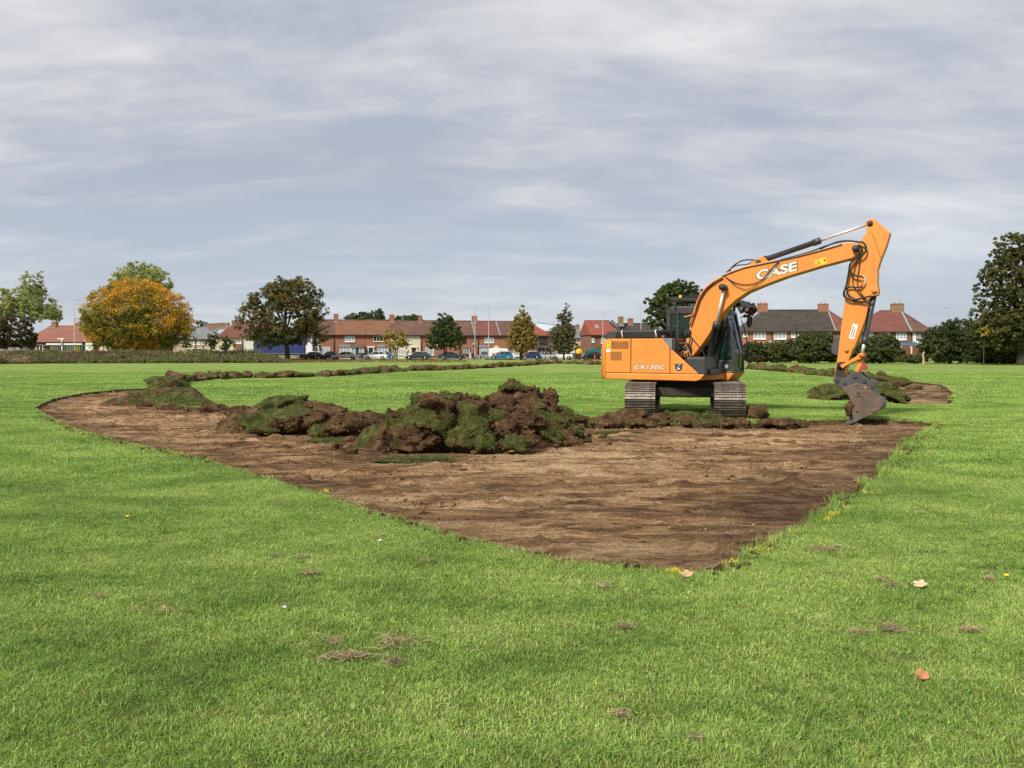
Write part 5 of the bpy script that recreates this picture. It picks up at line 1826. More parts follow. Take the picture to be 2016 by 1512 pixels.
M_LEAD = plain('lead_flashing', (0.24, 0.245, 0.26), 0.6, var=0.1)
M_DOOR_N = plain('navy_door', (0.020, 0.022, 0.045), 0.4, var=0.1)
M_DOOR_M = plain('maroon_door', (0.06, 0.014, 0.016), 0.4, var=0.1)
M_DOOR_G = plain('green_door', (0.03, 0.06, 0.055), 0.4, var=0.1)
M_AERIAL = plain('aerial_metal', (0.35, 0.36, 0.38), 0.5, metal=0.5)
M_BLUEROOF = plain('blue_grey_sheet', (0.075, 0.095, 0.135), 0.6, var=0.1)


class Facade:
    """a building whose front wall stands on a line in the field; x along the wall, y back, z up"""
    def __init__(self, name, label, p0, ang, w, cat='house', group=None):
        self.root = tag(empty(name, (p0.x, p0.y, 0), ang), label, cat, group)
        self.p0, self.w = Vector((p0.x, p0.y, 0)), w
        self.u = Vector((math.cos(ang), math.sin(ang), 0))
        self.n = Vector((self.u.y, -self.u.x, 0))

    def F(self, px, py):
        d = ray(px, py)
        o = Vector((0, 0, EYE))
        t = (self.p0 - o).dot(self.n) / d.dot(self.n)
        P = o + d * t
        return (P - self.p0).dot(self.u), P.z

    def wall(self, mat, x0, x1, z0, z1, dep, name='wall', y0=0.0):
        return MB().b2(x0, x1, y0, y0 + dep, z0, z1).build(name, mat, self.root)

    def roof(self, mat, x0, x1, eave, ridge, dep, ov=0.35, hipl=0.0, hipr=0.0, gut=True, side=0.0):
        m = MB()
        yb = dep / 2
        A = [(x0 - (ov if hipl else side), -ov, eave), (x1 + (ov if hipr else side), -ov, eave), (x1 + (ov if hipr else side), dep + ov, eave), (x0 - (ov if hipl else side), dep + ov, eave)]
        Rr = [(x0 + hipl - (0 if hipl else side), yb, ridge), (x1 - hipr + (0 if hipr else side), yb, ridge)]
        v = A + Rr
        m.add(v, [(0, 1, 5, 4), (2, 3, 4, 5), (1, 2, 5), (3, 0, 4), (3, 2, 1, 0)])
        o = m.build('roof', mat, self.root)
        MB().tube([Rr[0], Rr[1]], 0.11, 6).build('ridge_tiles', mat, o)
        if gut:
            MB().b2(A[0][0], A[1][0], -ov - 0.08, -ov + 0.06, eave - 0.16, eave - 0.02).build('gutter', M_GUTTER, o)
        return o

    def chimney(self, px, w, ytop, zb, mat, dep_off, pots=2):
        """stack on the ridge line dep_off behind the wall"""
        d = ray(px, ytop)
        o = Vector((0, 0, EYE))
        pl = self.p0 - self.n * dep_off
        P = o + d * ((pl - o).dot(self.n) / d.dot(self.n))
        x, zt = (P - self.p0).dot(self.u), P.z
        c = MB().b2(x - w / 2, x + w / 2, dep_off - 0.35, dep_off + 0.35, zb, zt)
        c.b2(x - w / 2 - 0.05, x + w / 2 + 0.05, dep_off - 0.4, dep_off + 0.4, zt - 0.18, zt - 0.06)
        ch = c.build('chimney', mat, self.root)
        for k in range(pots):
            xx = x + (k - (pots - 1) / 2) * w / max(pots, 1) * 0.8
            MB().tube([(xx, dep_off, zt - 0.02), (xx, dep_off, zt + 0.22)], [0.11, 0.08], 8).build('chimney_pot', M_BRICK, ch)
        MB().b2(x - w / 2 - 0.04, x + w / 2 + 0.04, dep_off - 0.75, dep_off - 0.36, zb - 0.15, zb + 0.35).build('flashing', M_LEAD, ch)
        return ch

    def aerial(self, px, ytop, dep_off, zb):
        d = ray(px, ytop)
        o = Vector((0, 0, EYE))
        pl = self.p0 - self.n * dep_off
        P = o + d * ((pl - o).dot(self.n) / d.dot(self.n))
        x, zt = (P - self.p0).dot(self.u), P.z
        m = MB().tube([(x, dep_off, zb), (x, dep_off, zt)], 0.025, 5)
        m.tube([(x - 0.15, dep_off, zt - 0.05), (x + 0.9, dep_off, zt)], 0.02, 5)
        for k in range(5):
            m.tube([(x + 0.1 + k * 0.18, dep_off - 0.25, zt - 0.03), (x + 0.1 + k * 0.18, dep_off + 0.25, zt - 0.03)], 0.012, 4)
        m.build('aerial', M_AERIAL, self.root)

    def window(self, px0, px1, py0, py1, frame=None, pane=None, cols=3, top=True, y=-0.02, sill=True):
        frame, pane = frame or M_UPVC, pane or M_PANE_C
        a, b = self.F(px0, py1), self.F(px1, py0)
        return self.window_m(a[0], b[0], a[1], b[1], frame, pane, cols, top, y, sill)

    def window_m(self, x0, x1, z0, z1, frame, pane, cols=3, top=True, y=-0.02, sill=True):
        t = 0.10
        f = MB()
        f.b2(x0, x1, y - 0.05, y + 0.05, z0, z0 + t)
        f.b2(x0, x1, y - 0.05, y + 0.05, z1 - t, z1)
        xs = [x0 + (x1 - x0) * k / cols for k in range(cols + 1)]
        for k, x in enumerate(xs):
            xc = min(max(x, x0 + t / 2), x1 - t / 2)
            f.b2(xc - t / 2, xc + t / 2, y - 0.048, y + 0.048, z0 + t, z1 - t)
        zt = z0 + (z1 - z0) * 0.68
        if top:
            f.b2(xs[cols // 2] + t / 2, xs[cols // 2 + 1 if cols > 1 else 1] - t / 2, y - 0.046, y + 0.046, zt - 0.04, zt + 0.04)
        w = f.build('window', frame, self.root)
        for k in range(cols):
            MB().b2(xs[k] + t / 2, xs[k + 1] - t / 2, y - 0.012, y + 0.004, z0 + t, z1 - t).build('pane', pane, w)
        if sill:
            MB().b2(x0 - 0.05, x1 + 0.05, y - 0.14, y + 0.02, z0 - 0.09, z0).build('sill', frame, w)
        return w

    def bay(self, px0, px1, py0, py1, frame=None, pane=None, roofmat=None, cols=3, dep=0.6):
        a, b = self.F(px0, py1), self.F(px1, py0)
        x0, x1 = a[0], b[0]
        base = MB().b2(x0, x1, -dep, 0, 0.0, a[1]).build('bay_base', M_UPVC if frame is None else M_BRICK, self.root)
        MB().b2(x0 + 0.05, x1 - 0.05, -dep + 0.06, 0, a[1], b[1]).build('bay_core', M_PANE_D, self.root)
        self.window_m(x0, x1, a[1], b[1], frame or M_UPVC, pane or M_PANE_C, cols, True, -dep)
        MB().prism([(-dep - 0.2, b[1]), (0.0, b[1]), (0.0, b[1] + 0.42)], x0 - 0.15, x1 + 0.15, plane='yz').build('bay_roof', roofmat or M_SLATE, self.root)

    def door(self, px0, px1, py0, mat, surround=None, glazed=False):
        a, b = self.F(px0, py0), self.F(px1, py0)
        x0, x1, z1 = a[0], b[0], a[1]
        d = MB().b2(x0, x1, -0.06, 0.02, 0.12, z1).build('door', mat, self.root)
        MB().tube([(x0 + 0.12, -0.09, 1.05), (x0 + 0.12, -0.06, 1.05)], 0.04, 6).build('handle', M_AERIAL, d)
        if glazed:
            MB().b2(x0 + 0.22, x1 - 0.22, -0.075, -0.062, 0.9, z1 - 0.25).build('pane', M_PANE_C, d)
        if surround:
            s = MB().b2(x0 - 0.22, x0, -0.12, 0.0, 0.1, z1 + 0.05)
            s.b2(x1, x1 + 0.22, -0.12, 0.0, 0.1, z1 + 0.05)
            s.b2(x0 - 0.3, x1 + 0.3, -0.25, 0.0, z1 + 0.052, z1 + 0.3)
            s.build('door_surround', surround, self.root)

    def downpipe(self, px, z1):
        x = self.F(px, 690)[0]
        MB().tube([(x, -0.08, 0.1), (x, -0.08, z1)], 0.09, 6).build('downpipe', M_GUTTER, self.root)

    def dish(self, px, py):
        x, z = self.F(px, py)
        MB().lathe([(0.0, 0.08), (0.25, 0.04), (0.36, -0.06)], 12, (x, -0.35, z), 'y').build('satellite_dish', M_LEAD, self.root)


EAVE, RIDGE, DEP = 4.75, 7.75, 8.2
base_f = Facade('line', 'line', TA, T_ANG, 1)
bpy.data.objects.remove(base_f.root)


def terrace(px0, px1, label, wall, roofm, hipl=0.0, hipr=0.0, eave=EAVE, ridge=RIDGE):
    x0, x1 = base_f.F(px0, 690)[0], base_f.F(px1, 690)[0]
    p0 = TA + T_DIR * x0
    f = Facade('terraced_house', label, p0, T_ANG, x1 - x0, group='terraced houses along the road')
    f.wall(wall, 0, x1 - x0, 0, eave, DEP)
    # the party ridge turns with the wall, so neighbours butt end to end
    f.roof(roofm, 0, x1 - x0, eave, ridge, DEP, hipl=hipl, hipr=hipr)
    return f


YD = DEP / 2
f = terrace(583, 659, 'red brick terraced house half hidden by the brown-green maple', M_BRICK, M_TILE_B)
f.window(631.5, 649.5, 683, 698.6, cols=2); f.window(612, 630, 661, 673); f.downpipe(657.8, EAVE)
f = terrace(659.3, 719, 'red brick terraced house with a white glazed porch and bay', M_BRICK, M_TILE_O)
f.chimney(661.5, 0.95, 618.5, RIDGE - 0.6, M_BRICK, YD); f.aerial(666, 604, YD, RIDGE - 0.3)
f.window(678.9, 698.7, 661.5, 672.8); f.bay(668.2, 690, 683, 699.4)
a, b = f.F(691, 700), f.F(716, 683.2)
pc = MB().b2(a[0], a[0] + 0.12, -1.3, -1.15, 0, b[1]); pc.b2(b[0] - 0.12, b[0], -1.3, -1.15, 0, b[1]); pc.b2(a[0], b[0], -1.3, -1.15, b[1] - 0.15, b[1])
pc.b2(a[0], a[0] + 0.1, -1.14, 0, 0, b[1]); pc.b2(b[0] - 0.1, b[0], -1.14, 0, 0, b[1]); pc.b2(a[0], b[0], -1.3, -1.15, 0.02, 0.75)
xm0, xm1 = f.F(699, 690)[0], f.F(706.5, 690)[0]
pc.b2(xm0 - 0.12, xm0, -1.3, -1.15, 0.75, b[1] - 0.15); pc.b2(xm1, xm1 + 0.12, -1.3, -1.15, 0.75, b[1] - 0.15)
pr = pc.build('porch', M_UPVC, f.root)
for (u0, u1) in ((a[0] + 0.12, xm0 - 0.12), (xm1 + 0.12, b[0] - 0.12)):
    MB().b2(u0, u1, -1.24, -1.22, 0.75, b[1] - 0.15).build('pane', M_PANE_C, pr)
MB().b2(xm0, xm1, -1.26, -1.2, 0.05, b[1] - 0.15).build('porch_door', M_DOOR_G, pr)
MB().prism([(-1.55, b[1]), (0, b[1]), (0, b[1] + 0.5)], a[0] - 0.15, b[0] + 0.15, plane='yz').build('porch_roof', M_TILE_B, pr)
f = terrace(719.3, 769.5, 'red brick terraced house with a navy door in a white arch', M_BRICK, M_TILE_O)
f.window(734.8, 754.3, 661.3, 672.4, M_CREAMFRAME, M_PANE_D); f.door(726, 734.4, 684.9, M_DOOR_N, M_UPVC); f.bay(743.2, 764.6, 683, 698)
f.chimney(771.5, 1.0, 620, RIDGE - 0.6, M_BRICK, YD)
f = terrace(769.8, 828, 'cream rendered terraced house with a maroon door', M_RENDER_C, M_TILE_B)
f.window(797, 810, 664.5, 675.5, cols=2); f.window(784, 799, 687.5, 698.6, cols=3); f.door(810.2, 819, 684.8, M_DOOR_M, M_RENDER_W)
f.chimney(827.3, 0.75, 622, RIDGE - 0.6, M_BRICK, YD)
f = terrace(828.3, 880, 'red brick terraced house behind the dark green round tree', M_BRICK, M_TILE_B)
f.window(837.5, 854.2, 684.5, 699, cols=2); f.window(845, 862, 663.5, 674); f.downpipe(829.5, EAVE)
f = terrace(880.3, 934.5, 'red brick terraced house with dark window frames and a satellite dish', M_BRICK, M_TILE_B)
f.window(902, 918, 664, 674.8, M_DKFRAME, M_PANE_D); f.window(910.2, 926, 685.2, 698, M_DKFRAME, M_PANE_C); f.chimney(934, 1.05, 622.5, RIDGE - 0.6, M_BRICK, YD); f.dish(929.5, 675.5); f.downpipe(905.5, EAVE)
f = terrace(934.8, 984, 'red brick terraced house with a red roof, behind the two lamp posts', M_BRICK, M_TILE_DR)
f.window(954.2, 972.4, 664.6, 674.8); f.bay(943.2, 961, 683.5, 698, cols=3); f.downpipe(941.3, EAVE)
a, b = f.F(969.6, 686.3), f.F(984, 681.2)
MB().prism([(a[0], a[1]), (b[0], a[1]), ((a[0] + b[0]) / 2, b[1] + 0.1)], -0.9, 0.0).build('porch_gable', M_RENDER_C, f.root)
f = terrace(984.3, 1030, 'red brick terraced house behind the yellow conical tree', M_BRICK, M_TILE_B)
f.window(1011, 1024, 690.5, 701, cols=2); f.window(1004, 1020, 665, 675)
f = terrace(1030.3, 1086, 'end terraced house with a bright red hipped roof and dark windows', M_BRICK_D, M_TILE_R, hipr=4.2, ridge=RIDGE + 0.1)
f.window(1061.2, 1077, 666, 676.5, M_DKFRAME, M_PANE_D); f.window(1040, 1056, 691, 701, cols=3); f.door(1062, 1070, 686, M_DKFRAME, None, True); f.window(1071, 1076, 688, 698, M_DKFRAME, M_PANE_C, cols=1, top=False)
a, b = f.F(1056, 686), f.F(1080, 682)
MB().prism([(-1.2, a[1] + 0.05), (0, a[1] + 0.05), (0, a[1] + 0.6)], a[0], b[0], plane='yz').build('canopy', M_TILE_K, f.root)
# lead verge strips between roofs of different tiles
for px, mt in ((719.2, M_TILE_O), (934.7, M_LEAD), (984.2, M_LEAD)):
    x = base_f.F(px, 690)[0]
    P = TA + T_DIR * x
    o = MB().prism([(-0.37, EAVE + 0.0), (YD, RIDGE), (YD, RIDGE + 0.09), (-0.37, EAVE + 0.09)], -0.11, 0.11, plane='yz').build('verge', mt, None, loc=(P.x, P.y, 0), rot=(0, 0, T_ANG))
    for r_ in [q for q in bpy.data.objects if q.name.startswith('terraced_house') and q.type == 'EMPTY']:
        if (Vector((P.x, P.y, 0)) - r_.location).length < 0.2:
            o.parent = r_
            o.location = (0, 0, 0)
            o.rotation_euler = (0, 0, 0)

# shed roof behind the end terrace, pale metal
pA = at(1050, 690, 198)
f = Facade('warehouse', 'pale metal-roofed hall rising behind the red hipped end house', pA, R(-8), 11, 'hall')
f.wall(M_SLATE, 0, 8.5, 0, 6.4, 8)
m_pale = plain('pale_sheet_roof', (0.42, 0.50, 0.56), 0.5, var=0.06)
o = MB().add([(0, 0, 6.4), (8.5, 0, 6.4), (8.5, 9, 7.6), (0, 9, 8.6)], [(0, 1, 2, 3)]).add([(0, 0, 6.35), (8.5, 0, 6.35), (8.5, 9, 7.5), (0, 9, 8.5)], [(3, 2, 1, 0)]).build('roof', m_pale, f.root)
MB().tube([(0, 9, 8.6), (8.5, 9, 7.6)], 0.1, 6).build('ridge', M_GUTTER, o)
for xx in (4.2, 6.2):
    MB().tube([(xx, 8, 7.5), (xx, 8, 10.4)], 0.04, 5).build('aerial', M_AERIAL, f.root)

# hipped grey roof house across the side street
pA = at(1128, 690, 190)
f = Facade('house', 'cream rendered house with a grey hipped roof across the side street', pA, R(8), 10)
w = f.F(1163, 690)[0]
f.wall(M_RENDER_C, 0, w, 0, 4.6, 7.5); f.roof(M_SLATE, 0, w, 4.6, 7.0, 7.5, hipl=1.2, hipr=2.6)
f.chimney(1137, 0.9, 639.5, 6.3, M_BRICK_Y, 3.7); f.window(1156, 1161, 668, 678, cols=1, top=False); f.window(1141, 1150, 684, 693, M_DKFRAME, M_PANE_D)
f.wall(M_BRICK_D, 0.5, w + 1.5, 0, 2.9, 0.8, 'shop_front', -0.9)

# red roofed house right of it, behind the excavator's tail
pA = at(1163, 690, 160)
f = Facade('house', 'brick house with a red tiled roof and a skylight behind the excavator tail', pA, R(10), 10)
w = f.F(1225, 690)[0]
f.wall(M_BRICK_D, 0, w, 0, 4.7, 8); f.roof(M_TILE_R, 0, w, 4.7, 7.6, 8, hipr=1.5, side=0.2)
f.window(1183.4, 1196, 664, 676, cols=2); f.window(1165, 1170, 665, 674, cols=1, top=False)
a, b = f.F(1177.5, 645.5), f.F(1184.5, 638.5)
MB().add([(a[0], 1.55, 5.95), (b[0], 1.55, 5.95), (b[0], 2.6, 6.75), (a[0], 2.6, 6.75), (a[0], 1.55, 5.8), (b[0], 1.55, 5.8), (b[0], 2.6, 6.6), (a[0], 2.6, 6.6)], [(0, 1, 2, 3), (0, 4, 5, 1), (1, 5, 6, 2), (2, 6, 7, 3), (3, 7, 4, 0), (7, 6, 5, 4)]).build('skylight', M_LEAD, f.root)
MB().b2(1.2, 3.6, -0.6, -0.02, 2.2, 2.4).build('canopy', M_TILE_DR, f.root)
f.wall(M_BRICK_P, 2.0, 6.0, 0, 2.2, 0.5, 'shop_front', -0.55)
pA = at(1226, 690, 176)
f = Facade('house', 'house with a dark roof and a yellow chimney behind the excavator hood', pA, R(10), 10)
w = f.F(1300, 690)[0]
f.wall(M_BRICK_D, 0, w, 0, 4.9, 8); f.roof(M_TILE_K, 0, w, 4.9, 7.6, 8)
f.chimney(1222, 1.05, 624, 7.0, M_BRICK_Y, 2.5); f.chimney(1241, 1.1, 627.5, 7.0, M_BRICK, 4)


# ------------------------------------------------------------------ right-hand houses behind the hedge
RA = at(1462, 690, 138)
R_ANG = R(-4)


def right_house(px0, px1, label, wall, roofm, hipl, hipr, eave, ridge, d=None, dep=8.4, ang=R_ANG):
    p = at(px0, 690, d) if d else None
    f0 = Facade('house', label, p, ang, 1, group='houses behind the hedge')
    w = f0.F(px1, 690)[0]
    f0.wall(wall, 0, w, 0, eave, dep)
    f0.roof(roofm, 0, w, eave, ridge, dep, hipl=hipl, hipr=hipr)
    f0.w = w
    return f0


f = right_house(1462, 1598, 'long house with a dark mossy roof behind the hedge', M_BRICK, M_TILE_K, 4.2, 0, 4.85, 8.55, 138)
f.window(1483.4, 1507.4, 652.5, 667.5); f.window(1524, 1548, 652.5, 667.5); f.window(1558, 1566, 652.5, 664, cols=1, top=False); f.window(1570, 1578.5, 655, 664, cols=1, top=False); f.window(1463, 1471, 652.5, 663, cols=1, top=False)
f.chimney(1501.5, 1.6, 597, 7.6, M_BRICK, 4.2, 2); f.downpipe(1519, 4.9); f.downpipe(1566.5, 6.0); f.dish(1514, 671); f.aerial(1491, 579, 4.2, 8.4); f.aerial(1558, 604, 4.2, 8.4)
f.wall(M_BRICK_P, 2.5, 10.0, 0, 2.6, 1.8, 'kitchen_extension', -1.85)
f = right_house(1598.6, 1645, 'middle house of the mossy-roofed row, with a chimney at its end', M_BRICK_D, M_TILE_K, 0, 0, 4.85, 8.55, 137.3)
f.window(1625.5, 1636.5, 653, 668, cols=2); f.chimney(1620.5, 1.65, 598, 7.6, M_BRICK, 4.2, 2); f.aerial(1617, 592, 4.2, 8.3)
MB().prism([(-0.37, 4.88), (4.2, 8.58), (4.2, 8.66), (-0.37, 4.96)], f.w - 0.22, f.w + 0.0, plane='yz').build('verge', M_LEAD, f.root)
f = right_house(1646, 1690, 'end house with a red hipped roof, partly behind the excavator arm', M_BRICK_D, M_TILE_DR, 0, 3.9, 4.85, 8.55, 137)
f.window(1660, 1672, 653, 668, cols=2)
f = right_house(1682, 1793, 'semi-detached house with a new red hipped roof right of the arm', M_BRICK_D, M_TILE_DR, 5.4, 0, 4.75, 8.35, 136)
f.window(1712, 1719, 655, 669, cols=1, top=False); f.window(1746.5, 1751.5, 654, 664, cols=1, top=False); f.window(1764, 1784.6, 653.5, 669); f.chimney(1766.5, 2.0, 597.5, 7.4, M_BRICK_Y, 4.2, 2); f.aerial(1764, 590, 4.2, 8.3)
MB().prism([(-0.37, 4.78), (4.2, 8.38), (4.2, 8.46), (-0.37, 4.86)], f.w - 0.2, f.w + 0.1, plane='yz').build('verge', M_LEAD, f.root)
x0 = f.F(1760, 680)[0]; x1 = f.F(1801, 680)[0]
MB().prism([(-2.6, 2.35), (-2.6, 2.45), (0, 3.1), (0, 2.35)], x0, x1, plane='yz').build('lean_to_roof', M_BLUEROOF, f.root)
MB().b2(x0 + 0.1, x1 - 0.1, -2.5, 0, 0, 2.35).build('lean_to_wall', M_BRICK, f.root)
for xx in (x0 + 0.2, (x0 + x1) / 2, x1 - 0.2):
    MB().b2(xx - 0.06, xx + 0.06, -2.58, -2.5, 0, 2.4).build('post', M_UPVC, f.root)
f = right_house(1793.8, 1833, 'semi-detached house with white walls and an old brown roof', M_RENDER_W, M_TILE_B, 0, 3.6, 4.75, 8.35, 135.5)
f.window(1804, 1822.6, 653.8, 668.5, M_DKFRAME, M_PANE_C, cols=4); f.downpipe(1794.5, 4.7)
f = right_house(1936, 2040, 'brown brick house behind the large tree at the far right', M_BRICK_D, M_TILE_K, 3, 3, 4.8, 8.0, 132)
f.window(1987, 2006, 654, 669, cols=3)
f = right_house(1830, 1900, 'distant low house with a grey roof beyond the white-walled house', M_BRICK_D, M_SLATE, 2, 2, 3.6, 5.4, 175)

# garden fence: boards and posts
FX0, FX1, FD = at(1768, 700, 109), at(1815, 700, 109), 109
M_FENCE = plain('red_brown_boards', (0.20, 0.068, 0.036), 0.85, var=0.2, scale=3)
fe = tag(empty('garden_fence', (FX0.x, FD, 0)), 'red-brown timber fence with pale posts between the bushes', 'fence')
L_ = FX1.x - FX0.x
nb = 22
bd = MB().b2(-L_ / nb * 0.47, L_ / nb * 0.47, -0.012, 0.012, 0.05, 2.05).mesh('board', M_FENCE)
for k in range(nb):
    link('board', bd, fe, ((k + 0.5) * L_ / nb, 0.01 * (k % 2), 0.02 * math.sin(k * 2.3)))
for x in (0.0, L_ * 0.55):
    MB().b2(x - 0.07, x + 0.07, -0.14, -0.03, 0, 2.15).build('post', M_RENDER_W, fe)


# ------------------------------------------------------------------ left: low long building, houses beyond
pA = at(52, 690, 134)
f = Facade('low_building', 'long low building with a wide terracotta roof and white shop fascia', pA, R(2), 20, 'building')
w = f.F(300, 690)[0]
f.wall(M_BRICK_D, 0, w, 0, 3.1, 9); f.roof(M_TILE_SH, 0, w, 3.05, 5.75, 9, ov=0.5, hipl=1.5)
a, b = f.F(97, 679), f.F(166, 675.5)
MB().b2(a[0], b[0], -0.95, -0.55, a[1], b[1] - 0.05).build('fascia', M_UPVC, f.root)
MB().b2(a[0] - 1.0, b[0] + 1.5, -0.7, -0.1, a[1] - 0.12, a[1] - 0.02).build('canopy', M_LEAD, f.root)
for (x0, x1, pn) in ((99, 114, M_PANE_C), (117, 128, M_PANE_D), (131, 144, M_PANE_C), (149, 158, M_YELLOW), (161.5, 172, M_PANE_D)):
    f.window(x0, x1, 680, 692, M_UPVC, pn, cols=1, top=False)
f.window(71, 85, 677.5, 692, M_UPVC, M_PANE_D, cols=2, top=False); f.window(36.5, 43.5, 680, 686.5, M_UPVC, M_PANE_D, cols=1, top=False)
f.wall(M_RENDER_W, f.F(172, 690)[0], f.F(186, 690)[0], 0, 2.9, 0.6, 'shop_front', -0.65)
f.wall(M_RENDER_C, f.F(200, 690)[0], f.F(222, 690)[0], 0, 2.4, 0.6, 'shop_front', -0.65)
f.chimney(108, 0.8, 634, 5.2, M_BRICK, 4.5); f.chimney(155, 0.9, 636, 5.2, M_BRICK, 4.5)

pA = at(285, 690, 186)
f = Facade('house', 'pale pink brick row with a grey slate roof and tall stock-brick chimneys', pA, R(6), 14, group='houses left of the terrace')
w = f.F(432, 690)[0]
f.wall(M_BRICK_P, 0, w, 0, 4.3, 9); f.roof(M_SLATE, 0, w, 4.3, 7.2, 9, hipl=2, hipr=4)
for k in range(7):
    f.window(372 + k * 8.4, 376.8 + k * 8.4, 671.5, 678.5, M_UPVC, M_PANE_C, cols=1, top=False)
for k in range(4):
    f.window(318 + k * 13, 326 + k * 13, 671.5, 679, M_UPVC, M_PANE_D, cols=2, top=False)
for k in range(6):
    f.window(368 + k * 11, 375 + k * 11, 685.5, 692, M_UPVC, M_PANE_D, cols=1, top=False)
for k in range(3):
    f.downpipe(385 + k * 15, 4.2)
for px, wd, yt in ((391, 1.1, 642.5), (413, 1.7, 637), (425, 0.9, 637)):
    f.chimney(px, wd, yt, 6.2, M_BRICK_Y, 4.5)
pA = at(426, 690, 176)
f = Facade('house', 'cream house with a red hipped roof left of the brown-green maple', pA, R(14), 8, group='houses left of the terrace')
w = f.F(478, 690)[0]
f.wall(M_RENDER_C, 0, w, 0, 4.4, 9); f.roof(M_TILE_DR, 0, w, 4.4, 7.6, 9, hipl=3.2)
f.window(450, 456, 664, 675, cols=1, top=False); f.window(459, 462.5, 663.5, 675, cols=1, top=False); f.window(466, 474, 664, 676, cols=2); f.window(440, 446, 684, 692, cols=1, top=False)
f.chimney(437, 1.7, 636, 6.4, M_BRICK_Y, 4.5); f.chimney(449.5, 0.6, 636.5, 6.6, M_BRICK, 4.5); f.chimney(461, 1.0, 631.5, 6.8, M_BRICK_Y, 4.5)
MB().prism([(-1.2, 2.4), (0, 2.4), (0, 3.2)], 3.4, 5.4, plane='yz').build('porch_roof', M_TILE_DR, f.root)
f = Facade('house', 'house with a white gable wall behind the blue lorry', at(477, 690, 170), R(16), 8, group='houses left of the terrace')
w = f.F(545, 690)[0]
f.wall(M_RENDER_W, 0, w, 0, 4.6, 8.5); f.roof(M_TILE_B, 0, w, 4.6, 7.6, 8.5)
f.downpipe(477.6, 4.6)


# ------------------------------------------------------------------ lamp posts
M_POST = plain('galvanised_post', (0.36, 0.37, 0.38), 0.5, metal=0.4, var=0.08)


def lamp_post(px, d, ytop, arm, label, arm_px=11):
    P = at(px, ytop, d)
    e = tag(empty('lamp_post', (P.x, d, 0)), label, 'lamp post', 'street lamp posts')
    MB().tube([(0, 0, 0), (0, 0, 1.2), (0, 0, 1.21), (0, 0, P.z)], [0.11, 0.11, 0.075, 0.05], 8).build('pole', M_POST, e)
    L = arm_px * d / FPX * arm
    MB().tube([(0, 0, P.z - 0.05), (L * 0.6, 0, P.z)], 0.04, 6).build('arm', M_POST, e)
    MB().b2(min(L * 0.5, L), max(L * 0.5, L), -0.14, 0.14, P.z - 0.05, P.z + 0.08).build('lantern', M_POST, e, 0.03)


lamp_post(145, 124, 589, 1, 'lamp post standing left of the orange maple')
lamp_post(935, 150, 609, 0.2, 'shorter lamp post between the dark round tree and the yellow conical tree')
lamp_post(962, 146, 601, -0.25, 'taller lamp post just left of the yellow conical tree')
lamp_post(1187, 148, 614, 0.4, 'lamp post in front of the red roof with the skylight')
lamp_post(1262, 152, 604, -0.4, 'lamp post beside the dark tree behind the excavator cab')
lamp_post(1869, 128, 606, -1, 'lamp post above the big bush near the right edge', 9)
# white signal post in front of the low building
P = at(122, 664, 120)
e = tag(empty('signal_post', (P.x, 120, 0)), 'white post with a flat cap before the low building', 'post')
MB().tube([(0, 0, 0), (0, 0, P.z - 0.2)], 0.11, 8).build('pole', M_UPVC, e)
MB().b2(-0.55, 0.35, -0.15, 0.15, P.z - 0.28, P.z - 0.14).build('cap', M_UPVC, e)
MB().b2(-0.16, 0.16, -0.14, 0.14, P.z - 1.3, P.z - 0.5).build('signal_box', M_LEAD, e)
# thin posts on the verge
for px, d, h, lab in ((848, 145, 2.9, 'thin grey post in front of the dark green saloon'), (861, 147, 3.4, 'thin white post left of the dark coupe'), (1073, 146, 2.6, 'thin dark post before the silver car'), (1133, 146, 4.0, 'thin dark post left of the yellow disc sign'), (621, 146, 2.6, 'thin post in front of the black saloon'), (984, 146, 2.2, 'thin pale post in front of the bright blue hatchback')):
    P = at(px, 690, d)
    o = MB().tube([(0, 0, 0), (0, 0, h)], 0.06, 6).build('post', M_POST, None, loc=(P.x, d, 0))
    tag(o, lab, 'post', 'thin posts on the verge')

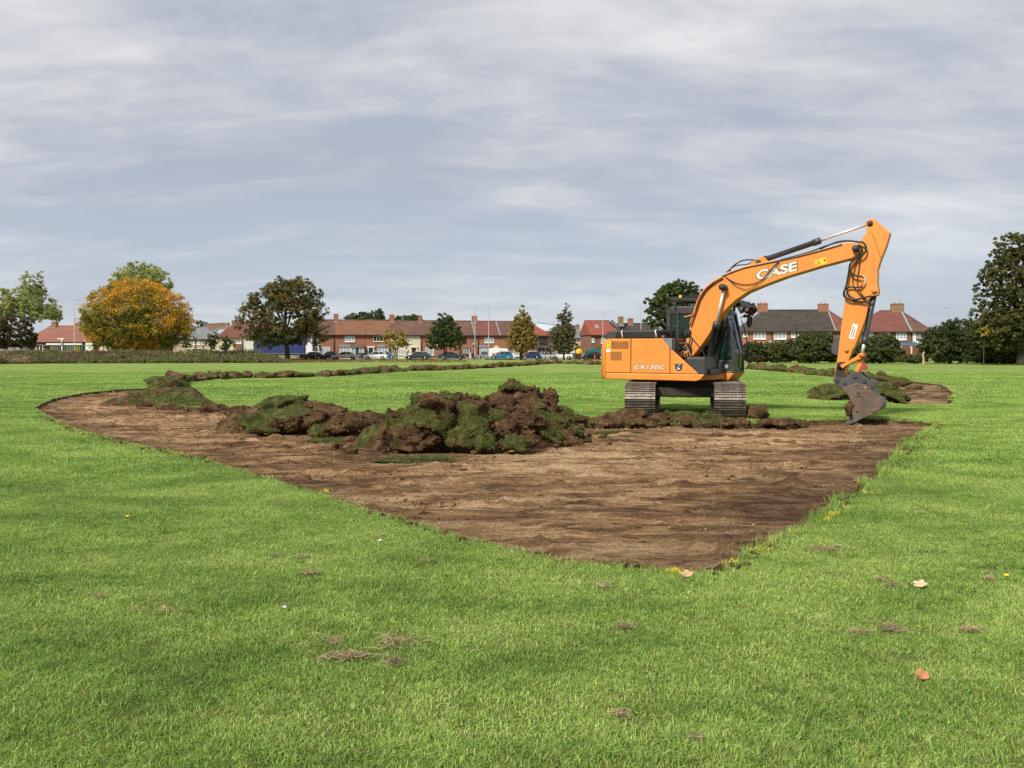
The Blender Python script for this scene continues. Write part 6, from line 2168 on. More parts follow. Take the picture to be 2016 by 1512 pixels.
# ------------------------------------------------------------------ trees, bushes, weeds
M_BARK = plain('bark', (0.055, 0.042, 0.032), 0.95, var=0.3, scale=2, bump=0.5)
M_BARK_L = plain('pale_bark', (0.20, 0.17, 0.12), 0.95, var=0.3, scale=2, bump=0.5)
PAL = {
    'orange': [(0.66, 0.345, 0.035), (0.58, 0.360, 0.045), (0.40, 0.300, 0.045), (0.20, 0.195, 0.035)],
    'maple': [(0.095, 0.130, 0.030), (0.150, 0.165, 0.040), (0.300, 0.170, 0.065), (0.210, 0.120, 0.050), (0.068, 0.098, 0.022)],
    'birch': [(0.360, 0.400, 0.130), (0.450, 0.450, 0.165), (0.240, 0.285, 0.085)],
    'yellow': [(0.5880, 0.4480, 0.0840), (0.4480, 0.3920, 0.0868), (0.2660, 0.2800, 0.0630), (0.4620, 0.2800, 0.0840)],
    'green': [(0.0567, 0.0945, 0.0270), (0.0864, 0.1283, 0.0324), (0.1148, 0.1418, 0.0378)],
    'cone': [(0.3565, 0.2635, 0.0620), (0.2558, 0.2247, 0.0527), (0.4650, 0.2945, 0.0961), (0.1628, 0.1705, 0.0403)],
    'dcone': [(0.1248, 0.1280, 0.0544), (0.1840, 0.1440, 0.0640), (0.0928, 0.1088, 0.0448), (0.2240, 0.1920, 0.0960)],
    'purple': [(0.0650, 0.0208, 0.0260), (0.0975, 0.0312, 0.0338)],
    'oak': [(0.0928, 0.1056, 0.0320), (0.1408, 0.1344, 0.0384), (0.2080, 0.1728, 0.0480), (0.0640, 0.0832, 0.0256)],
    'conifer': [(0.0675, 0.1050, 0.0450), (0.1050, 0.1470, 0.0570)],
    'hedge': [(0.060, 0.086, 0.027), (0.088, 0.112, 0.034), (0.120, 0.136, 0.044)],
    'hedge2': [(0.1170, 0.1365, 0.0442), (0.0780, 0.1014, 0.0312), (0.1625, 0.1664, 0.0585)],
    'brown': [(0.105, 0.068, 0.030), (0.072, 0.070, 0.030), (0.140, 0.080, 0.038)],
    'weed': [(0.190, 0.215, 0.070), (0.145, 0.170, 0.055), (0.220, 0.190, 0.095), (0.165, 0.125, 0.075)],
    'straw': [(0.4160, 0.3200, 0.1920), (0.3200, 0.2400, 0.1440)],
}


def leaf_quads(cent, rad, n_each, size, pal, seed, flat=0.0, hang=0.0):
    """clusters of small pointed leaves round the centres"""
    rng = np.random.default_rng(seed)
    K = len(cent)
    pal = np.array(pal)
    N = K * n_each
    cid = np.repeat(np.arange(K), n_each)
    g = rng.normal(size=(N, 3))
    g /= np.linalg.norm(g, axis=1)[:, None]
    rr = rng.random(N) ** 0.45
    pos = cent[cid] + g * (rr * rad[cid])[:, None] * np.array([1, 1, 0.75])
    a = rng.normal(size=(N, 3))
    a[:, 2] *= (1 - flat)
    a /= np.linalg.norm(a, axis=1)[:, None]
    b = np.cross(a, g + rng.normal(size=(N, 3)) * 0.6)
    b /= np.linalg.norm(b, axis=1)[:, None] + 1e-9
    s = size * rng.uniform(0.6, 1.3, N)[:, None]
    V = np.stack([pos - a * s, pos + b * s * 0.55, pos + a * s, pos - b * s * 0.55], 1)
    F = (np.arange(N) * 4)[:, None] + np.arange(4)
    # colour: each cluster leans to one tone of the palette
    tone = np.clip((fbm(cent * (0.9 / max(rad.mean(), 0.05)) * 0.22, 3, seed + 1) * 1.4 + 0.5) + rng.normal(size=K) * 0.16, 0, 0.999)
    t = np.clip(tone[cid] + rng.normal(size=N) * 0.16, 0, 0.999) * len(pal)
    C = pal[t.astype(int)] * rng.uniform(0.75, 1.25, N)[:, None]
    return V.reshape(-1, 3), F, np.repeat(C, 4, axis=0)


def crown_points(ells, n, seed, inner=0.35, gap=-0.22, gscale=0.5):
    rng = np.random.default_rng(seed)
    out = []
    vol = np.array([e[3] * e[4] * e[5] for e in ells])
    vol = vol / vol.sum()
    E_ = np.array(ells)
    while sum(len(o) for o in out) < n:
        k = rng.choice(len(ells), 4 * n, p=vol)
        g = rng.normal(size=(4 * n, 3))
        g /= np.linalg.norm(g, axis=1)[:, None]
        t = inner + (1 - inner) * rng.random(4 * n) ** 0.55
        p = E_[k, :3] + g * t[:, None] * E_[k, 3:]
        # drop points deep inside another lobe
        q = p[fbm(p * gscale + seed, 2, seed) > gap]
        out.append(q)
    return np.concatenate(out)[:n]


def tree(label, px, d, lobes, pal, n, each, leaf, seed, trunk=0.25, fork=0.35, name='tree', bark=None, base_py=None, ydepth=0.9, limbs=16, gap=-0.22, crad=1.0, group=None, inner=0.35, bz=0.0, upright=False, stems=1):
    """lobes: crown parts in photograph pixels (cx, cy, rx, ry) at distance d"""
    k = d / FPX
    B = at(px, 690, d)
    root = tag(empty(name, (B.x, d, bz)), label, 'tree' if 'tree' in name else 'bush', group)
    ells = []
    for (cx, cy, rx, ry) in lobes:
        c = at(cx, cy, d)
        ells.append((c.x - B.x, 0.0, c.z - bz, rx * k, min(rx, ry * 1.4) * k * ydepth, ry * k))
    n, each, leaf, crad = int(n * 1.55), int(each * 1.15), leaf * 0.68, crad * 0.85
    P = crown_points(ells, n, seed, inner, gap, 2.2 / max(e[3] for e in ells))
    zmin = 0.05
    P = P[P[:, 2] > zmin]
    rng = np.random.default_rng(seed + 5)
    size = max(e[3] for e in ells)
    rad = size * 0.115 * crad * rng.uniform(0.6, 1.35, len(P))
    V, F, C = leaf_quads(P, rad, each, leaf, PAL[pal], seed + 9)
    keep = V.reshape(-1, 4, 3)[:, :, 2].min(1) > 0.02
    F = F[keep]
    ztop = max(e[2] + e[5] for e in ells)
    link('crown', mesh_np('crown', V, F, M_LEAF, col=C), root)
    zc = min(e[2] - e[5] for e in ells)
    tb = MB()
    fz = max(0.5, zc + (ztop - zc) * fork * 0.5)
    lean = rng.normal(size=2) * trunk * 0.4
    for s_ in range(stems):
        ox = (s_ - (stems - 1) / 2) * trunk * 1.6
        tb.tube(smooth_path([(ox, 0, -0.1), (ox * 1.3 + lean[0] * 0.3, 0, fz * 0.5), (ox * 1.8 + lean[0], lean[1], fz), (ox * 2.2, 0, zc + (ztop - zc) * 0.75)], 4), [trunk * f for f in np.linspace(1.25, 0.22, 13)], 8)
    idx = rng.choice(len(P), min(limbs, len(P)), replace=False)
    for i in idx:
        q = P[i]
        z0 = min(fz + (q[2] - fz) * (0.35 if upright else 0.12), q[2] - 0.1)
        z0 = max(z0, 0.3)
        m = Vector((q[0] * 0.45, q[1] * 0.45, z0 + (q[2] - z0) * (0.45 if not upright else 0.3)))
        tb.tube(smooth_path([(lean[0] * 0.5, 0, z0), m, Vector(q)], 4), [trunk * f for f in np.linspace(0.42, 0.06, 9)], 5, cap=False)
    tb.build('trunk', bark or M_BARK, root)
    return root


tree('broad maple in full orange autumn leaf', 268, 122, [(268, 622, 106, 68), (235, 640, 70, 50), (310, 640, 66, 46), (262, 595, 76, 50), (200, 650, 38, 32), (340, 655, 42, 30), (262, 672, 96, 24), (355, 640, 28, 30), (182, 640, 24, 34)], 'orange', 1250, 26, 0.22, 11, 0.35, gap=-0.8, crad=0.75, limbs=26, inner=0.5)
tree('broad green and russet maple in front of the blue lorry', 566, 140, [(560, 618, 84, 62), (505, 632, 44, 40), (590, 590, 46, 44), (560, 580, 40, 36), (620, 650, 30, 34), (540, 664, 54, 24), (600, 660, 40, 24), (520, 596, 30, 26)], 'maple', 820, 24, 0.27, 12, 0.42, gap=-0.12, crad=0.68, limbs=34, inner=0.45)
tree('pale green open tree above the low building', 64, 150, [(66, 600, 38, 42), (60, 560, 24, 28), (92, 610, 34, 30), (40, 620, 40, 26), (110, 625, 22, 18), (78, 545, 10, 14), (70, 632, 50, 18), (30, 640, 40, 14)], 'birch', 440, 18, 0.26, 13, 0.22, gap=0.05, crad=0.8, limbs=30, bark=M_BARK_L)
tree('pale green tree cut by the left edge', 8, 150, [(12, 600, 36, 34), (30, 610, 34, 26), (-20, 605, 30, 36)], 'birch', 220, 22, 0.28, 14, 0.22, gap=-0.2, limbs=14)
tree('light green tree rising behind the orange maple', 272, 150, [(275, 560, 58, 40), (240, 560, 28, 26), (305, 560, 32, 34), (275, 536, 30, 22)], 'birch', 280, 24, 0.30, 15, 0.3, gap=-0.25)
tree('dark russet bush at the left edge before the low building', 15, 116, [(15, 655, 48, 34), (48, 668, 24, 22), (-20, 660, 40, 40)], 'brown', 300, 28, 0.22, 16, 0.15, name='shrub', gap=-0.6, inner=0.5)
tree('small spiky palm beside the russet bush', 64, 117, [(64, 670, 8, 12)], 'green', 22, 20, 0.4, 17, 0.1, name='shrub', limbs=4)
tree('thin pale green tree over the weed bank before the cream house', 432, 112, [(432, 676, 28, 16), (418, 668, 14, 12), (448, 676, 18, 12)], 'hedge2', 90, 14, 0.2, 18, 0.06, gap=0.0, limbs=10)
tree('small sapling before the pink brick row', 367, 120, [(367, 678, 12, 8)], 'oak', 26, 12, 0.2, 19, 0.05, limbs=5)
tree('small yellow tree before the cream house', 779, 144, [(778, 668, 24, 22), (775, 655, 16, 14), (795, 670, 12, 18), (762, 668, 12, 16)], 'yellow', 210, 20, 0.20, 21, 0.13, gap=-0.05, crad=0.9, limbs=16, bark=M_BARK_L, stems=3)
tree('dense dark green round-headed tree', 876, 143, [(876, 655, 33, 30), (862, 668, 26, 22), (892, 668, 22, 22), (878, 632, 18, 18), (856, 632, 5, 10), (868, 626, 8, 10), (884, 626, 7, 10)], 'green', 460, 24, 0.20, 22, 0.14, gap=-0.6, inner=0.4, stems=2)
tree('conical tree turning yellow, left of the two', 1026, 143, [(1027, 670, 33, 24), (1027, 650, 26, 24), (1028, 632, 16, 22), (1028, 614, 7, 14), (1010, 630, 6, 14), (1042, 640, 12, 18)], 'cone', 520, 22, 0.20, 23, 0.14, gap=-0.5, inner=0.35, upright=True, stems=2)
tree('dark conical tree, right of the yellow one', 1110, 143, [(1110, 676, 32, 20), (1110, 656, 26, 22), (1112, 634, 17, 24), (1115, 610, 8, 15), (1090, 662, 14, 16), (1102, 630, 8, 18)], 'dcone', 480, 20, 0.20, 24, 0.15, gap=-0.28, inner=0.3, upright=True, limbs=24)
tree('dark conifer behind the terrace roofs', 742, 205, [(742, 626, 16, 16), (728, 630, 26, 9), (748, 616, 8, 9)], 'conifer', 160, 18, 0.34, 25, 0.2, group='trees behind the terrace')
tree('spreading evergreen left of the conifer behind the terrace', 705, 207, [(705, 626, 22, 11), (692, 630, 12, 8), (718, 624, 14, 11)], 'conifer', 140, 18, 0.34, 26, 0.2, group='trees behind the terrace')
tree('rounded tree behind the cream house chimney', 800, 210, [(800, 630, 26, 9), (820, 628, 12, 8), (778, 630, 14, 8), (812, 626, 8, 7)], 'green', 150, 18, 0.34, 27, 0.2, group='trees behind the terrace')
tree('bare-topped small tree left of the evergreens behind the terrace', 688, 200, [(688, 628, 10, 8), (680, 630, 8, 5)], 'conifer', 30, 12, 0.3, 28, 0.15, gap=0.1, group='trees behind the terrace')
tree('distant round tree beyond the grey slate roof', 398, 230, [(394, 636, 8, 7), (402, 640, 8, 7), (425, 642, 8, 5)], 'conifer', 70, 18, 0.3, 29, 0.2)
tree('large dark green tree behind the excavator cab', 1325, 112, [(1325, 610, 50, 46), (1330, 580, 42, 30), (1295, 625, 30, 30), (1362, 600, 32, 40), (1285, 600, 20, 22), (1345, 572, 34, 20), (1320, 660, 50, 30)], 'green', 620, 26, 0.26, 31, 0.35, gap=-0.3, crad=0.75, limbs=20)
tree('purple-leaved tree behind the mossy roof', 1474, 150, [(1472, 610, 18, 16), (1484, 606, 8, 9), (1462, 604, 10, 12)], 'purple', 120, 20, 0.26, 32, 0.2)
tree('tall oak cut by the right edge', 2010, 92, [(2010, 545, 64, 60), (1965, 560, 44, 46), (2030, 510, 60, 60), (1950, 625, 44, 34), (1985, 640, 60, 40), (1975, 520, 34, 34), (2040, 620, 70, 60), (1938, 592, 26, 18), (1990, 485, 34, 28), (1935, 640, 24, 18), (1975, 665, 54, 26), (2020, 670, 50, 30)], 'oak', 1500, 24, 0.20, 33, 0.4, gap=-0.4, crad=0.6, limbs=24, inner=0.4)
tree('low yellowing branch bush under the oak', 1937, 91, [(1937, 652, 14, 12)], 'yellow', 26, 14, 0.18, 34, 0.05, name='bush', limbs=3)
HB = [('low dark bush beside the cab front', 1478, 104, [(1478, 692, 22, 20), (1490, 690, 16, 18)], 'hedge', 35), ('pale leafy stretch of hedge below the mossy roof', 1528, 106, [(1528, 694, 34, 20), (1510, 692, 24, 20), (1552, 690, 26, 22), (1528, 706, 44, 8)], 'hedge2', 36),
      ('tall rounded bush in front of the mossy-roofed row', 1606, 104, [(1605, 686, 42, 30), (1590, 672, 24, 18), (1622, 674, 26, 20), (1580, 694, 24, 20), (1606, 706, 46, 9)], 'hedge', 37), ('dark bush behind the arm', 1662, 103, [(1660, 690, 28, 24), (1672, 684, 22, 28), (1662, 706, 36, 9)], 'hedge', 38),
      ('broad dark bush right of the arm', 1732, 102, [(1735, 688, 38, 28), (1712, 692, 26, 22), (1745, 676, 24, 20), (1760, 696, 22, 18), (1730, 706, 44, 9)], 'hedge', 39),
      ('tall dark thicket right of the fence', 1868, 101, [(1862, 675, 46, 40), (1885, 648, 34, 26), (1842, 690, 34, 26), (1905, 680, 36, 36), (1866, 706, 54, 10)], 'hedge', 40), ('wide low dark thicket below the oak', 1962, 98, [(1960, 690, 56, 26), (1925, 680, 30, 34), (2010, 690, 44, 26), (1960, 706, 70, 10), (2010, 706, 40, 10)], 'hedge', 41),
      ('small russet bush at the foot of the hedge by the cab', 1492, 97, [(1492, 706, 13, 6)], 'brown', 42), ('low weedy bush at the foot of the fence', 1800, 100, [(1800, 706, 22, 8), (1780, 708, 20, 5)], 'hedge2', 43)]
for lab, px, d, lb, pal, sd in HB:
    big = max(l[2] for l in lb)
    tree(lab, px, d, lb, pal, int(80 + big * 9), 26, 0.19, sd, 0.1, name='bush', gap=-0.8, inner=0.45, crad=1.0, limbs=6, group='bushes of the hedge')
# bare stump by the fence
P = at(1818, 700, 99)
o = MB().tube(smooth_path([(0, 0, -0.1), (0.05, 0, 0.5), (-0.05, 0, 1.1), (0.12, 0, 1.5)], 4), [0.16, 0.15, 0.14, 0.13, 0.12, 0.12, 0.12, 0.11, 0.1, 0.1, 0.09, 0.08, 0.05], 8).build('stump', plain('bare_wood', (0.42, 0.32, 0.19), 0.9), None, loc=(P.x, 99, 0))
tag(o, 'pale bare tree stump by the timber fence', 'stump')


def weed_bank():
    rng = np.random.default_rng(70)
    n = 5200
    px = rng.uniform(-60, 575, n)
    # front line of the bank swings away from the camera to the right
    d0 = np.where(px < 90, 94 + (px + 60) * 0.06, 103 + (px - 90) * 0.012)
    d = d0 + rng.random(n) ** 0.8 * 7.5
    x = (px - 1008) / FPX * d
    hmax = (0.32 + 1.25 * np.clip((d - d0) / 6.0, 0, 1)) * np.clip((572 - px) / 60, 0.10, 1)
    hmax *= 1 + 0.25 * fbm(np.c_[x, d, d * 0] * 0.35, 3, 4)
    z = hmax * rng.random(n) ** 0.55
    cent = np.c_[x, d, z]
    rad = np.full(n, 0.42) * rng.uniform(0.6, 1.2, n)
    V, F, C = leaf_quads(cent, rad, 18, 0.11, PAL['weed'], 71)
    # dry grass at the left end
    left = (V[:, 0] < (60 - 1008) / FPX * V[:, 1]) & (fbm(V * 0.5, 2, 9) > -0.05)
    C[left] = np.array(PAL['straw'][0]) * rng.uniform(0.6, 1.1, (left.sum(), 1))
    keep = V.reshape(-1, 4, 3)[:, :, 2].min(1) > 0
    F = F[keep]
    o = link('weeds', mesh_np('weeds', V, F, M_LEAF, col=C))
    tag(o, 'rough bank of tall weeds and long grass along the far-left edge of the lawn', 'weeds', kind='stuff')
    # earth bank under them
    xs = np.linspace(-62, -26.5, 60)
    Vb, Fb = [], []
    for i, xx in enumerate(xs):
        dd = 104.0
        pxx = 1008 + xx / 104 * FPX
        f0 = 94 + (pxx + 60) * 0.06 if pxx < 90 else 103 + (pxx - 90) * 0.012
        e = max(0.05, min(0.9, (xs[-1] - xx) / 5))
        for j, (o_, h) in enumerate([(0.6, -0.05), (2.0, 0.5), (5, 1.15), (8, 0.9), (10, -0.05)]):
            Vb.append((xx * (f0 + o_) / 104, f0 + o_, h * 0.85 * e if h > 0 else h))
    for i in range(len(xs) - 1):
        for j in range(4):
            a = i * 5 + j
            Fb.append((a, a + 5, a + 6, a + 1))
    o2 = link('earth_bank', mesh_np('earth_bank', np.array(Vb), np.array(Fb), plain('bank_earth', (0.06, 0.055, 0.025), 0.95, var=0.3, scale=0.8), smooth=True))
    tag(o2, kind='structure')


weed_bank()


def ground_leaves():
    """fallen leaves under the roadside trees"""
    rng = np.random.default_rng(81)
    n = 5200
    px = np.concatenate([rng.normal(600, 45, n // 2), rng.uniform(560, 920, n - n // 2)])
    d = rng.uniform(112, 146, n)
    x = (px - 1008) / FPX * d
    s = rng.uniform(0.07, 0.16, n)
    a = rng.uniform(0, 6.28, n)
    c, sn = np.cos(a) * s, np.sin(a) * s
    z = rng.uniform(0.015, 0.06, n)
    t = rng.normal(size=(n, 2)) * 0.05
    V = np.stack([np.c_[x + c, d + sn, z + t[:, 0]], np.c_[x - sn * 0.6, d + c * 0.6, z + 0.02], np.c_[x - c, d - sn, z - t[:, 0] * 0.2], np.c_[x + sn * 0.6, d - c * 0.6, z + 0.05 + t[:, 1]]], 1).reshape(-1, 3)
    F = (np.arange(n) * 4)[:, None] + np.arange(4)
    pal = np.array([(0.22, 0.13, 0.04), (0.30, 0.17, 0.04), (0.16, 0.10, 0.04), (0.36, 0.24, 0.06)])
    C = np.repeat(pal[rng.integers(0, 4, n)] * rng.uniform(0.6, 1.1, (n, 1)), 4, axis=0)
    o = link('fallen_leaves', mesh_np('fallen_leaves', V, F, M_LEAF, col=C))
    tag(o, 'scatter of brown and yellow fallen leaves under the roadside trees', 'leaves', kind='stuff')


ground_leaves()


# ------------------------------------------------------------------ small things lying on the lawn
def clippings(px, py, wpx, hpx, label, n=160, dark=0.5, seed=0):
    """little mat of dried mown grass"""
    P = gnd(px, py)
    k = P.y / FPX
    rng = np.random.default_rng(3000 + seed)
    rx, ry = wpx * k / 2, hpx * k / 2 * (P.y / EYE) * 0.55
    rr = np.abs(rng.normal(size=n)) * 0.62
    a = rng.uniform(0, 6.283, n)
    pos = np.c_[rr * np.cos(a) * rx, rr * np.sin(a) * ry, 0.016 + 0.018 * rng.random(n)]
    pos = pos[fbm(pos * 7 + seed, 3, seed) > -0.05]
    pos = pos[:int(len(pos) * 0.5)]
    m = len(pos)
    d = rng.normal(size=(m, 3)) * np.array([1, 0.7, 0.18])
    d /= np.linalg.norm(d, axis=1)[:, None]
    L = rng.uniform(0.02, 0.05, m)[:, None]
    bend = rng.normal(size=(m, 3)) * 0.012
    bend[:, 2] = np.abs(bend[:, 2])
    side = np.cross(d, [0, 0, 1.0]) * max(0.0011, P.y * 0.00022)
    side[:, 2] += 0.0006
    A, B, Cc = pos - d * L, pos + bend, pos + d * L
    V = np.stack([A - side, A + side, B + side, B - side, Cc + side * 0.5, Cc - side * 0.5], 1).reshape(-1, 3)
    i = (np.arange(m) * 6)[:, None]
    F = np.concatenate([i + [0, 1, 2, 3], i + [3, 2, 4, 5]])
    pal = np.array([(0.26, 0.19, 0.115), (0.18, 0.13, 0.085), (0.33, 0.26, 0.15), (0.12, 0.10, 0.06), (0.17, 0.17, 0.06)])
    C = np.repeat(pal[rng.integers(0, 5, m)] * rng.uniform(0.7, 1.3, (m, 1)) * (2.1 - dark * 0.9), 6, axis=0)
    o = link('grass_clippings', mesh_np('grass_clippings', V, F, M_STRAW, col=C), None, (P.x, P.y, 0))
    tag(o, label, 'clippings', 'tufts of dried clippings on the lawn', 'stuff')


for i, (px, py, w, h, n, lab) in enumerate([
        (720, 1272, 210, 44, 1500, 'largest mat of dried brown clippings, low centre of the lawn'), (690, 1302, 130, 20, 500, 'darker edge strip below the largest clippings mat'), (775, 1312, 40, 30, 160, 'small tail of clippings at the lower right of the largest mat'),
        (60, 1134, 66, 16, 260, 'dark clippings tuft near the left edge of the lawn'), (68, 1262, 18, 12, 70, 'tiny pale clippings tuft below the dark left one'), (312, 1208, 84, 14, 260, 'long pale clippings streak on the left lawn'), (368, 1412, 40, 14, 160, 'straw-coloured tuft near the bottom left'),
        (540, 1100, 30, 10, 90, 'small tuft left of a longer clippings streak'), (598, 1102, 50, 8, 120, 'upper clippings streak left of the tan leaf'), (610, 1134, 54, 9, 130, 'lower dark clippings streak left of the tan leaf'), (768, 1087, 40, 12, 120, 'reddish clippings tuft below the tan leaf'),
        (690, 985, 40, 10, 90, 'clippings at the edge of the plot, left side'), (1755, 1246, 64, 26, 380, 'curled ring of clippings on the right lawn'), (1690, 1252, 50, 14, 160, 'clippings left of the curled ring'), (1820, 1226, 60, 14, 180, 'clippings upper right of the curled ring'), (1915, 1248, 50, 12, 160, 'clippings far right of the curled ring'),
        (1620, 1085, 90, 16, 300, 'brown clippings right of the plot corner'), (1672, 1082, 60, 10, 200, 'tan clippings streak right of the brown ones'), (1585, 1096, 60, 12, 180, 'dark clippings just below the plot corner edge'), (1192, 1137, 34, 10, 100, 'clippings left of the yellow paint tuft'), (1190, 1160, 30, 10, 90, 'grey clippings below the one left of the paint tuft'),
        (1135, 1237, 40, 10, 120, 'clippings in the middle of the near lawn'), (1230, 1242, 60, 12, 140, 'faint clippings right of the middle ones'), (1735, 1148, 30, 9, 90, 'tuft left of the pale leaf'), (1755, 1160, 34, 8, 90, 'tuft just below the one left of the pale leaf'), (1220, 1416, 30, 12, 110, 'straw tuft near the bottom centre'), (1505, 1282, 30, 14, 90, 'faint tuft in the right-centre lawn'),
        (1730, 1295, 30, 8, 80, 'small brown tuft below the curled ring'), (1600, 1225, 44, 10, 90, 'faint tuft left of the ring, further off'), (1370, 1465, 24, 12, 70, 'small brown tuft close to the bottom edge'), (200, 1180, 26, 8, 60, 'faint tuft on the left lawn'), (520, 990, 60, 8, 120, 'streak of clippings beyond the plot edge, left'), (840, 1110, 24, 8, 60, 'small tuft below the plot edge'), (1950, 1145, 34, 8, 90, 'tuft beside the yellow flower at right')]):
    clippings(px, py, w, h, lab, n, seed=i, dark=0.4 + 0.5 * ((i * 7) % 5) / 5)


def fallen_leaf(px, py, size, c, label, rot, lift=0.03, tilt=0.35, lobed=True, name='fallen_leaf'):
    P = gnd(px, py)
    lift *= 0.75
    size *= 0.8
    pts = []
    N = 22 if lobed else 14
    for k in range(N):
        a = 2 * math.pi * k / N
        r = 1.0
        if lobed:
            r = 0.62 + 0.38 * abs(math.cos(2.5 * a)) ** 0.7
            if abs(a - math.pi) < 0.25:
                r = 0.45
        pts.append((r * math.cos(a), 0.75 * r * math.sin(a)))
    V = [(0, 0, 0.0)] + [(x * size, y * size, size * (0.22 * y * y + 0.18 * x * x * (1 if x > 0 else 0.4) + 0.06 * math.sin(5 * x))) for x, y in pts]
    V2 = [(x, y, z - 0.0015) for x, y, z in V]
    n = len(V)
    F = [(0, 1 + k, 1 + (k + 1) % N) for k in range(N)] + [(n, n + 1 + (k + 1) % N, n + 1 + k) for k in range(N)]
    m = MB().add(V + V2, F)
    m.tube([(-size * 0.55, 0, 0.0), (-size * 1.25, size * 0.1, 0.01)], size * 0.025, 5)
    o = m.build(name, plain('leaf_' + str(px), c, 0.6, var=0.25, scale=30), None, loc=(P.x, P.y, lift), rot=(tilt, -0.1, rot))
    tag(o, label, 'leaf')


fallen_leaf(1815, 1343, 0.05, (0.40, 0.175, 0.07), 'curled orange-brown leaf on the near right lawn', 0.5, 0.045, 0.5)
fallen_leaf(1811, 1160, 0.055, (0.50, 0.37, 0.22), 'pale buff leaf on the right lawn below the plot', -0.5, 0.045, 0.55)
fallen_leaf(1352, 1139, 0.06, (0.46, 0.29, 0.16), 'tan leaf beside the yellow paint tuft at the plot corner', 0.3, 0.04, 0.4)
fallen_leaf(751, 1059, 0.05, (0.45, 0.27, 0.14), 'tan leaf below the long edge of the plot', 2.1, 0.045, 0.5)
fallen_leaf(1830, 897, 0.07, (0.52, 0.22, 0.08), 'small orange leaf right of the plot', 1.2, 0.05, 0.6)
fallen_leaf(748, 1071, 0.020, (0.45, 0.45, 0.43), 'small white scrap below the tan leaf', 0.2, 0.04, 0.4, False, 'litter_scrap')
fallen_leaf(560, 1206, 0.018, (0.45, 0.46, 0.46), 'small white scrap left of the largest clippings mat', 0.9, 0.045, 0.5, False, 'litter_scrap')
fallen_leaf(689, 1404, 0.040, (0.30, 0.46, 0.08), 'single upright bright green leaf below the clippings mat', 1.4, 0.05, 1.0, False)
fallen_leaf(1128, 1279, 0.028, (0.52, 0.36, 0.18), 'small curled tan leaf in the middle of the near lawn', 1.6, 0.045, 0.9, False)
for px, py, lab in ((252, 1027, 'yellow flower head on the left lawn'), (1981, 1147, 'yellow flower head at the right edge of the lawn')):
    P = gnd(px, py)
    e = tag(empty('dandelion', (P.x, P.y, 0)), lab, 'flower')
    m = MB().lathe([(0.0, 0.058), (0.014, 0.056), (0.019, 0.05), (0.008, 0.044), (0, 0.042)], 12, axis='z')
    m.build('flower_head', M_YELLOW, e)
    MB().tube([(0, 0, 0), (0.003, 0, 0.045)], 0.002, 5).build('stem', plain('stem', (0.12, 0.2, 0.04)), e)


# yellow marking paint sprayed on the grass
M_PAINT = plain('yellow_marking_paint', (0.66, 0.56, 0.04), 0.6, var=0.15, scale=40)


def paint_mark(px, py, wpx, hpx, n, label, seed):
    P = gnd(px, py)
    k = P.y / FPX
    rng = np.random.default_rng(4000 + seed)
    rx, ry = wpx * k / 2, max(0.03, hpx * k / 2 * 2.5)
    g = rng.normal(size=(n, 2)) * 0.5
    pos = np.c_[g[:, 0] * rx, g[:, 1] * ry, np.zeros(n)]
    nr = np.tile([0.0, 0, 1], (n, 1)) + rng.normal(size=(n, 3)) * 0.35
    nr /= np.linalg.norm(nr, axis=1)[:, None]
    V, F, C = blades(pos, nr, 0.034, max(0.0018, P.y * 0.00024), rng, 1.0, 0)
    o = link('paint_mark', mesh_np('paint_mark', V, F, M_PAINT), None, (P.x, P.y, 0))
    tag(o, label, 'paint mark', 'yellow paint marks on the grass', 'stuff')


for i, (px, py, w, h, n, lab) in enumerate([
        (1330, 1128, 34, 10, 220, 'bright yellow painted tuft at the near corner of the plot'), (1640, 1014, 34, 8, 160, 'yellow painted tuft halfway up the ragged right edge'), (1625, 1024, 22, 8, 70, 'fainter paint just below the halfway tuft'), (1665, 1000, 20, 8, 60, 'faint paint above the halfway tuft'), (1565, 1050, 36, 8, 70, 'faint yellow streak at the lower ragged edge'),
        (1500, 1082, 40, 8, 60, 'faint yellow grass near the plot corner'), (1712, 972, 34, 10, 80, 'yellow streak along the upper ragged edge'), (1755, 925, 20, 10, 60, 'yellow dab beside the notched edge'), (1775, 892, 22, 10, 60, 'yellow dab near the top of the ragged edge'), (1440, 1108, 40, 6, 50, 'thin yellow blades on the corner edge'),
        (352, 894, 30, 5, 110, 'yellow dash on the lawn left of the plot'), (120, 841, 24, 4, 60, 'yellow dash near the left tip of the plot'), (642, 968, 14, 5, 50, 'yellow dab on the long edge of the plot'), (62, 787, 20, 4, 60, 'yellow dab at the left tip of the plot'), (130, 772, 16, 4, 40, 'yellow dab behind the left tip'),
        (1884, 806, 26, 3, 90, 'yellow dash below the far stripped patch'), (1878, 780, 10, 10, 80, 'yellow dabs on the corner of the far stripped patch'), (1874, 768, 8, 6, 50, 'upper yellow dab on the far stripped patch'), (1858, 834, 22, 2, 60, 'yellow dash at the far right corner of the plot'), (1796, 749, 16, 2, 50, 'yellow dash along the back of the far patch')]):
    paint_mark(px, py, w, h, n, lab, i)

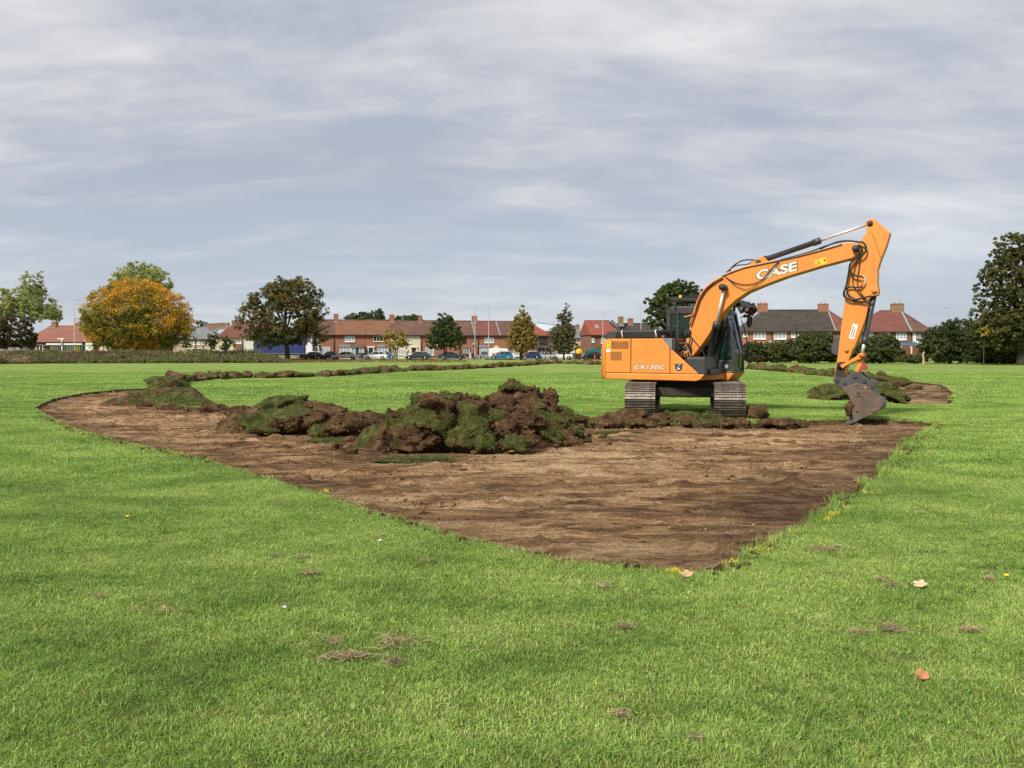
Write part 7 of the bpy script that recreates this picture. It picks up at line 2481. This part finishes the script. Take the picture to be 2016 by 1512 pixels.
# ------------------------------------------------------------------ vehicles on the road
M_TYRE = plain('tyre', (0.014, 0.014, 0.014), 0.8)
M_RIM = plain('alloy_rim', (0.45, 0.46, 0.47), 0.35, metal=0.7)
M_CARGLASS = glass_mat('car_glass', (0.030, 0.038, 0.042), 0.8, 0.04)
M_LAMP = plain('headlamp', (0.75, 0.78, 0.8), 0.15)
M_TAIL = plain('tail_lamp', (0.35, 0.02, 0.02), 0.25)
M_TRIM = plain('bumper_trim', (0.03, 0.03, 0.03), 0.6)
SHAPES = {   # lower body outline and glasshouse, nose at x=0, length 1, heights in metres
    'hatch': dict(body=[(0.0, 0.35), (0.02, 0.62), (0.10, 0.80), (0.27, 0.92), (0.90, 1.00), (0.985, 0.92), (1.0, 0.55), (0.985, 0.32)], cab=[(0.25, 0.90), (0.42, 1.43), (0.55, 1.50), (0.82, 1.46), (0.96, 0.98)], wheel=(0.18, 0.81)),
    'saloon': dict(body=[(0.0, 0.35), (0.02, 0.60), (0.10, 0.78), (0.28, 0.88), (0.80, 0.96), (0.97, 0.92), (1.0, 0.58), (0.985, 0.32)], cab=[(0.26, 0.87), (0.40, 1.36), (0.52, 1.43), (0.68, 1.40), (0.85, 0.94)], wheel=(0.18, 0.79)),
    'coupe': dict(body=[(0.0, 0.35), (0.02, 0.60), (0.10, 0.76), (0.30, 0.88), (0.82, 0.98), (0.98, 0.94), (1.0, 0.58), (0.985, 0.32)], cab=[(0.28, 0.87), (0.44, 1.34), (0.56, 1.41), (0.70, 1.36), (0.95, 0.96)], wheel=(0.18, 0.80)),
    'estate': dict(body=[(0.0, 0.35), (0.02, 0.62), (0.10, 0.80), (0.28, 0.90), (0.92, 0.98), (0.99, 0.90), (1.0, 0.55), (0.985, 0.32)], cab=[(0.25, 0.88), (0.40, 1.42), (0.52, 1.49), (0.90, 1.45), (0.985, 0.95)], wheel=(0.17, 0.79)),
    'van': dict(body=[(0.0, 0.40), (0.01, 0.85), (0.08, 1.10), (0.20, 1.20), (0.30, 1.95), (0.40, 2.05), (0.98, 2.05), (1.0, 1.9), (1.0, 0.40)], cab=[(0.125, 1.17), (0.225, 1.80), (0.30, 1.86), (0.40, 1.86), (0.40, 1.17)], wheel=(0.18, 0.78)),
}


def car(px0, px1, d, kind, paint, facing, label, name='car', see=False):
    """facing -1: nose to the left of the picture"""
    x0, x1 = at(px0, 700, d).x, at(px1, 700, d).x
    L = x1 - x0
    S = SHAPES[kind]
    W = 1.74 if kind != 'van' else 1.9
    root = tag(empty(name, ((x0 + x1) / 2, d, 0.02), 0.0 if facing < 0 else math.pi), label, 'van' if kind == 'van' else 'car', 'vehicles parked along the road')
    X = lambda t: (t - 0.5) * L
    wr = 0.31
    # body outline with the wheel arches cut into its underside
    up = [(X(t), z) for t, z in S['body']]
    low = []
    for t in reversed(S['wheel']):
        c = X(t)
        low += [(c + wr * 1.2 * math.cos(a), 0.30 + wr * 1.2 * max(0, math.sin(a)) - (0.06 if math.sin(a) < 0.05 else 0)) for a in np.linspace(0, math.pi, 9)]
    body = MB().prism(up + [(X(0.985), 0.24)] + low + [(X(0.015), 0.24)], -W / 2, W / 2).build('body', paint, root, 0.06, 2)
    cab = S['cab']
    top, bot = W * 0.40, W * 0.47
    zb, zt = min(z for t, z in cab), max(z for t, z in cab)
    V = []
    for s in (-1, 1):
        for t, z in cab:
            V.append((X(t), s * (bot + (top - bot) * (z - zb) / (zt - zb)), z))
    n = len(cab)
    F = [tuple(range(n)), tuple(n + i for i in reversed(range(n)))] + [(i, (i + 1) % n, n + (i + 1) % n, n + i) for i in range(n)]
    if kind != 'van':
        MB().add(V, F).build('glasshouse', M_CARGLASS, root, 0.02)
        # roof skin and pillars over the glass
        rf = MB()
        tp = [q for q in cab if q[1] > zt - 0.14]
        rf.prism([(X(t) + (0.02 if i else -0.0), z + 0.012) for i, (t, z) in enumerate(tp)] + [(X(t), z - 0.05) for t, z in reversed(tp)], -top - 0.02, top + 0.02)
        rf.build('roof', paint, root, 0.02)
        for s in (-1, 1):
            pl = MB()
            ends = [(cab[0], cab[1]), (cab[-1], cab[-2])]
            mid = 0.5 * (cab[2][0] + cab[-2][0]) - 0.03
            ends.append(((mid + 0.02, zb + 0.05), (mid, zt - 0.06)))
            for (a, b) in ends:
                pl.tube([(X(a[0]), s * (bot + 0.01), a[1]), (X(b[0]), s * (top + 0.015), b[1] - 0.02)], 0.045, 5)
            pl.build('pillar', paint, root)
    else:
        V = [(x, y * 1.08, z) for x, y, z in V]
        MB().add(V, F).build('cab_window', M_CARGLASS, root)
    for t in S['wheel']:
        for s in (-1, 1):
            w = MB().lathe([(0.20, -0.1), (wr, -0.1), (wr, 0.1), (0.20, 0.1)], 16, (X(t), s * (W / 2 - 0.10), wr), 'y').build('wheel', M_TYRE, root)
            MB().lathe([(0, 0.105), (0.19, 0.10), (0.21, 0.06), (0.21, -0.06), (0.19, -0.10), (0, -0.105)], 12, (X(t), s * (W / 2 - 0.10), wr), 'y').build('rim', M_RIM, w)
    for s in (-1, 1):
        MB().box((X(0.035), s * W * 0.36, 0.66), (0.16, 0.34, 0.14)).build('headlight', M_LAMP, root, 0.02)
        MB().box((X(0.985), s * W * 0.40, 0.80), (0.10, 0.26, 0.22)).build('tail_light', M_TAIL, root, 0.02)
    MB().b2(X(0.005), X(0.995), -W / 2 - 0.012, W / 2 + 0.012, 0.36, 0.42).build('trim', M_TRIM, root)
    return root


def paint(name, c, r=0.25):
    return plain('car_paint_' + name, c, r, var=0.04, scale=1.0, coat=0.5)


P_BLACK, P_NAVY, P_CREAM, P_WHITE = paint('black', (0.012, 0.013, 0.016)), paint('navy', (0.018, 0.022, 0.036)), paint('cream', (0.56, 0.50, 0.38)), paint('white', (0.80, 0.80, 0.78))
P_BLUE, P_SILVER, P_GREEN, P_SLATE = paint('mid_blue', (0.05, 0.14, 0.36)), paint('silver', (0.44, 0.45, 0.46)), paint('dark_green', (0.025, 0.050, 0.048)), paint('slate', (0.035, 0.050, 0.080))
P_AQUA, P_ROYAL, P_TEAL, P_GREY = paint('bright_blue', (0.015, 0.15, 0.32)), paint('royal', (0.02, 0.035, 0.15)), paint('teal', (0.02, 0.13, 0.12)), paint('grey', (0.20, 0.20, 0.21))
car(591, 640, 149.5, 'saloon', P_BLACK, -1, 'black saloon parked beside the white lorry cab')
car(631, 664, 152.5, 'hatch', P_NAVY, -1, 'dark hatchback half hidden behind the black saloon')
car(653, 706, 151, 'saloon', P_CREAM, -1, 'old cream saloon parked before the white porch')
car(717, 763, 149.5, 'hatch', P_WHITE, -1, 'white hatchback in front of the navy door')
car(748, 778, 153.5, 'hatch', P_BLUE, 1, 'mid-blue car half hidden behind the white hatchback')
car(799, 846, 154, 'estate', P_SILVER, -1, 'silver estate parked behind the dark green saloon')
car(797.5, 848.5, 150, 'saloon', P_GREEN, -1, 'dark green saloon before the cream house')
car(863, 917, 150, 'coupe', P_SLATE, 1, 'slate blue coupe under the dark round tree')
car(940, 963, 154, 'hatch', P_GREY, -1, 'grey small car left of the painted van')
vn = car(962, 1015, 153.5, 'van', P_WHITE, 1, 'white van painted with orange, yellow and blue patches', 'van')
car(965, 1010, 150, 'hatch', P_AQUA, -1, 'bright blue hatchback in front of the white van')
car(1027, 1064, 150, 'hatch', P_ROYAL, -1, 'royal blue hatchback right of the yellow conical tree')
car(1056, 1093, 154, 'saloon', P_SILVER, 1, 'silver saloon behind the royal blue hatchback')
car(1085, 1128, 150, 'hatch', P_WHITE, -1, 'white hatchback under the dark conical tree')
car(1145, 1192, 150, 'saloon', P_BLACK, -1, 'black saloon beside the teal van')
car(1146, 1190, 157, 'van', P_TEAL, -1, 'teal green van behind the black saloon', 'van')
# bright patches painted on the side of the white van
for (a, b, c, d_, mt) in ((-0.9, 0.2, 0.75, 1.35, M_YELLOW), (0.3, 1.2, 0.8, 1.4, plain('van_orange', (0.75, 0.30, 0.05))), (-1.9, -1.0, 0.9, 1.6, plain('van_blue', (0.10, 0.25, 0.50))), (1.25, 1.9, 0.8, 1.2, plain('van_red', (0.50, 0.10, 0.08)))):
    m = MB()
    cx, cz = (a + b) / 2, (c + d_) / 2
    m.prism([(cx + (b - a) / 2 * math.cos(t) * (1 + 0.15 * math.sin(3 * t)), cz + (d_ - c) / 2 * math.sin(t)) for t in np.linspace(0, 6.283, 14, endpoint=False)], 0.953, 0.958)
    m.build('painted_patch', mt, vn)

# blue curtain-sided lorry
def lorry():
    d = 153
    x0, x1, xc = at(503, 690, d).x, at(603.5, 690, d).x, at(632, 690, d).x
    e = tag(empty('lorry', (x0, d, 0.02)), 'long lorry with blue curtain sides and a white cab', 'lorry', 'vehicles parked along the road')
    L, Lc = x1 - x0, xc - x0
    m_c = plain('blue_curtain', (0.022, 0.036, 0.155), 0.6, var=0.1, scale=0.8)
    MB().b2(0, L, -1.25, 1.25, 1.15, 4.0).build('curtain_side', m_c, e, 0.05)
    for k in range(1, 9):
        MB().b2(L * k / 9 - 0.03, L * k / 9 + 0.03, -1.275, -1.25, 1.16, 3.95).build('curtain_strap', m_c, e)
    MB().b2(0, L, -1.27, 1.27, 1.0, 1.14).build('side_rail', P_GREY, e)
    MB().b2(0.3, L - 1.0, -1.22, -1.12, 0.45, 0.58).build('guard_rail', P_GREY, e)
    MB().b2(0.3, L - 1.0, -1.22, -1.12, 0.72, 0.84).build('guard_rail', P_GREY, e)
    MB().b2(0.2, L, -0.5, 0.5, 0.7, 1.0).build('chassis', M_TRIM, e)
    MB().prism([(L + 0.15, 0.5), (Lc - 0.05, 0.5), (Lc, 1.5), (Lc - 0.25, 2.75), (L + 0.6, 3.1), (L + 0.15, 3.1)], -1.2, 1.2).build('cab', P_WHITE, e, 0.08)
    MB().prism([(Lc - 1.25, 1.55), (Lc - 0.25, 1.50), (Lc - 0.42, 2.4), (Lc - 1.0, 2.45), (Lc - 1.35, 2.0)], -1.22, 1.22).build('cab_window', M_CARGLASS, e)
    MB().add([(Lc + 0.01, -1.05, 1.55), (Lc + 0.01, 1.05, 1.55), (Lc - 0.23, 1.05, 2.7), (Lc - 0.23, -1.05, 2.7)], [(0, 1, 2, 3)]).build('windscreen', M_CARGLASS, e)
    for x in (1.3, 2.4, 3.5, L + 1.3):
        for s in (-1, 1):
            w = MB().lathe([(0.25, -0.15), (0.5, -0.15), (0.5, 0.15), (0.25, 0.15)], 18, (x, s * 1.05, 0.5), 'y').build('wheel', M_TYRE, e)
            MB().lathe([(0, 0.1), (0.26, 0.14), (0.26, -0.14), (0, -0.1)], 12, (x, s * 1.05, 0.5), 'y').build('rim', M_RIM, e if False else w)


lorry()


# ------------------------------------------------------------------ street odds and ends
def wheelie_bin(px, d, c, label, h=1.05):
    P = at(px, 700, d)
    e = tag(empty('wheelie_bin', (P.x, d, 0.13)), label, 'bin', 'bins by the houses')
    mt = plain('bin_' + str(px), c, 0.6)
    b = MB()
    w0, w1, d0, d1 = 0.22, 0.29, 0.25, 0.36
    b.add([(-w0, -d0, 0.05), (w0, -d0, 0.05), (w0, d0, 0.05), (-w0, d0, 0.05), (-w1, -d1, h), (w1, -d1, h), (w1, d1, h), (-w1, d1, h)], [(3, 2, 1, 0), (4, 5, 6, 7), (0, 1, 5, 4), (1, 2, 6, 5), (2, 3, 7, 6), (3, 0, 4, 7)])
    b.build('body', mt, e, 0.02)
    MB().prism([(-d1 - 0.05, h + 0.005), (d1 + 0.05, h + 0.005), (d1, h + 0.09), (-d1, h + 0.05)], -w1 - 0.03, w1 + 0.03, plane='yz').build('lid', mt, e, 0.01)
    for s in (-1, 1):
        MB().cyl((s * 0.2, d0 + 0.06, 0.1), (s * 0.27, d0 + 0.06, 0.1), 0.1, 10).build('wheel', M_TYRE, e)


wheelie_bin(709, 154.5, (0.10, 0.10, 0.105), 'left grey wheelie bin before the white porch')
wheelie_bin(713.5, 154.6, (0.07, 0.07, 0.075), 'right grey wheelie bin before the white porch')
wheelie_bin(926.5, 157, (0.60, 0.56, 0.45), 'cream bin at the foot of the shorter lamp post')
wheelie_bin(930.5, 157, (0.03, 0.035, 0.03), 'black bin right of the cream bin')
wheelie_bin(1130, 148, (0.42, 0.43, 0.44), 'silver litter bin between the white hatchback and the brown gate')
# round yellow sign on its post, brown gate, traffic cone, red barrel
P = at(1140, 692.5, 149)
e = tag(empty('disc_sign', (P.x, 149, 0)), 'large round yellow disc on a post beside the teal van', 'sign')
MB().lathe([(0, -0.03), (0.52, -0.03), (0.55, 0.0), (0.52, 0.03), (0, 0.03)], 24, (0, 0, P.z), 'y').build('disc', M_YELLOW, e)
MB().tube([(0, 0.05, 0), (0, 0.05, P.z)], 0.05, 8).build('post', M_POST, e)
P = at(1139.5, 702, 148)
e = tag(empty('timber_gate', (P.x, 148, 0)), 'small brown timber gate under the yellow disc', 'gate')
for k in range(6):
    MB().b2(-0.5 + k * 0.17, -0.36 + k * 0.17, -0.015, 0.015, 0.08, 1.1).build('board', M_FENCE, e)
MB().b2(-0.52, 0.52, 0.016, 0.05, 0.3, 0.4).build('rail', M_FENCE, e)
MB().b2(-0.52, 0.52, 0.016, 0.05, 0.85, 0.95).build('rail', M_FENCE, e)
m_cone = plain('traffic_cone_orange', (0.70, 0.09, 0.05), 0.5)
P = at(1171, 699, 147.4)
e = tag(empty('traffic_cone', (P.x, 147.4, 0.02)), 'red traffic cone in front of the black saloon by the teal van', 'cone')
MB().tube([(0, 0, 0.04), (0, 0, 0.95)], [0.20, 0.04], 14).build('body', m_cone, e)
MB().b2(-0.26, 0.26, -0.26, 0.26, 0, 0.05).build('base', m_cone, e)
P = at(1122.5, 706, 147)
o = MB().lathe([(0, 0.0), (0.22, 0.0), (0.26, 0.15), (0.26, 0.42), (0.20, 0.52), (0, 0.54)], 16, axis='z').build('road_drum', m_cone, None, loc=(P.x, 147, 0.02))
tag(o, 'squat red drum at the rear of the white hatchback', 'drum')


# person in a dark red top bending behind the silver estate
def person():
    P = at(801, 700, 156.5)
    me = bpy.data.meshes.new('person')
    J = [(0, 0, 0.95), (0.10, 0, 1.15), (0.26, 0, 1.38), (0.34, 0, 1.50), (0.40, 0, 1.62), (0.44, 0, 1.72), (0.02, -0.1, 0.9), (0.03, -0.11, 0.48), (0, -0.11, 0.07), (0.14, -0.12, 0.03), (0.02, 0.1, 0.9), (-0.02, 0.12, 0.48), (-0.08, 0.12, 0.07), (0.06, 0.13, 0.03),
         (0.27, -0.19, 1.38), (0.44, -0.23, 1.20), (0.62, -0.16, 1.28), (0.70, -0.15, 1.30), (0.27, 0.19, 1.38), (0.42, 0.24, 1.18), (0.58, 0.17, 1.22), (0.66, 0.16, 1.24)]
    Ed = [(0, 1), (1, 2), (2, 3), (3, 4), (4, 5), (0, 6), (6, 7), (7, 8), (8, 9), (0, 10), (10, 11), (11, 12), (12, 13), (2, 14), (14, 15), (15, 16), (16, 17), (2, 18), (18, 19), (19, 20), (20, 21)]
    rad = [.15, .15, .16, .06, .09, .08, .10, .075, .045, .04, .10, .075, .045, .04, .07, .05, .04, .03, .07, .05, .04, .03]
    me.from_pydata(J, Ed, [])
    o = link('person', me, None, (P.x, 156.5, 0.13), (0, 0, 0.2))
    sk = o.modifiers.new('skin', 'SKIN')
    for v, r_ in zip(me.skin_vertices[0].data, rad):
        v.radius = (r_, r_)
    me.skin_vertices[0].data[0].use_root = True
    o.modifiers.new('sub', 'SUBSURF').render_levels = 2
    m, g, b, out = new_mat('clothes')
    tc = g.n('ShaderNodeTexCoord')
    sp = g.n('ShaderNodeSeparateXYZ')
    g.l(tc.outputs['Object'], sp.inputs[0])
    c = g.ramp(g.math('MULTIPLY', sp.outputs[2], 0.5), [(0.0, (0.02, 0.02, 0.03)), (0.46, (0.02, 0.02, 0.03)), (0.461, (0.22, 0.03, 0.05)), (0.755, (0.22, 0.03, 0.05)), (0.756, (0.42, 0.24, 0.17)), (0.84, (0.42, 0.24, 0.17)), (0.841, (0.03, 0.02, 0.015))], 'CONSTANT')
    g.l(c, b.inputs['Base Color'])
    b.inputs['Roughness'].default_value = 0.8
    me.materials.append(m)
    tag(o, 'person in a dark red top leaning forward behind the silver estate', 'person')


person()
